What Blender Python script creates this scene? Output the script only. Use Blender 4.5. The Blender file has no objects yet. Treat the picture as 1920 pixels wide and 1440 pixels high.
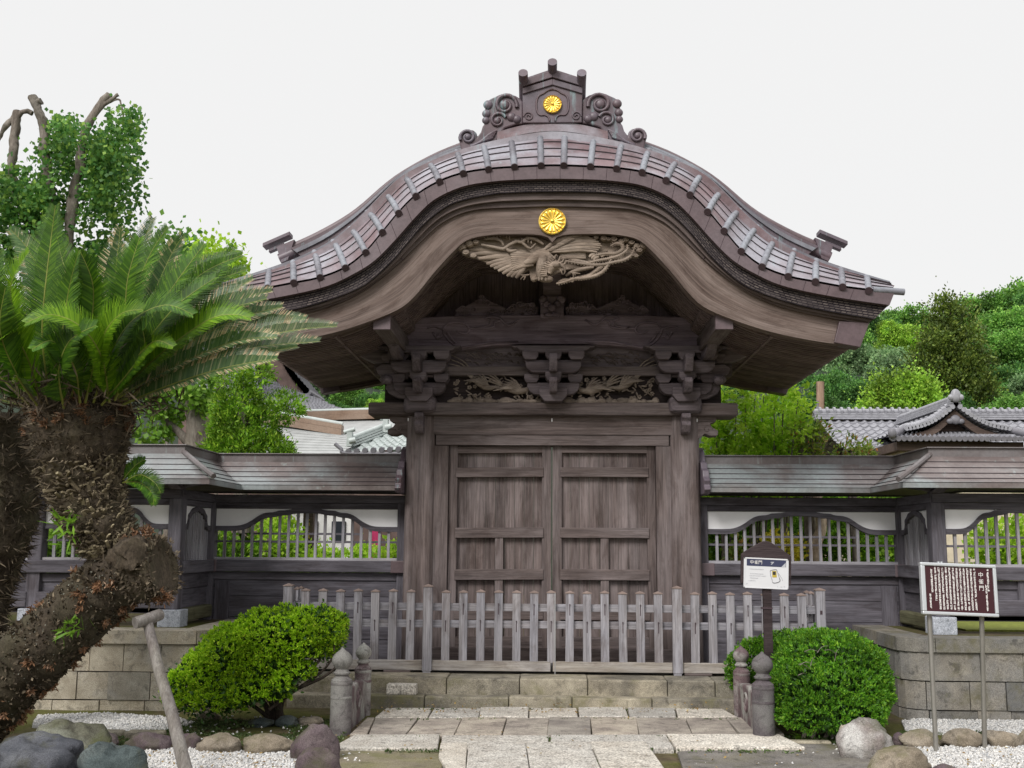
import bpy, bmesh, math, random
import numpy as np
from mathutils import Vector, Matrix, noise
R = math.radians
S = bpy.context.scene
C = S.collection
random.seed(7)
RNG = np.random.default_rng(11)

# ------------------------------------------------------------------ camera
F = 2000.0                      # focal length in pixels of a 1920 wide frame
PITCH, ROLL, YAW = R(8.53), R(0.4), R(2.15)     # looking a little left of the gate's axis
EYE = Vector((0, 0, 1.6))
_f = Vector((-math.sin(YAW) * math.cos(PITCH), math.cos(YAW) * math.cos(PITCH), math.sin(PITCH)))
_x = Vector((math.cos(YAW), math.sin(YAW), 0))
_u0 = _x.cross(_f)
_r = _x * math.cos(ROLL) + _u0 * math.sin(ROLL)
_u = -_x * math.sin(ROLL) + _u0 * math.cos(ROLL)
cam_d = bpy.data.cameras.new('camera')
cam = bpy.data.objects.new('camera', cam_d)
C.objects.link(cam)
cam_d.sensor_width = 36
cam_d.lens = 36 * F / 1920
cam_d.clip_start = 0.1
cam_d.clip_end = 2000
m = Matrix((_r, _u, -_f)).transposed().to_4x4()
m.translation = EYE
cam.matrix_world = m
S.camera = cam

# ------------------------------------------------------------------ light
SUN_EL, SUN_AZ = R(40), R(207)          # soft high sun behind thin cloud, from behind left
W = bpy.data.worlds.new('World')
S.world = W
W.use_nodes = True
nt = W.node_tree
nt.nodes.clear()
sky = nt.nodes.new('ShaderNodeTexSky')
sky.sky_type = 'NISHITA'
sky.sun_disc = False
sky.sun_elevation = SUN_EL
sky.sun_rotation = SUN_AZ
bg1 = nt.nodes.new('ShaderNodeBackground')
bg1.inputs[1].default_value = 0.05
bg2 = nt.nodes.new('ShaderNodeBackground')   # the even white cloud layer
bg2.inputs[0].default_value = (1.0, 1.0, 1.0, 1)
tcw = nt.nodes.new('ShaderNodeTexCoord')      # cloud is thinner and brighter overhead
sxyz = nt.nodes.new('ShaderNodeSeparateXYZ')
mrg = nt.nodes.new('ShaderNodeMapRange')
mrg.interpolation_type = 'SMOOTHSTEP'
for i_, v_ in enumerate((0.50, 1.0, 0.935, 1.9)): mrg.inputs[i_ + 1].default_value = v_
nt.links.new(tcw.outputs['Generated'], sxyz.inputs[0])
nt.links.new(sxyz.outputs[2], mrg.inputs[0])
nt.links.new(mrg.outputs[0], bg2.inputs[1])
hs = nt.nodes.new('ShaderNodeHueSaturation')
hs.inputs['Saturation'].default_value = 0.25
mx = nt.nodes.new('ShaderNodeMixShader')
mx.inputs[0].default_value = 0.94
out = nt.nodes.new('ShaderNodeOutputWorld')
nt.links.new(sky.outputs[0], hs.inputs['Color'])
nt.links.new(hs.outputs[0], bg1.inputs[0])
nt.links.new(bg1.outputs[0], mx.inputs[1])
nt.links.new(bg2.outputs[0], mx.inputs[2])
nt.links.new(mx.outputs[0], out.inputs[0])
sd = bpy.data.lights.new('sun', 'SUN')
sd.energy = 3.0
sd.angle = R(24)
sd.color = (1.0, 0.97, 0.93)
sun = bpy.data.objects.new('sun', sd)
C.objects.link(sun)
# direction towards the sun
_sv = Vector((math.sin(SUN_AZ) * math.cos(SUN_EL), math.cos(SUN_AZ) * math.cos(SUN_EL), math.sin(SUN_EL)))
sun.rotation_euler = _sv.to_track_quat('Z', 'Y').to_euler()
S.view_settings.view_transform = 'Standard'
S.view_settings.look = 'None'
S.view_settings.exposure = 0.0
S.view_settings.gamma = 1.0

# ------------------------------------------------------------------ measuring helpers
def ray(px, py):
    return _f + _r * ((px - 960) / F) + _u * ((720 - py) / F)
def P(px, py, Y):               # point seen at a pixel, at distance Y in front
    d = ray(px, py)
    return EYE + d * (Y / d.y)
def G(px, py, z=0.0):           # point seen at a pixel, lying at height z
    d = ray(px, py)
    return EYE + d * ((z - EYE.z) / d.z)
XC = P(1035, 700, 12).x         # axis of the gate
def zof(py, Y, px=1035): return P(px, py, Y).z
def xof(px, py, Y): return P(px, py, Y).x - XC
def lin(r, g, b, k=1.0):
    f = lambda c: ((c / 255) / 12.92 if c / 255 <= 0.04045 else ((c / 255 + 0.055) / 1.055) ** 2.4) * k
    return (f(r), f(g), f(b), 1)

# ------------------------------------------------------------------ mesh builder
class MB:
    def __init__(s):
        s.v = []; s.f = []; s.uv = {}; s.mi = {}; s.cur = 0
    def add(s, vs, fs, uvs=None):
        o = len(s.v)
        s.v += [tuple(p) for p in vs]
        for i, f in enumerate(fs):
            if uvs is not None: s.uv[len(s.f)] = uvs[i]
            if s.cur: s.mi[len(s.f)] = s.cur
            s.f.append([k + o for k in f])
        return s
    def box(s, x0, x1, y0, y1, z0, z1, M=None):
        vs = [Vector((x, y, z)) for z in (z0, z1) for y in (y0, y1) for x in (x0, x1)]
        if M is not None: vs = [M @ p for p in vs]
        return s.add(vs, [(0, 2, 3, 1), (4, 5, 7, 6), (0, 1, 5, 4), (1, 3, 7, 5), (3, 2, 6, 7), (2, 0, 4, 6)])
    def prism(s, poly, a, b, axis='Y', M=None):
        n = len(poly)
        def pt(p, t):
            q = {'Y': (p[0], t, p[1]), 'X': (t, p[0], p[1]), 'Z': (p[0], p[1], t)}[axis]
            return M @ Vector(q) if M is not None else q
        vs = [pt(p, a) for p in poly] + [pt(p, b) for p in poly]
        fs = [list(range(n)), list(range(2 * n - 1, n - 1, -1))]
        fs += [(i, i + n, (i + 1) % n + n, (i + 1) % n) for i in range(n)]
        return s.add(vs, fs)
    def tube(s, path, rad, n=8, flat=None, ref=None, cap=True):
        # flat = (k, axis vector): squash the section along that axis
        path = [Vector(p) for p in path]
        m_ = len(path)
        if not hasattr(rad, '__len__'): rad = [rad] * m_
        rows = []
        t0 = (path[1] - path[0]).normalized()
        ref = Vector(ref) if ref is not None else (Vector((0, 0, 1)) if abs(t0.z) < 0.9 else Vector((1, 0, 0)))
        a = (ref - t0 * ref.dot(t0)).normalized()
        for i in range(m_):
            t = (path[min(i + 1, m_ - 1)] - path[max(i - 1, 0)]).normalized()
            a = (a - t * a.dot(t))
            a = a.normalized() if a.length > 1e-6 else t.orthogonal().normalized()
            b = t.cross(a)
            row = []
            for k in range(n):
                ang = 2 * math.pi * k / n
                d = a * math.cos(ang) + b * math.sin(ang)
                d = d * rad[i]
                if flat: d = d - flat[1] * d.dot(flat[1]) * (1 - flat[0])
                row.append(path[i] + d)
            rows.append(row)
        vs = [p for r_ in rows for p in r_]
        fs = [(i * n + k, i * n + (k + 1) % n, (i + 1) * n + (k + 1) % n, (i + 1) * n + k) for i in range(m_ - 1) for k in range(n)]
        if cap:
            fs.append(list(range(n - 1, -1, -1)))
            fs.append([(m_ - 1) * n + k for k in range(n)])
        return s.add(vs, fs)
    def lathe(s, prof, c, n=20, M=None):
        c = Vector(c)
        vs = []
        for r_, z in prof:
            for k in range(n):
                a = 2 * math.pi * k / n
                p = Vector((r_ * math.cos(a), r_ * math.sin(a), z))
                vs.append(c + (M @ p if M is not None else p))
        m_ = len(prof)
        fs = [(i * n + k, i * n + (k + 1) % n, (i + 1) * n + (k + 1) % n, (i + 1) * n + k) for i in range(m_ - 1) for k in range(n)]
        fs.append(list(range(n - 1, -1, -1)))
        fs.append([(m_ - 1) * n + k for k in range(n)])
        return s.add(vs, fs)
    def ball(s, c, r, nu=10, nv=7, M=None):
        c = Vector(c)
        if not hasattr(r, '__len__'): r = (r, r, r)
        vs = []
        for j in range(1, nv):
            th = math.pi * j / nv
            for k in range(nu):
                a = 2 * math.pi * k / nu
                p = Vector((r[0] * math.sin(th) * math.cos(a), r[1] * math.sin(th) * math.sin(a), r[2] * math.cos(th)))
                vs.append(c + (M @ p if M is not None else p))
        for sg in (1, -1):
            p = Vector((0, 0, sg * r[2]))
            vs.append(c + (M @ p if M is not None else p))
        T, B = len(vs) - 2, len(vs) - 1
        fs = [(j * nu + k, (j + 1) * nu + k, (j + 1) * nu + (k + 1) % nu, j * nu + (k + 1) % nu) for j in range(nv - 2) for k in range(nu)]
        fs += [(T, k, (k + 1) % nu) for k in range(nu)]
        fs += [(B, (nv - 2) * nu + (k + 1) % nu, (nv - 2) * nu + k) for k in range(nu)]
        return s.add(vs, fs)
    def grid(s, rows):
        n = len(rows[0])
        return s.add([p for r_ in rows for p in r_], [(i * n + k, i * n + k + 1, (i + 1) * n + k + 1, (i + 1) * n + k) for i in range(len(rows) - 1) for k in range(n - 1)])
    def sweep(s, T, B, y0, y1):         # solid between two curves in XZ, y0..y1, with UV along the curve
        n = len(T)
        vs = []
        u = 0; us = [0]
        for i in range(n):
            if i: us.append(us[-1] + math.hypot(T[i][0] - T[i - 1][0], T[i][1] - T[i - 1][1]))
            vs += [(T[i][0], y0, T[i][1]), (T[i][0], y1, T[i][1]), (B[i][0], y1, B[i][1]), (B[i][0], y0, B[i][1])]
        fs, uv = [], []
        h = math.hypot(T[n // 2][0] - B[n // 2][0], T[n // 2][1] - B[n // 2][1])
        vv = [0, (y1 - y0), (y1 - y0) + h, 2 * (y1 - y0) + h, 2 * (y1 - y0) + 2 * h]
        for i in range(n - 1):
            for k in range(4):
                a = 4 * i
                fs.append((a + k, a + (k + 1) % 4, a + 4 + (k + 1) % 4, a + 4 + k))
                uv.append([(us[i], vv[k]), (us[i], vv[k + 1]), (us[i + 1], vv[k + 1]), (us[i + 1], vv[k])])
        fs.append((0, 1, 2, 3)); uv.append([(0, 0)] * 4)
        a = 4 * (n - 1)
        fs.append((a + 3, a + 2, a + 1, a)); uv.append([(us[-1], 0)] * 4)
        return s.add(vs, fs, uv)
    def build(s, name, mat, parent=None, smooth=None, bevel=None, loc=None, sub=0):
        me = bpy.data.meshes.new(name)
        me.from_pydata(s.v, [], s.f)
        if s.uv:
            ul = me.uv_layers.new(name='UVMap')
            for p in me.polygons:
                c = s.uv.get(p.index)
                if c:
                    for li, q in zip(p.loop_indices, c): ul.data[li].uv = q
        for k_, q_ in s.mi.items(): me.polygons[k_].material_index = q_
        bm = bmesh.new(); bm.from_mesh(me)
        bmesh.ops.recalc_face_normals(bm, faces=bm.faces)
        bm.to_mesh(me); bm.free()
        return finish(name, me, mat, parent, smooth, bevel, loc, sub)

def finish(name, me, mat, parent=None, smooth=None, bevel=None, loc=None, sub=0):
    for q in (mat if isinstance(mat, (list, tuple)) else [mat]): me.materials.append(q)
    if smooth:
        me.shade_smooth()
        if smooth < 180: me.set_sharp_from_angle(angle=R(smooth))
    o = bpy.data.objects.new(name, me)
    C.objects.link(o)
    if parent is not None:
        o.parent = parent
        if parent.type == 'EMPTY' and loc is None: o.location = -parent.location   # vertices are in world units
    if loc is not None: o.location = loc
    if bevel:
        b = o.modifiers.new('bevel', 'BEVEL')
        b.width = bevel; b.segments = 2; b.limit_method = 'ANGLE'; b.angle_limit = R(35)
    if sub:
        q = o.modifiers.new('sub', 'SUBSURF'); q.levels = sub; q.render_levels = sub
    return o

def quads(name, V, mat, parent=None, loc=None, idx=None):
    """mesh of many loose quads from an (n,4,3) array"""
    n = len(V)
    me = bpy.data.meshes.new(name)
    me.vertices.add(4 * n)
    me.vertices.foreach_set('co', np.ascontiguousarray(V, dtype=np.float32).ravel())
    me.loops.add(4 * n)
    me.loops.foreach_set('vertex_index', np.arange(4 * n, dtype=np.int32))
    me.polygons.add(n)
    me.polygons.foreach_set('loop_start', np.arange(0, 4 * n, 4, dtype=np.int32))
    me.polygons.foreach_set('loop_total', np.full(n, 4, dtype=np.int32))
    me.update(calc_edges=True)
    o = finish(name, me, mat, parent, loc=loc)
    if idx is not None: me.polygons.foreach_set('material_index', idx.astype(np.int32))
    return o

def tag(o, label=None, cat=None, group=None, kind=None):
    if label: o['label'] = label
    if cat: o['category'] = cat
    if group: o['group'] = group
    if kind: o['kind'] = kind
    return o
def thing(name, label, cat, loc=(0, 0, 0), group=None, rotz=0):
    o = bpy.data.objects.new(name, None)
    o.empty_display_size = 0.2
    C.objects.link(o)
    o.location = loc; o.rotation_euler = (0, 0, rotz)
    return tag(o, label, cat, group)
def struct(o, kind='structure'):
    o['kind'] = kind
    return o

# ------------------------------------------------------------------ curves
def catmull(pts, k=8):
    pts = [Vector((p[0], p[1])) if len(p) == 2 else Vector(p) for p in pts]
    out_ = []
    for i in range(len(pts) - 1):
        p0, p1, p2, p3 = pts[max(i - 1, 0)], pts[i], pts[i + 1], pts[min(i + 2, len(pts) - 1)]
        for j in range(k):
            t = j / k
            out_.append(0.5 * ((2 * p1) + (p2 - p0) * t + (2 * p0 - 5 * p1 + 4 * p2 - p3) * t * t + (3 * p1 - p0 - 3 * p2 + p3) * t ** 3))
    out_.append(pts[-1])
    return out_
def resample(pts, n):
    L = [0]
    for i in range(1, len(pts)): L.append(L[-1] + (pts[i] - pts[i - 1]).length)
    r_, j = [], 0
    for i in range(n):
        d = L[-1] * i / (n - 1)
        while j < len(L) - 2 and L[j + 1] < d: j += 1
        t = (d - L[j]) / max(L[j + 1] - L[j], 1e-9)
        r_.append(pts[j].lerp(pts[j + 1], min(max(t, 0), 1)))
    return r_
def lerp2(A, B, t): return [a.lerp(b, t) for a, b in zip(A, B)]

# ------------------------------------------------------------------ materials
class NT:
    def __init__(s, name):
        s.m = bpy.data.materials.new(name); s.m.use_nodes = True
        s.t = s.m.node_tree; s.t.nodes.clear()
        s.o = s.n('ShaderNodeOutputMaterial')
        s.b = s.n('ShaderNodeBsdfPrincipled')
        s.l(s.b.outputs[0], s.o.inputs[0])
    def n(s, ty, **k):
        q = s.t.nodes.new(ty)
        for a, b in k.items(): setattr(q, a, b)
        return q
    def l(s, a, b): s.t.links.new(a, b)
    def coord(s, kind='Object', scale=(1, 1, 1), rnd=True):
        tc = s.n('ShaderNodeTexCoord')
        v = tc.outputs[kind]
        if rnd:
            oi = s.n('ShaderNodeObjectInfo')
            mu = s.n('ShaderNodeMath', operation='MULTIPLY'); mu.inputs[1].default_value = 53.0
            s.l(oi.outputs['Random'], mu.inputs[0])
            ad = s.n('ShaderNodeVectorMath', operation='ADD')
            s.l(v, ad.inputs[0]); s.l(mu.outputs[0], ad.inputs[1]); v = ad.outputs[0]
        mp = s.n('ShaderNodeVectorMath', operation='MULTIPLY')
        mp.inputs[1].default_value = scale
        s.l(v, mp.inputs[0])
        return mp.outputs[0]
    def noise(s, vec, scale=1, detail=6, rough=0.6, dist=0.0):
        q = s.n('ShaderNodeTexNoise')
        q.inputs['Scale'].default_value = scale; q.inputs['Detail'].default_value = detail
        q.inputs['Roughness'].default_value = rough; q.inputs['Distortion'].default_value = dist
        s.l(vec, q.inputs['Vector'])
        return q.outputs['Fac']
    def ramp(s, fac, stops):
        q = s.n('ShaderNodeValToRGB')
        el = q.color_ramp.elements
        while len(el) < len(stops): el.new(0.5)
        for e, (p, c) in zip(el, stops): e.position = p; e.color = c
        s.l(fac, q.inputs[0])
        return q.outputs[0]
    def mix(s, fac, a, b, mode='MIX'):
        q = s.n('ShaderNodeMix', data_type='RGBA', blend_type=mode)
        for k, v in ((0, fac), (6, a), (7, b)):
            if isinstance(v, (int, float)): q.inputs[k].default_value = v
            elif isinstance(v, tuple): q.inputs[k].default_value = v
            else: s.l(v, q.inputs[k])
        return q.outputs[2]
    def bump(s, h, strength=0.4, dist=0.01):
        q = s.n('ShaderNodeBump')
        q.inputs['Strength'].default_value = strength; q.inputs['Distance'].default_value = dist
        s.l(h, q.inputs['Height']); s.l(q.outputs[0], s.b.inputs['Normal'])
    def set(s, col=None, rough=0.7, metal=0.0, spec=0.4):
        if col is not None:
            if isinstance(col, tuple): s.b.inputs['Base Color'].default_value = col
            else: s.l(col, s.b.inputs['Base Color'])
        s.b.inputs['Roughness'].default_value = rough
        s.b.inputs['Metallic'].default_value = metal
        s.b.inputs['Specular IOR Level'].default_value = spec
        return s
g4 = lambda v: (v, v, v, 1)

def wood(name, axis, dark, light, pale=None, cross=16, along=0.9, rough=0.8, bump=0.5, stain=0.5, crack=0.35):
    t = NT(name)
    if axis == 'UV':
        v = t.coord('UV', (along, cross, 1), rnd=False); big = t.coord('UV', (0.9, 3, 1), rnd=False); hi = t.coord('UV', (along * 3, cross * 5, 1), rnd=False)
    else:
        sc = [cross] * 3; sc['XYZ'.index(axis)] = along
        bs = [3.0] * 3; bs['XYZ'.index(axis)] = 0.8
        hs_ = [cross * 5] * 3; hs_['XYZ'.index(axis)] = along * 3
        v = t.coord('Object', tuple(sc)); big = t.coord('Object', tuple(bs)); hi = t.coord('Object', tuple(hs_))
    n1 = t.noise(v, 1, 8, 0.66, 1.3)
    n2 = t.noise(big, 1, 5, 0.6)
    n3 = t.noise(hi, 1, 4, 0.6)
    sm_ = t.n('ShaderNodeVectorMath', operation='SCALE'); sm_.inputs['Scale'].default_value = 0.33; t.l(v, sm_.inputs[0])
    n4 = t.noise(sm_.outputs[0], 1, 6, 0.6, 1.6)
    mxn = t.n('ShaderNodeMath', operation='MULTIPLY_ADD'); mxn.inputs[1].default_value = 0.45; t.l(n4, mxn.inputs[0])
    hf = t.n('ShaderNodeMath', operation='MULTIPLY'); hf.inputs[1].default_value = 0.55; t.l(n1, hf.inputs[0]); t.l(hf.outputs[0], mxn.inputs[2])
    n1 = mxn.outputs[0]
    col = t.ramp(n1, [(0.36, dark), (0.62, light)])
    col = t.mix(t.ramp(n2, [(0.42, g4(0)), (0.68, g4(stain))]), col, pale or light)
    fine = t.ramp(n3, [(0.3, g4(0.70)), (0.7, g4(1.22))])
    col = t.mix(1.0, col, fine, 'MULTIPLY')
    ck = t.ramp(n1, [(0.34, g4(1 - crack)), (0.42, g4(1))])
    col = t.mix(1.0, col, ck, 'MULTIPLY')
    ge = t.n('ShaderNodeNewGeometry')
    col = t.mix(1.0, col, t.ramp(ge.outputs['Random Per Island'], [(0, g4(0.80)), (1, g4(1.16))]), 'MULTIPLY')
    sb_ = t.n('ShaderNodeVectorMath', operation='SCALE'); sb_.inputs['Scale'].default_value = 2.3; t.l(big, sb_.inputs[0])
    n5 = t.noise(sb_.outputs[0], 1, 7, 0.68, 0.7)
    col = t.mix(1.0, col, t.ramp(n5, [(0.34, (0.64, 0.60, 0.58, 1)), (0.52, g4(1.0)), (0.72, g4(1.12))]), 'MULTIPLY')
    t.set(col, rough, spec=0.25)
    ad = t.n('ShaderNodeMath', operation='ADD'); t.l(n1, ad.inputs[0]); t.l(n3, ad.inputs[1])
    t.bump(ad.outputs[0], bump, 0.008)
    return t.m

def stone(name, c1, c2, c3=None, scale=4, speck=0.3, rough=0.9, bump=0.5, moss=None, island=True, specscale=160):
    t = NT(name)
    v = t.coord('Object')
    n1 = t.noise(v, scale, 8, 0.65)
    n2 = t.noise(v, scale * 0.35, 5, 0.6, 0.4)
    n3 = t.noise(v, specscale, 2, 0.5)
    col = t.ramp(n1, [(0.32, c1), (0.68, c2)])
    if c3: col = t.mix(t.ramp(n2, [(0.45, g4(0)), (0.62, g4(0.85))]), col, c3)
    if island:
        ge = t.n('ShaderNodeNewGeometry')
        col = t.mix(1.0, col, t.ramp(ge.outputs['Random Per Island'], [(0, (0.68, 0.70, 0.72, 1)), (0.35, (1.06, 1.03, 0.97, 1)), (0.65, (0.88, 0.88, 0.87, 1)), (1, (1.18, 1.15, 1.09, 1))]), 'MULTIPLY')
    col = t.mix(1.0, col, t.ramp(n3, [(0.35, g4(1 - speck)), (0.65, g4(1 + speck))]), 'MULTIPLY')
    n5 = t.noise(v, scale * 1.7, 7, 0.7, 0.8)
    col = t.mix(1.0, col, t.ramp(n5, [(0.33, g4(0.50)), (0.47, g4(1.0)), (0.64, g4(1.0)), (0.74, g4(1.28))]), 'MULTIPLY')
    if moss:
        n4 = t.noise(v, 2.2, 7, 0.7)
        col = t.mix(t.ramp(n4, [(0.52, g4(0)), (0.66, g4(0.8))]), col, moss)
    t.set(col, rough, spec=0.25)
    ad = t.n('ShaderNodeMath', operation='ADD'); t.l(n1, ad.inputs[0])
    mu = t.n('ShaderNodeMath', operation='MULTIPLY'); mu.inputs[1].default_value = 0.25; t.l(n3, mu.inputs[0]); t.l(mu.outputs[0], ad.inputs[1])
    t.bump(ad.outputs[0], bump, 0.02)
    return t.m

def copper(name, c1, c2, pale, green=None, rough=0.42, streak='Z', amt=0.8, gam=0.35):
    t = NT(name)
    v = t.coord('Object')
    sc = [14.0] * 3; sc['XYZ'.index(streak)] = 1.2
    vs = t.coord('Object', tuple(sc))
    n1 = t.noise(v, 2.4, 6, 0.6, 0.5)
    n2 = t.noise(v, 1.1, 4, 0.55, 0.6)
    n3 = t.noise(vs, 1.0, 5, 0.6)
    col = t.ramp(n1, [(0.35, c1), (0.65, c2)])
    col = t.mix(t.ramp(n2, [(0.42, g4(0)), (0.62, g4(amt))]), col, pale)
    if green: col = t.mix(t.ramp(n3, [(0.60, g4(0)), (0.72, g4(gam))]), col, green)
    fn = t.noise(v, 30, 4, 0.6)
    col = t.mix(1.0, col, t.ramp(fn, [(0.3, g4(0.85)), (0.7, g4(1.12))]), 'MULTIPLY')
    t.set(col, rough, metal=0.0, spec=0.5)
    t.bump(n1, 0.12, 0.02)
    return t.m

def leafmat(name, c1, c2, c3=None, trans=0.3, rough=0.5, nv=(0.75, 1.2), ns=1.7):
    t = NT(name)
    ge = t.n('ShaderNodeNewGeometry')
    v = t.coord('Object')
    col = t.ramp(ge.outputs['Random Per Island'], [(0, c1), (0.75, c2), (1, c3 or c2)])
    n1 = t.noise(v, ns, 3, 0.5)
    col = t.mix(1.0, col, t.ramp(n1, [(0.36, g4(nv[0])), (0.64, g4(nv[1]))]), 'MULTIPLY')
    t.set(col, rough, spec=0.3)
    tr = t.n('ShaderNodeBsdfTranslucent')
    t.l(col, tr.inputs[0])
    ms = t.n('ShaderNodeMixShader'); ms.inputs[0].default_value = trans
    t.l(t.b.outputs[0], ms.inputs[1]); t.l(tr.outputs[0], ms.inputs[2]); t.l(ms.outputs[0], t.o.inputs[0])
    return t.m

def plain(name, col, rough=0.7, metal=0.0, var=0.12, scale=6, bump=0.1):
    t = NT(name)
    v = t.coord('Object')
    n1 = t.noise(v, scale, 6, 0.6)
    q = t.mix(1.0, col, t.ramp(n1, [(0.3, g4(1 - var)), (0.7, g4(1 + var))]), 'MULTIPLY')
    t.set(q, rough, metal)
    if bump: t.bump(n1, bump, 0.01)
    return t.m

def tri(c, k): return (c[0] * k, c[1] * k, c[2] * k, 1)
# woods (base colours)
WD, WL, WP = (0.064, 0.048, 0.045, 1), (0.186, 0.147, 0.140, 1), (0.270, 0.232, 0.236, 1)
M = {}
for ax in 'XYZ':
    M['gate' + ax] = wood('weathered_cypress_' + ax, ax, WD, WL, WP)
    M['dark' + ax] = wood('shaded_cypress_' + ax, ax, (0.076, 0.061, 0.068, 1), (0.180, 0.148, 0.158, 1), (0.23, 0.19, 0.21, 1), stain=0.35)  # cypress again, tinted purple for the shade under the roof
    M['beam' + ax] = wood('shaded_purple_beam_wood_' + ax, ax, (0.130, 0.100, 0.122, 1), (0.30, 0.235, 0.275, 1), (0.35, 0.28, 0.335, 1), stain=0.35)  # violet shade inside the arch put into the wood colour
    M['wing' + ax] = wood('stained_fence_timber_' + ax, ax, (0.060, 0.054, 0.064, 1), (0.145, 0.133, 0.155, 1), (0.23, 0.222, 0.26, 1), cross=12, stain=0.45, crack=0.2)
    M['pick' + ax] = wood('silver_grey_timber_' + ax, ax, (0.17, 0.165, 0.185, 1), (0.43, 0.42, 0.46, 1), (0.36, 0.325, 0.31, 1), cross=20, stain=0.5, crack=0.35)
M['barge'] = wood('bargeboard_cypress', 'UV', (0.085, 0.060, 0.052, 1), (0.235, 0.178, 0.155, 1), (0.31, 0.25, 0.225, 1), cross=26, along=0.5, stain=0.45, crack=0.45)
M['bargedk'] = wood('moulding_cypress', 'UV', (0.075, 0.058, 0.056, 1), (0.165, 0.128, 0.120, 1), (0.22, 0.175, 0.16, 1), cross=18, along=0.6)
M['carve'] = wood('carved_zelkova', 'X', (0.15, 0.112, 0.085, 1), (0.30, 0.235, 0.185, 1), (0.36, 0.30, 0.25, 1), cross=14, along=4, crack=0.2)
M['carvedk'] = wood('carved_frieze_wood', 'X', (0.16, 0.126, 0.104, 1), (0.31, 0.255, 0.215, 1), None, cross=14, along=4, crack=0.2)
M['cu'] = copper('copper_sheet', (0.105, 0.066, 0.072, 1), (0.185, 0.118, 0.128, 1), (0.33, 0.33, 0.375, 1), (0.30, 0.42, 0.44, 1))
M['cufas'] = copper('copper_fascia', (0.080, 0.052, 0.058, 1), (0.128, 0.088, 0.096, 1), (0.155, 0.122, 0.136, 1), None, rough=0.5, amt=0.5)
M['cudk'] = copper('dark_copper_ornament', (0.070, 0.046, 0.055, 1), (0.125, 0.082, 0.094, 1), (0.15, 0.135, 0.17, 1), (0.30, 0.50, 0.52, 1), rough=0.45, amt=0.6, gam=0.55)
M['cutile'] = copper('copper_roll_tile', (0.105, 0.10, 0.118, 1), (0.185, 0.18, 0.205, 1), (0.25, 0.265, 0.30, 1), (0.30, 0.38, 0.40, 1), rough=0.5)
M['cuend'] = plain('copper_tile_end', (0.055, 0.035, 0.042, 1), 0.5)
M['cuwing'] = copper('green_brown_copper_sheet', (0.120, 0.094, 0.090, 1), (0.190, 0.160, 0.155, 1), (0.29, 0.335, 0.345, 1), (0.45, 0.57, 0.56, 1), rough=0.34, amt=0.75, streak='Y')
M['curidge'] = copper('copper_ridge_cap', (0.092, 0.075, 0.073, 1), (0.145, 0.115, 0.112, 1), (0.19, 0.18, 0.185, 1), (0.32, 0.42, 0.42, 1), rough=0.5)
M['plaster'] = plain('white_plaster', (0.90, 0.89, 0.91, 1), 0.9, var=0.06, scale=3)

def gold():
    t = NT('gilded_metal')
    n1 = t.noise(t.coord('Object'), 18, 3)
    t.set(t.ramp(n1, [(0.3, (0.88, 0.60, 0.10, 1)), (0.7, (1.0, 0.76, 0.20, 1))]), 0.3, 0.85)
    return t.m
M['lap_shade'] = plain('dark_sheet_seam', (0.030, 0.022, 0.026, 1), 0.8, bump=0)  # near-black colour painting the shade under each sheet lap
M['gold'] = gold()
def shingles():
    t = NT('layered_bark_shingles')
    v = t.coord('UV', (1, 1, 1), rnd=False)
    br = t.n('ShaderNodeTexBrick')
    br.inputs['Scale'].default_value = 1.0
    br.inputs['Brick Width'].default_value = 0.055; br.inputs['Row Height'].default_value = 0.020; br.inputs['Mortar Size'].default_value = 0.005
    br.inputs['Color1'].default_value = (0.060, 0.050, 0.048, 1); br.inputs['Color2'].default_value = (0.150, 0.125, 0.115, 1); br.inputs['Mortar'].default_value = (0.012, 0.010, 0.014, 1)
    t.l(v, br.inputs['Vector'])
    n1 = t.noise(t.coord('UV', (2, 9, 1), rnd=False), 2, 7, 0.7)
    col = t.mix(t.ramp(n1, [(0.45, g4(0)), (0.65, g4(0.8))]), br.outputs['Color'], (0.065, 0.055, 0.058, 1))
    t.set(col, 0.9, spec=0.1)
    t.bump(br.outputs['Fac'], -0.6, 0.01)
    return t.m
M['shingle'] = shingles()
M['step'] = stone('tuff_step_stone', (0.21, 0.188, 0.150, 1), (0.40, 0.365, 0.295, 1), (0.105, 0.098, 0.088, 1), scale=5, moss=(0.15, 0.14, 0.065, 1))
M['masonry'] = stone('tuff_masonry', (0.30, 0.262, 0.205, 1), (0.49, 0.445, 0.365, 1), (0.38, 0.36, 0.33, 1), scale=6, moss=None)
M['masonrydk'] = stone('grey_tuff_masonry', (0.175, 0.160, 0.140, 1), (0.32, 0.295, 0.255, 1), (0.20, 0.195, 0.19, 1), scale=6, moss=(0.12, 0.11, 0.06, 1))
M['granite'] = stone('pale_granite', (0.37, 0.35, 0.325, 1), (0.58, 0.555, 0.52, 1), (0.41, 0.38, 0.345, 1), scale=8, speck=0.45, specscale=70)
M['slab'] = stone('brown_andesite_slab', (0.20, 0.175, 0.16, 1), (0.35, 0.31, 0.275, 1), (0.42, 0.38, 0.33, 1), scale=7, speck=0.3)
M['post'] = stone('purple_grey_post_stone', (0.085, 0.075, 0.075, 1), (0.17, 0.152, 0.15, 1), (0.22, 0.215, 0.20, 1), scale=7, speck=0.2, island=False)
M['plinth'] = stone('blue_grey_plinth_granite', (0.30, 0.32, 0.36, 1), (0.46, 0.48, 0.53, 1), None, scale=12, speck=0.4, island=False)
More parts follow.
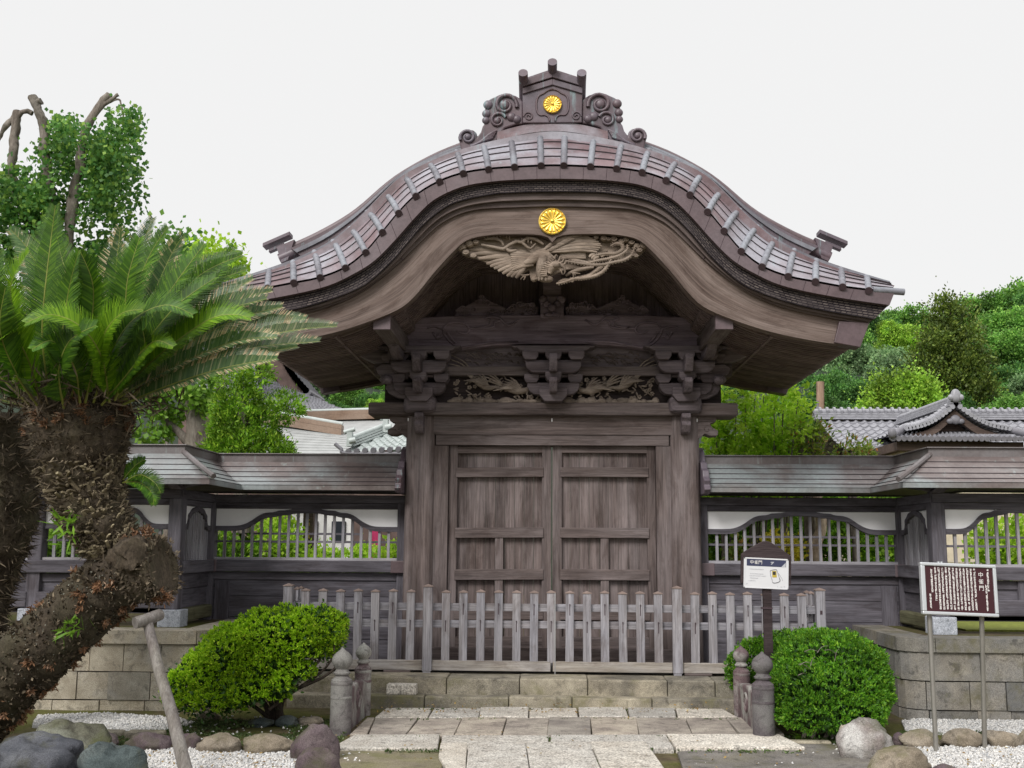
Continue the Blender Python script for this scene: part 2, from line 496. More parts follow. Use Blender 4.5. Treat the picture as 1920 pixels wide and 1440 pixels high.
# ================================================================== GATE
M['rafter'] = wood('rafter_cypress', 'X', (0.12, 0.088, 0.086, 1), (0.245, 0.185, 0.178, 1), None, cross=20)
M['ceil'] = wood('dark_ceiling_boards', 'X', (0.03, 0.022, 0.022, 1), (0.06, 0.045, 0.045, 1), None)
YF = 10.2                                   # front edge of the roof
YM = 12.07                                  # middle of the gate (mirror plane of its roof)
gate = thing('temple_gate', 'large weathered wooden gate with curved copper roof, gold crests and carved bird', 'gate', (XC, YM, 0.27))

def prof(pts, Y, n=97):
    """right half of an outline in pixels -> full symmetric curve (x, z) at distance Y"""
    h = [Vector((max(xof(x, y, Y), 0), P(x, y, Y).z)) for x, y in pts]
    h[0].x = 0
    full = [Vector((-p.x, p.y)) for p in reversed(h[1:])] + h
    c = resample(catmull(full, 6), n)
    return [Vector((XC + p.x, p.y)) for p in c]

fas_t = prof([(1035, 312), (1107, 314), (1156, 317), (1204, 324), (1249, 339), (1294, 365), (1327, 397), (1358, 434), (1390, 471), (1429, 501), (1478, 520), (1529, 530), (1579, 539), (1628, 545), (1677, 549)], YF)
fas_b = prof([(1035, 335), (1100, 336), (1150, 339), (1206, 348), (1259, 372), (1296, 406), (1330, 444), (1371, 485), (1412, 511), (1469, 536), (1562, 556), (1668, 572)], YF)
sh_b = prof([(1035, 359), (1100, 360), (1150, 363), (1225, 380), (1274, 414), (1311, 455), (1337, 485), (1375, 520), (1412, 543), (1487, 569), (1562, 585), (1640, 598)], YF + 0.06)
mo_b = prof([(1035, 386), (1100, 387), (1187, 392), (1244, 415), (1285, 451), (1322, 487), (1375, 530), (1431, 562), (1506, 585), (1622, 607)], YF + 0.13)
ba_b = prof([(1035, 455), (1041, 447), (1050, 443), (1067, 440), (1110, 439), (1150, 440), (1195, 449), (1225, 474), (1259, 511), (1292, 551), (1322, 577), (1375, 600), (1447, 623), (1530, 640), (1608, 650)], YF + 0.17)
top_c = prof([(1035, 248), (1090, 253), (1127, 260), (1169, 269), (1221, 284), (1274, 305), (1319, 329), (1356, 363), (1390, 398), (1424, 429), (1457, 454), (1491, 472), (1532, 490), (1581, 507), (1640, 525), (1668, 533)], YF + 0.5)
rid_c = prof([(1035, 215), (1120, 238), (1210, 268), (1262, 289), (1319, 320), (1356, 347), (1394, 380), (1431, 406), (1487, 436), (1540, 459)], YF + 0.65)
YR = 2 * YM - YF                           # rear edge

def both(mk, name, mat, parent, smooth=40):
    a = mk(lambda y: y); a.build(name, mat, parent, smooth)
    b = mk(lambda y: 2 * YM - y); b.build(name, mat, parent, smooth)
def sw(T, B, y0, y1):
    def f(g):
        a, b = g(y0), g(y1)
        return MB().sweep(T, B, min(a, b), max(a, b))
    return f

# roof: body, front and back slopes, edge layers, ridges
roof_in = lerp2(ba_b, mo_b, 0.45)
n = len(top_c)
rb = MB()
low = [Vector((p.x, p.y - 0.05)) for p in top_c]
rb.sweep(low, [Vector((p.x, p.y)) for p in roof_in], YF + 0.35, YR - 0.35)
roof = rb.build('roof', M['cu'], gate, 40)
for g in (lambda y: y, lambda y: 2 * YM - y):
    sl = MB()
    K = 5
    for k in range(K):
        rows = []
        for t, dz in ((k / K, 0.019), ((k + 1) / K, 0.004)):
            c = lerp2(fas_t, top_c, t)
            y = YF - 0.01 + 0.51 * t
            bul = 0.03 * math.sin(math.pi * t)
            rows.append([(p.x, g(y), p.y + dz + bul) for p in c])
        sl.grid(rows)
        if k:                                # shade under the lip of each course, painted as a dark strip
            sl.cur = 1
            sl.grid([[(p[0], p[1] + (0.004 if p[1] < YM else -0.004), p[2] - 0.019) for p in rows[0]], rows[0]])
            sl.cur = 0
    sl.build('eave_slope', [M['cu'], M['lap_shade']], roof, 30)
both(sw(fas_t, fas_b, YF, YF + 0.35), 'copper_fascia', M['cufas'], gate)
# seams of the fascia sheets
for i in range(4, n - 3, 3):
    a, b = fas_t[i], fas_b[i]
    MB().tube([(a.x, YF - 0.001, a.y - 0.003), (b.x, YF - 0.001, b.y)], 0.0024, 4).build('fascia_seam', M['cuend'], gate)
dn = lambda c, d: [Vector((p.x, p.y - d)) for p in c]
both(sw(dn(fas_b, -0.004), sh_b, YF + 0.06, YF + 0.4), 'shingle_edge', M['shingle'], gate)
both(sw(dn(sh_b, -0.004), lerp2(sh_b, mo_b, 0.55), YF + 0.10, YF + 0.4), 'edge_moulding', M['bargedk'], gate)
both(sw(lerp2(sh_b, mo_b, 0.52), mo_b, YF + 0.14, YF + 0.4), 'edge_moulding', M['bargedk'], gate)
both(sw(dn(mo_b, -0.006), ba_b, YF + 0.175, YF + 0.29), 'bargeboard', M['barge'], gate)
# stepped lower edge of the bargeboard
both(sw(lerp2(mo_b, ba_b, 0.46), lerp2(mo_b, ba_b, 1.003), YF + 0.166, YF + 0.18), 'bargeboard_band', M['barge'], gate)
both(sw(lerp2(mo_b, ba_b, 0.74), lerp2(mo_b, ba_b, 1.006), YF + 0.158, YF + 0.168), 'bargeboard_band', M['barge'], gate)
both(sw(lerp2(mo_b, ba_b, 0.90), lerp2(mo_b, ba_b, 1.009), YF + 0.150, YF + 0.16), 'bargeboard_band', M['barge'], gate)
# scarf joints in the moulding above the bargeboard
for sg in (-1, 1):
    sj = MB()
    pts = [P(1318, 486, YF + .13), P(1326, 478, YF + .13), P(1330, 483, YF + .13), P(1340, 474, YF + .13)]
    sj.tube([(XC + sg * (p.x - XC), YF + 0.136, p.z) for p in pts], 0.005, 4)
    sj.build('scarf_joint', M['cuend'], gate)
# copper shoes on the bargeboard tails, front and rear
for sg in (-1, 1):
    for g in (1, -1):
        tl = MB()
        q = [(1573, 603), (1629, 606), (1612, 652), (1563, 643)]
        pl = [(XC + sg * xof(x, y, YF + .15), P(x, y, YF + .15).z) for x, y in q]
        y0, y1 = YF + 0.125, YF + 0.31
        if g < 0: y0, y1 = 2 * YM - y1, 2 * YM - y0
        tl.prism(pl, y0, y1).build('tail_shoe', M['cufas'], gate, bevel=0.006)
# side eaves: copper edge boards running front to back
for sg in (-1, 1):
    e = MB()
    xt = XC + sg * (fas_t[-1].x - XC); zt = fas_t[-1].y
    xb = XC + sg * (ba_b[-1].x - XC + 0.02); zb = lerp2(ba_b, mo_b, 0.5)[-1].y
    e.prism([(xt, zt), (xb + sg * .02, zb), (xb - sg * 0.01, zb), (xt - sg * 0.12, zt)], YF + 0.35, YR - 0.35)
    e.build('side_eave', M['cufas'], gate, bevel=0.004)
    # round corner tile ends pointing outwards at the tips
    for yy in (YF + 0.02, YR - 0.02):
        MB().tube([(xt - sg * 0.20, yy, zt + 0.035), (xt + sg * 0.10, yy, zt + 0.012)], 0.034, 12).build('corner_tile', M['cutile'], roof, 40)

# roll tiles down the front slope and (mirrored) the back slope
tops = [(1059, 250), (1116 - 2, 259), (1167, 269), (1217, 284), (1270, 306), (1316, 331), (1352, 364), (1387, 397), (1420, 428), (1453, 452), (1489, 472), (1530, 491), (1576, 507), (1624, 522)]
bots = [(1057, 312), (1107, 314), (1156, 318), (1204, 325), (1249, 340), (1294, 367), (1327, 399), (1358, 435), (1390, 473), (1429, 502), (1478, 520), (1529, 530), (1580, 540), (1629, 547)]
for (tx, ty), (bx, by) in zip(tops, bots):
    tw, bw = P(tx, ty, YF + 0.5), P(bx, by, YF - 0.02)
    for sg in (-1, 1):
        for rear in (0, 1):
            a = Vector((XC + sg * (tw.x - XC), tw.y, tw.z + 0.012)); b = Vector((XC + sg * (bw.x - XC), bw.y, bw.z + 0.012))
            if rear: a.y = 2 * YM - a.y; b.y = 2 * YM - b.y
            path, rad = [], []
            N = 7
            for i in range(N):
                for t, r_ in ((i / N, 0.031), ((i + 0.90) / N, 0.0355), ((i + 0.96) / N, 0.0300)):
                    p = a.lerp(b, t); p.z += 0.03 * math.sin(math.pi * t)
                    path.append(p); rad.append(r_)
            path.append(b); rad.append(0.032)
            tb = MB().tube(path, rad, 12)
            o = tb.build('roll_tile', M['cutile'], roof, 50)
            d = (b - a).normalized()
            en = MB().tube([b - d * 0.004, b + d * 0.010], [0.036, 0.036], 14)
            en.build('tile_end', M['cuend'], roof, 40)
# the rim strip where the slope meets the roof top
both(lambda g: MB().sweep([Vector((p.x, p.y + 0.028)) for p in top_c], dn(top_c, 0.01), *sorted((g(YF + 0.48), g(YF + 0.56)))), 'slope_rim', M['cutile'], roof)

# descending ridges: stepped courses and a round top
lo, hi = 0.0, 1.0
def ridge_part(h0, h1, y0, y1):
    base = resample([q for q in top_c if abs(q.x - XC) < 2.62], 61)
    rc = resample(rid_c, 61)
    T = lerp2(base, rc, h1); B = lerp2(base, rc, h0)
    return lambda g: MB().sweep(T, B, *sorted((g(y0), g(y1))))
both(ridge_part(-0.1, 0.42, YF + 0.56, YF + 0.80), 'descending_ridge', M['cudk'], roof)
both(ridge_part(0.42, 0.60, YF + 0.54, YF + 0.82), 'descending_ridge', M['cutile'], roof)
both(ridge_part(0.60, 0.78, YF + 0.58, YF + 0.78), 'descending_ridge', M['cudk'], roof)
both(lambda g: MB().tube([(p.x, g(YF + 0.68), p.y - 0.02) for p in resample(rid_c, 61)], 0.045, 10), 'ridge_roll', M['cufas'], roof)
# little end ornaments of the descending ridges
for sg in (-1, 1):
    def q(px, py, Y=YF + 0.66):
        p = P(px, py, Y); return Vector((XC + sg * (p.x - XC), Y, p.z))
    for g in (1, -1):
        o_ = MB()
        gy = (lambda v: v) if g > 0 else (lambda v: Vector((v.x, 2 * YM - v.y, v.z)))
        o_.tube([gy(q(1512, 464)), gy(q(1556, 483))], 0.058, 14)                       # roll end
        c = q(1541, 455)
        o_.prism([(q(1526, 448).x, q(1526, 448).z), (q(1560, 462).x, q(1560, 462).z), (q(1551, 492).x, q(1551, 492).z), (q(1538, 486).x, q(1538, 486).z)], *sorted((gy(Vector((0, YF + 0.61, 0))).y, gy(Vector((0, YF + 0.72, 0))).y)))
        o_.build('ridge_end', M['cudk'], roof, 40)
        o2 = MB()
        a, b = q(1534, 437), q(1586, 459)
        dz = Vector((0, 0, 0.022))
        ys = sorted((gy(Vector((0, YF + 0.585, 0))).y, gy(Vector((0, YF + 0.74, 0))).y))
        o2.prism([(a.x, a.z + 0.02), (b.x, b.z + 0.02), (b.x, b.z - 0.02), (a.x, a.z - 0.02)], *ys)
        a, b = q(1547, 455), q(1576, 467)
        o2.prism([(a.x, a.z + 0.014), (b.x, b.z + 0.014), (b.x, b.z - 0.022), (a.x, a.z - 0.022)], ys[0] + .04, ys[1] - .04)
        o2.build('ridge_end_cap', M['cudk'], roof, bevel=0.004)

# main ridge behind the big ornament
zt = zof(248, YF + 0.5)
mr = MB().box(XC - 0.20, XC + 0.20, YF + 0.62, YR - 0.62, zt - 0.05, zt + 0.34)
mr.box(XC - 0.24, XC + 0.24, YF + 0.6, YR - 0.6, zt + 0.34, zt + 0.38).tube([(XC, YF + 0.6, zt + 0.42), (XC, YR - 0.6, zt + 0.42)], 0.08, 12)
mr.build('main_ridge', M['cufas'], roof, bevel=0.006)

# ---- big ridge-end ornament (front), in the zoomed pixel frame: 1 unit = 400/1920 px, origin (840, 80)
YO = YF + 0.40
def oz(x, y, Y=YO):
    p = P(840 + x * 0.20833, 80 + y * 0.20833, Y); return Vector((p.x, Y, p.z))
OX = oz(930, 500).x
def omir(v, sg): return Vector((XC + sg * (OX - v.x), v.y, v.z))
orn = MB()
hp = [(665, 722), (661, 520), (662, 440), (664, 405), (700, 310), (930, 232)]
L = [omir(oz(*p), -1) for p in hp]
Rr = [omir(oz(*p), 1) for p in reversed(hp)]
orn.prism([(v.x, v.z) for v in L[:-1]] + [(v.x, v.z) for v in Rr], YO, YO + 0.22)
ornament = orn.build('ridge_ornament', M['cudk'], gate, bevel=0.008)
gb = MB()                                   # two roof-like chevrons above the niche
for (ya, yb, h, pr) in ((322, 408, 48, 0.035), (385, 468, 40, 0.020)):
    for sg in (-1, 1):
        a, b = omir(oz(930, ya), sg), omir(oz(662, yb), sg)
        hh = h * 0.00115
        gb.prism([(a.x, a.z), (b.x, b.z), (b.x, b.z + hh * 1.4), (a.x, a.z + hh * 1.4)], YO - pr, YO + 0.01)
gb.build('gable_bands', M['cudk'], ornament, bevel=0.005)
for (x, y, l) in ((930, 172, 0), (666, 270, 1), (1194, 270, 1)):
    c = oz(x, y, YO - 0.14)
    c.x = XC + (c.x - OX)
    cy = MB().tube([c, c + Vector((0, 0.14, -0.05)), c + Vector((0, 0.24, -0.10 - 0.06 * l)), c + Vector((0, 0.30, -0.16 - 0.06 * l))], [0.050, .049, .048, .046], 18)
    cy.build('roll_finial', M['cudk'], ornament, 40)
# niche: raised rim round the crest
rim = MB()
rp = [(905, 705), (895, 670), (860, 650), (815, 650), (790, 610), (785, 540), (805, 480), (850, 455), (885, 430), (930, 418)]
for sg in (-1, 1):
    rim.tube(resample([omir(oz(x, y, YO - 0.004), sg) for x, y in catmull(rp, 4)], 30), 0.011, 6)
    sp = []
    c0 = oz(715, 665, YO - 0.004)
    for i in range(26):
        a = i / 25 * 2 * math.pi * 1.5
        r_ = 0.012 + 0.040 * i / 25
        sp.append(omir(Vector((c0.x + r_ * math.cos(a), YO - 0.004, c0.z + r_ * math.sin(a))), sg))
    rim.tube(sp, 0.009, 6)
rim.build('niche_rim', M['cudk'], ornament, 60)
# cloud scroll wings
for sg in (-1, 1):
    wg = MB()
    out_ = [(664, 520), (640, 490), (600, 465), (550, 450), (500, 446), (450, 455), (410, 475), (375, 490), (345, 510), (335, 550), (318, 590), (320, 630), (308, 680), (318, 715), (300, 740), (285, 790), (252, 835), (246, 800), (215, 775), (170, 768), (125, 780), (95, 810), (83, 850), (95, 905), (110, 965), (250, 940), (360, 905), (430, 880), (445, 830), (500, 760), (600, 725), (664, 722)]
    pl = [omir(oz(*p), sg) for p in out_]
    wg.prism([(v.x, v.z) for v in pl], YO + 0.03, YO + 0.17)
    w_ = wg.build('cloud_scroll', M['cudk'], ornament, bevel=0.015)
    sc = MB()
    def spiral(x, y, r0, r1, turns, th, ph, d=1):
        c0 = oz(x, y, YO + 0.02); k = 0.00107
        pts = []
        N = int(18 * turns)
        for i in range(N + 1):
            a = ph + d * i / N * 2 * math.pi * turns
            r_ = (r0 + (r1 - r0) * i / N) * k
            pts.append(omir(Vector((c0.x + r_ * math.cos(a), c0.y, c0.z + r_ * math.sin(a))), sg))
        sc.tube(pts, [th * (0.7 + 0.5 * i / N) for i in range(N + 1)], 7)
    spiral(505, 560, 25, 118, 1.45, 0.019, 2.6, -1)
    spiral(440, 700, 18, 82, 1.35, 0.015, 2.6, -1)
    spiral(168, 850, 18, 78, 1.5, 0.016, 0.4, 1)
    for (x, y, r_) in ((350, 560, 0.05), (335, 640, 0.045), (330, 700, 0.04), (560, 670, 0.05), (610, 690, 0.045), (500, 560, 0.055), (430, 705, 0.04), (168, 850, 0.035)):
        v = omir(oz(x, y, YO + 0.03), sg); sc.ball(v, (r_, 0.03, r_), 12, 8)
    for k in range(5):                      # feathers of the lower part
        pts = [oz(430 - 8 * k, 790 + 16 * k, YO + 0.02), oz(360 - 14 * k, 830 + 14 * k, YO + 0.015), oz(270 - 12 * k, 900 + 6 * k, YO + 0.02), oz(190, 920 + 6 * k, YO + 0.03)]
        sc.tube(resample([omir(v, sg) for v in catmull(pts, 4)], 10), [0.010, .016, .018, .018, .017, .015, .014, .012, .010, .006], 7)
    sc.build('scroll_relief', M['cudk'], w_, 60)
# curved base courses of the ornament
bs = MB()
for k in range(4):
    ya = [(440, 790), (700, 728), (930, 708)]
    def arc(off):
        h = [omir(oz(x, y + off, YO), 1) for x, y in ((930, 708), (1060, 714), (1180, 730), (1300, 755), (1428, 790))]
        f = [Vector((2 * XC - v.x, v.z)) for v in reversed(h[1:])] + [Vector((v.x, v.z)) for v in h]
        return resample(catmull(f, 4), 33)
    bs.sweep(arc(k * 26), arc(k * 26 + 24), YO + 0.02 - 0.022 * k, YO + 0.22)
bs.build('ornament_base', M['cu'], ornament, 40)

def crest(cx, cy, cz, r_, parent):
    """sixteen petalled gilt flower disc"""
    o_ = MB()
    Mx = Matrix.Rotation(R(90), 3, 'X')
    o_.lathe([(r_ * 1.0, 0), (r_ * 1.0, 0.02), (r_ * 0.93, 0.026), (r_ * 0.90, 0.014), (0.001, 0.014)], (cx, cy, cz), 48, Mx)
    for k in range(16):
        a = 2 * math.pi * (k + 0.5) / 16
        Mr = Matrix.Rotation(a, 3, 'Y')
        rows = []
        N = 8
        pth, rad = [], []
        for i in range(N + 1):
            t = i / N
            d = r_ * (0.16 + 0.75 * t)
            w = r_ * 0.175 * (0.22 + 0.78 * t) * (math.sqrt(max(1 - (max(t - 0.75, 0) / 0.25) ** 2, 0.02)))
            pth.append(Vector((cx, cy - 0.014, cz)) + Mr @ Vector((0, 0, d))); rad.append(w)
        o_.tube(pth, rad, 8, flat=(0.75, Vector((0, 1, 0))), ref=(0, 1, 0))
    o_.ball((cx, cy - 0.018, cz), (r_ * 0.17, 0.022, r_ * 0.17), 14, 8)
    return o_.build('gold_crest', M['gold'], parent, 50)
c = oz(933, 560)
crest(XC, YO - 0.004, c.z, 0.098, ornament)
c = P(1034, 416, YF + 0.15)
crest(XC, YF + 0.146, c.z, 0.137, gate)

# ---- underside: rafters following the curve
T = dn(roof_in, -0.01)
B = dn(roof_in, 0.055)
idx = [i for i in range(0, n, 2)]
rf = MB()
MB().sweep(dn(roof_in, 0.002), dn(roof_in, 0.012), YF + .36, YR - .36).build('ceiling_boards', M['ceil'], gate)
yy = YF + 0.40
while yy < YR - 0.38:
    rf.sweep([T[i] for i in idx], [B[i] for i in idx], yy, yy + 0.038)
    yy += 0.086
rf.build('rafters', M['rafter'], gate)
# second, lower tier of rafters nearer the gate
B2 = dn(roof_in, 0.12)
for sg in (-1, 1):
    sel = [i for i in range(n) if 1.55 < (roof_in[i].x - XC) * sg < 2.2]
    rf2 = MB()
    yy = YF + 0.425
    while yy < YR - 0.38:
        rf2.sweep([B[i] for i in sel], [B2[i] for i in sel], yy, yy + 0.038)
        yy += 0.086
    rf2.build('lower_rafters', M['rafter'], gate)
    cb_ = MB()
    i0 = max(sel, key=lambda i: (roof_in[i].x - XC) * sg)
    p_ = B[i0]
    cb_.box(*sorted((p_.x, p_.x + sg * .03)), YF + .35, YR - .35, p_.y - .075, p_.y + .02)
    cb_.build('rafter_end_board', M['rafter'], gate)

# ---- purlins with copper covered ends
zc0, zc1 = P(1358, 617, YF + .22).z, P(1358, 586, YF + .22).z
xp = xof(1358, 600, YF + .22)
for sg in (-1, 1):
    pb = MB().box(XC + sg * xp - 0.085, XC + sg * xp + 0.085, YF + 0.25, YR - 0.25, zc0, zc1)
    p_ = pb.build('purlin', M['gateY'], gate, bevel=0.005)
    for y0, y1 in ((YF + 0.215, YF + 0.25), (YR - 0.25, YR - 0.215)):
        MB().box(XC + sg * xp - 0.087, XC + sg * xp + 0.087, y0, y1, zc0 - 0.003, zc1 + 0.003).build('purlin_cap', M['cufas'], p_, bevel=0.004)
    # tail board under the side eave (rests on the brackets)
    a = XC + sg * 2.05
# ---- back boards inside the arch
bw = MB()
zb = zof(600, 12.1)
inner = [p for p in roof_in if abs(p.x - XC) < 1.95]
bw.prism([(p.x, p.y + 0.02) for p in inner] + [(XC + 1.95, zb), (XC - 1.95, zb)], 12.16, 12.2)
bw.build('arch_back_boards', M['beamZ'], gate)
for k in range(-9, 10):
    x = XC + k * 0.2
    z1 = min(roof_in, key=lambda p: abs(p.x - x)).y
    MB().box(x - 0.012, x + 0.012, 12.14, 12.162, zb, z1).build('arch_batten', M['beamZ'], gate)

# ---- great beam with its lifted underside
YB = 11.80
def gp(px, py, Y=YB):
    return (XC + xof(px, py, Y), P(px, py, Y).z)
half_t = [(1035, 590), (1150, 590), (1230, 592), (1290, 595), (1323, 600)]
half_b = [(1035, 645), (1090, 645), (1140, 647), (1175, 651), (1205, 655), (1323, 655)]
def sym(pts, Y=YB):
    h = [(xof(x, y, Y), P(x, y, Y).z) for x, y in pts]
    h[0] = (0, h[0][1])
    return [(XC - x, z) for x, z in reversed(h[1:])] + [(XC + x, z) for x, z in h]
kb = MB().prism(sym(half_t) + list(reversed(sym(half_b))), YB, YB + 0.3)
beam = kb.build('great_beam', M['beamX'], gate, bevel=0.012)
# incised scrollwork on the beam, cut as shallow raised lines
def zo5(x, y, Y): # zoom frame 680,560 scale .20833
    return P(680 + x * 0.20833, 560 + y * 0.20833, Y)
lines = [[(580, 265), (640, 250), (720, 270), (760, 230), (850, 215), (930, 235), (960, 280), (930, 315), (880, 310), (850, 290)],
         [(720, 270), (740, 330), (790, 390), (850, 430)], [(760, 300), (800, 360), (840, 400)], [(720, 340), (680, 350), (640, 320), (635, 300)], [(690, 320), (660, 355), (690, 365)],
         [(960, 270), (1050, 260), (1140, 240), (1150, 200), (1110, 180), (1150, 165), (1220, 170), (1270, 210), (1320, 240), (1410, 190)],
         [(1000, 260), (1080, 270), (1180, 255), (1190, 215), (1240, 200)],
         [(880, 440), (1000, 425), (1080, 408), (1200, 392), (1400, 390)]]
for sg in (-1, 1):
    cv = MB()
    for ln in lines:
        pts = []
        for x, y in ln:
            p = zo5(x, y, YB - 0.002); pts.append(Vector((XC + sg * (XC - p.x), p.y, p.z)))
        c_ = catmull(pts, 4)
        cv.tube([p + Vector((0, -.006, 0)) for p in c_], 0.0125, 6)
    cv.build('scroll_carving', M['beamX'], beam, 60)
# clouds and strut standing on the beam
st = MB()
a, b = P(1016, 596, YB - .03), P(1060, 560, YB - .03)
st.box(XC - 0.13, XC + 0.13, YB - 0.03, YB + 0.25, a.z, b.z + 0.02).box(XC - 0.10, XC + 0.10, YB + 0.03, YB + 0.2, b.z + 0.02, b.z + 0.5)
for sg in (-1, 1):
    st.ball((XC + sg * 0.06, YB - 0.04, b.z - 0.06), (0.045, 0.04, 0.04)); st.ball((XC + sg * 0.10, YB - 0.03, b.z - 0.01), (0.05, 0.04, 0.05))
    st.ball((XC + sg * 0.04, YB - 0.05, a.z + 0.03), (0.05, 0.04, 0.03))
st.ball((XC, YB - 0.06, b.z - 0.11), (0.05, 0.05, 0.045))
st.build('lion_face_strut', M['beamX'], gate, 60)
for sg in (-1, 1):
    cl = MB()
    rr = random.Random(5)
    zb0 = zof(590, YB)
    cl.prism([(XC + sg * x, zb0 + h) for x, h in ((0.16, 0), (0.16, 0.10), (0.32, 0.15), (0.50, 0.08), (0.62, 0.14), (0.80, 0.22), (0.98, 0.12), (1.08, 0.06), (1.12, 0))], YB + 0.10, YB + 0.16)
    for k in range(34):
        x = rr.uniform(0.18, 1.08)
        top = np.interp(x, [0.16, 0.32, 0.5, 0.62, 0.8, 0.98, 1.12], [0.1, 0.16, 0.08, 0.14, 0.22, 0.12, 0.03])
        z = zb0 + rr.uniform(0.1, 1.0) * top; r_ = rr.uniform(0.025, 0.05)
        pts = [Vector((XC + sg * (x + (r_ * (1 - i / 16)) * math.cos(i * 0.55)), YB + 0.085, z + (r_ * (1 - i / 16)) * math.sin(i * 0.55))) for i in range(15)]
        cl.tube(pts, 0.010, 5)
    cl.build('cloud_carving', M['beamX'], gate, 60)

# ---- pillars, stone bases
PX = xof(1283.5, 900, 12.0); PX = (PX - xof(788.5, 900, 12.0)) / 2
YP = 12.05
ztop = zof(748, YP)
zpl = 0.27
def rsq(r_, k=0.55, n_=28):
    pts = []
    for i in range(n_):
        a = 2 * math.pi * i / n_
        c_, s_ = math.cos(a), math.sin(a)
        pts.append((r_ * math.copysign(abs(c_) ** k, c_), r_ * math.copysign(abs(s_) ** k, s_)))
    return pts
for sg in (-1, 1):
    pm = MB()
    rows = []
    for t in (0, 0.02, 0.5, 0.93, 1.0):
        r_ = 0.168 + 0.006 * (1 - t) - (0.012 if t == 1 else 0)
        rows.append([(XC + sg * PX + x, YP + y, zpl + 0.05 + (ztop - zpl - 0.05) * t) for x, y in rsq(r_)])
    nn = len(rows[0])
    pm.add([p for r_ in rows for p in r_], [(i * nn + k, i * nn + (k + 1) % nn, (i + 1) * nn + (k + 1) % nn, (i + 1) * nn + k) for i in range(len(rows) - 1) for k in range(nn)] + [list(range(nn)), [(len(rows) - 1) * nn + k for k in range(nn)]])
    pm.build('pillar', M['gateZ'], gate, 40)
    MB().lathe([(0.30, 0), (0.31, 0.02), (0.27, 0.05), (0.20, 0.055), (0.001, 0.055)], (XC + sg * PX, YP, zpl), 28).build('base_stone', M['step'], gate, 40)
    # dark rounded cap at the pillar head
    cp = MB()
    za, zb_ = zof(776, YP - .2), zof(744, YP - .2)
    h = zb_ - za
    rows = []
    for z, r_ in ((za, 0.10), (za + 0.004, 0.155), (za + 0.03, 0.182), (za + h * 0.5, 0.188), (zb_ - 0.03, 0.182), (zb_ - 0.008, 0.170), (zb_, 0.155)):
        rows.append([(XC + sg * PX + x, YP - 0.13 + y, z) for x, y in rsq(r_, 0.45)])
    cp.add([p for r_ in rows for p in r_], [(i * nn + k, i * nn + (k + 1) % nn, (i + 1) * nn + (k + 1) % nn, (i + 1) * nn + k) for i in range(len(rows) - 1) for k in range(nn)] + [list(range(nn)), [(len(rows) - 1) * nn + k for k in range(nn)]])
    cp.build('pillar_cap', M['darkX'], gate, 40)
    # carved nose hanging under the cap
    ns = MB()
    x = XC + sg * PX
    z1, z0 = zof(775, YP - .25), zof(813, YP - .25)
    ns.prism([(YP - 0.32, z1), (YP - 0.34, z1 - 0.05), (YP - 0.30, z1 - 0.09), (YP - 0.32, z1 - 0.13), (YP - 0.27, z0 + 0.02), (YP - 0.24, z0), (YP - 0.16, z0), (YP - 0.16, z1)], x - 0.05, x + 0.05, 'X')
    ns.build('carved_nose', M['darkY'], gate, bevel=0.01)

# ---- tie beams and lintels
YD = 11.84
def gbox(name, px0, px1, py0, py1, Y0, Y1, mat, bevel=0.006, parent=gate, symx=True):
    x0, x1 = xof(px0, (py0 + py1) / 2, Y0), xof(px1, (py0 + py1) / 2, Y0)
    if symx: h = (x1 - x0) / 2; x0, x1 = -h, h
    return MB().box(XC + x0, XC + x1, Y0, Y1, zof(py1, Y0), zof(py0, Y0)).build(name, mat, parent, bevel=bevel)
gbox('head_beam', 691, 1385, 754.5, 778.5, YD - 0.02, YD + 0.42, M['gateX'], 0.02)
for sg in (-1, 1):                          # carved tie beam ends beyond the pillars
    ne = MB()
    x0 = PX + 0.12
    q = [(765, 779), (728, 779), (732, 790), (742, 793), (738, 800), (727, 806), (728, 815), (740, 816), (752, 812), (758, 818), (766, 822)]
    pl = [(XC + sg * -xof(x, y, YD + .1), P(x, y, YD + .1).z) for x, y in q]
    ne.prism(pl, YD + 0.08, YD + 0.30).build('beam_nose', M['gateX'], gate, bevel=0.008)
    sp = MB()
    cc = P(746, 803, YD + .07)
    sp.tube([Vector((XC + sg * (XC - cc.x + 0.055 * (1 - i / 30) * math.cos(i * 0.28)), YD + 0.078, cc.z + 0.055 * (1 - i / 30) * math.sin(i * 0.28))) for i in range(26)], 0.005, 5)
    sp.build('nose_scroll', M['gateX'], gate, 60)
gbox('tie_beam', 805, 1265, 779.2, 815.5, YD + 0.08, YD + 0.34, M['gateX'])
gbox('door_head', 818, 1255, 816.2, 835, YD + 0.09, YD + 0.34, M['gateX'], 0.004)
zs = zof(1215, 12.0)
for sg in (-1, 1):
    x0, x1 = PX - 0.30 - 0.02, PX - 0.12
    MB().box(*sorted((XC + sg * x0, XC + sg * x1)), YD + 0.10, YD + 0.34, zpl + 0.02, zof(836, YD + .1)).build('door_jamb', M['gateZ'], gate, bevel=0.005)
xj = PX - 0.32
MB().box(XC - PX + 0.15, XC + PX - 0.15, YD + 0.02, YD + 0.36, zpl, zof(1217, YD)).build('threshold', M['gateX'], gate, bevel=0.012)
# nails
nl = MB()
for x in (-1.62, 0, 1.62):
    nl.box(XC + x - 0.006, XC + x + 0.006, YD + 0.065, YD + 0.08, zof(789, YD), zof(783, YD))
nl.build('pegs', M['plaster'], gate)

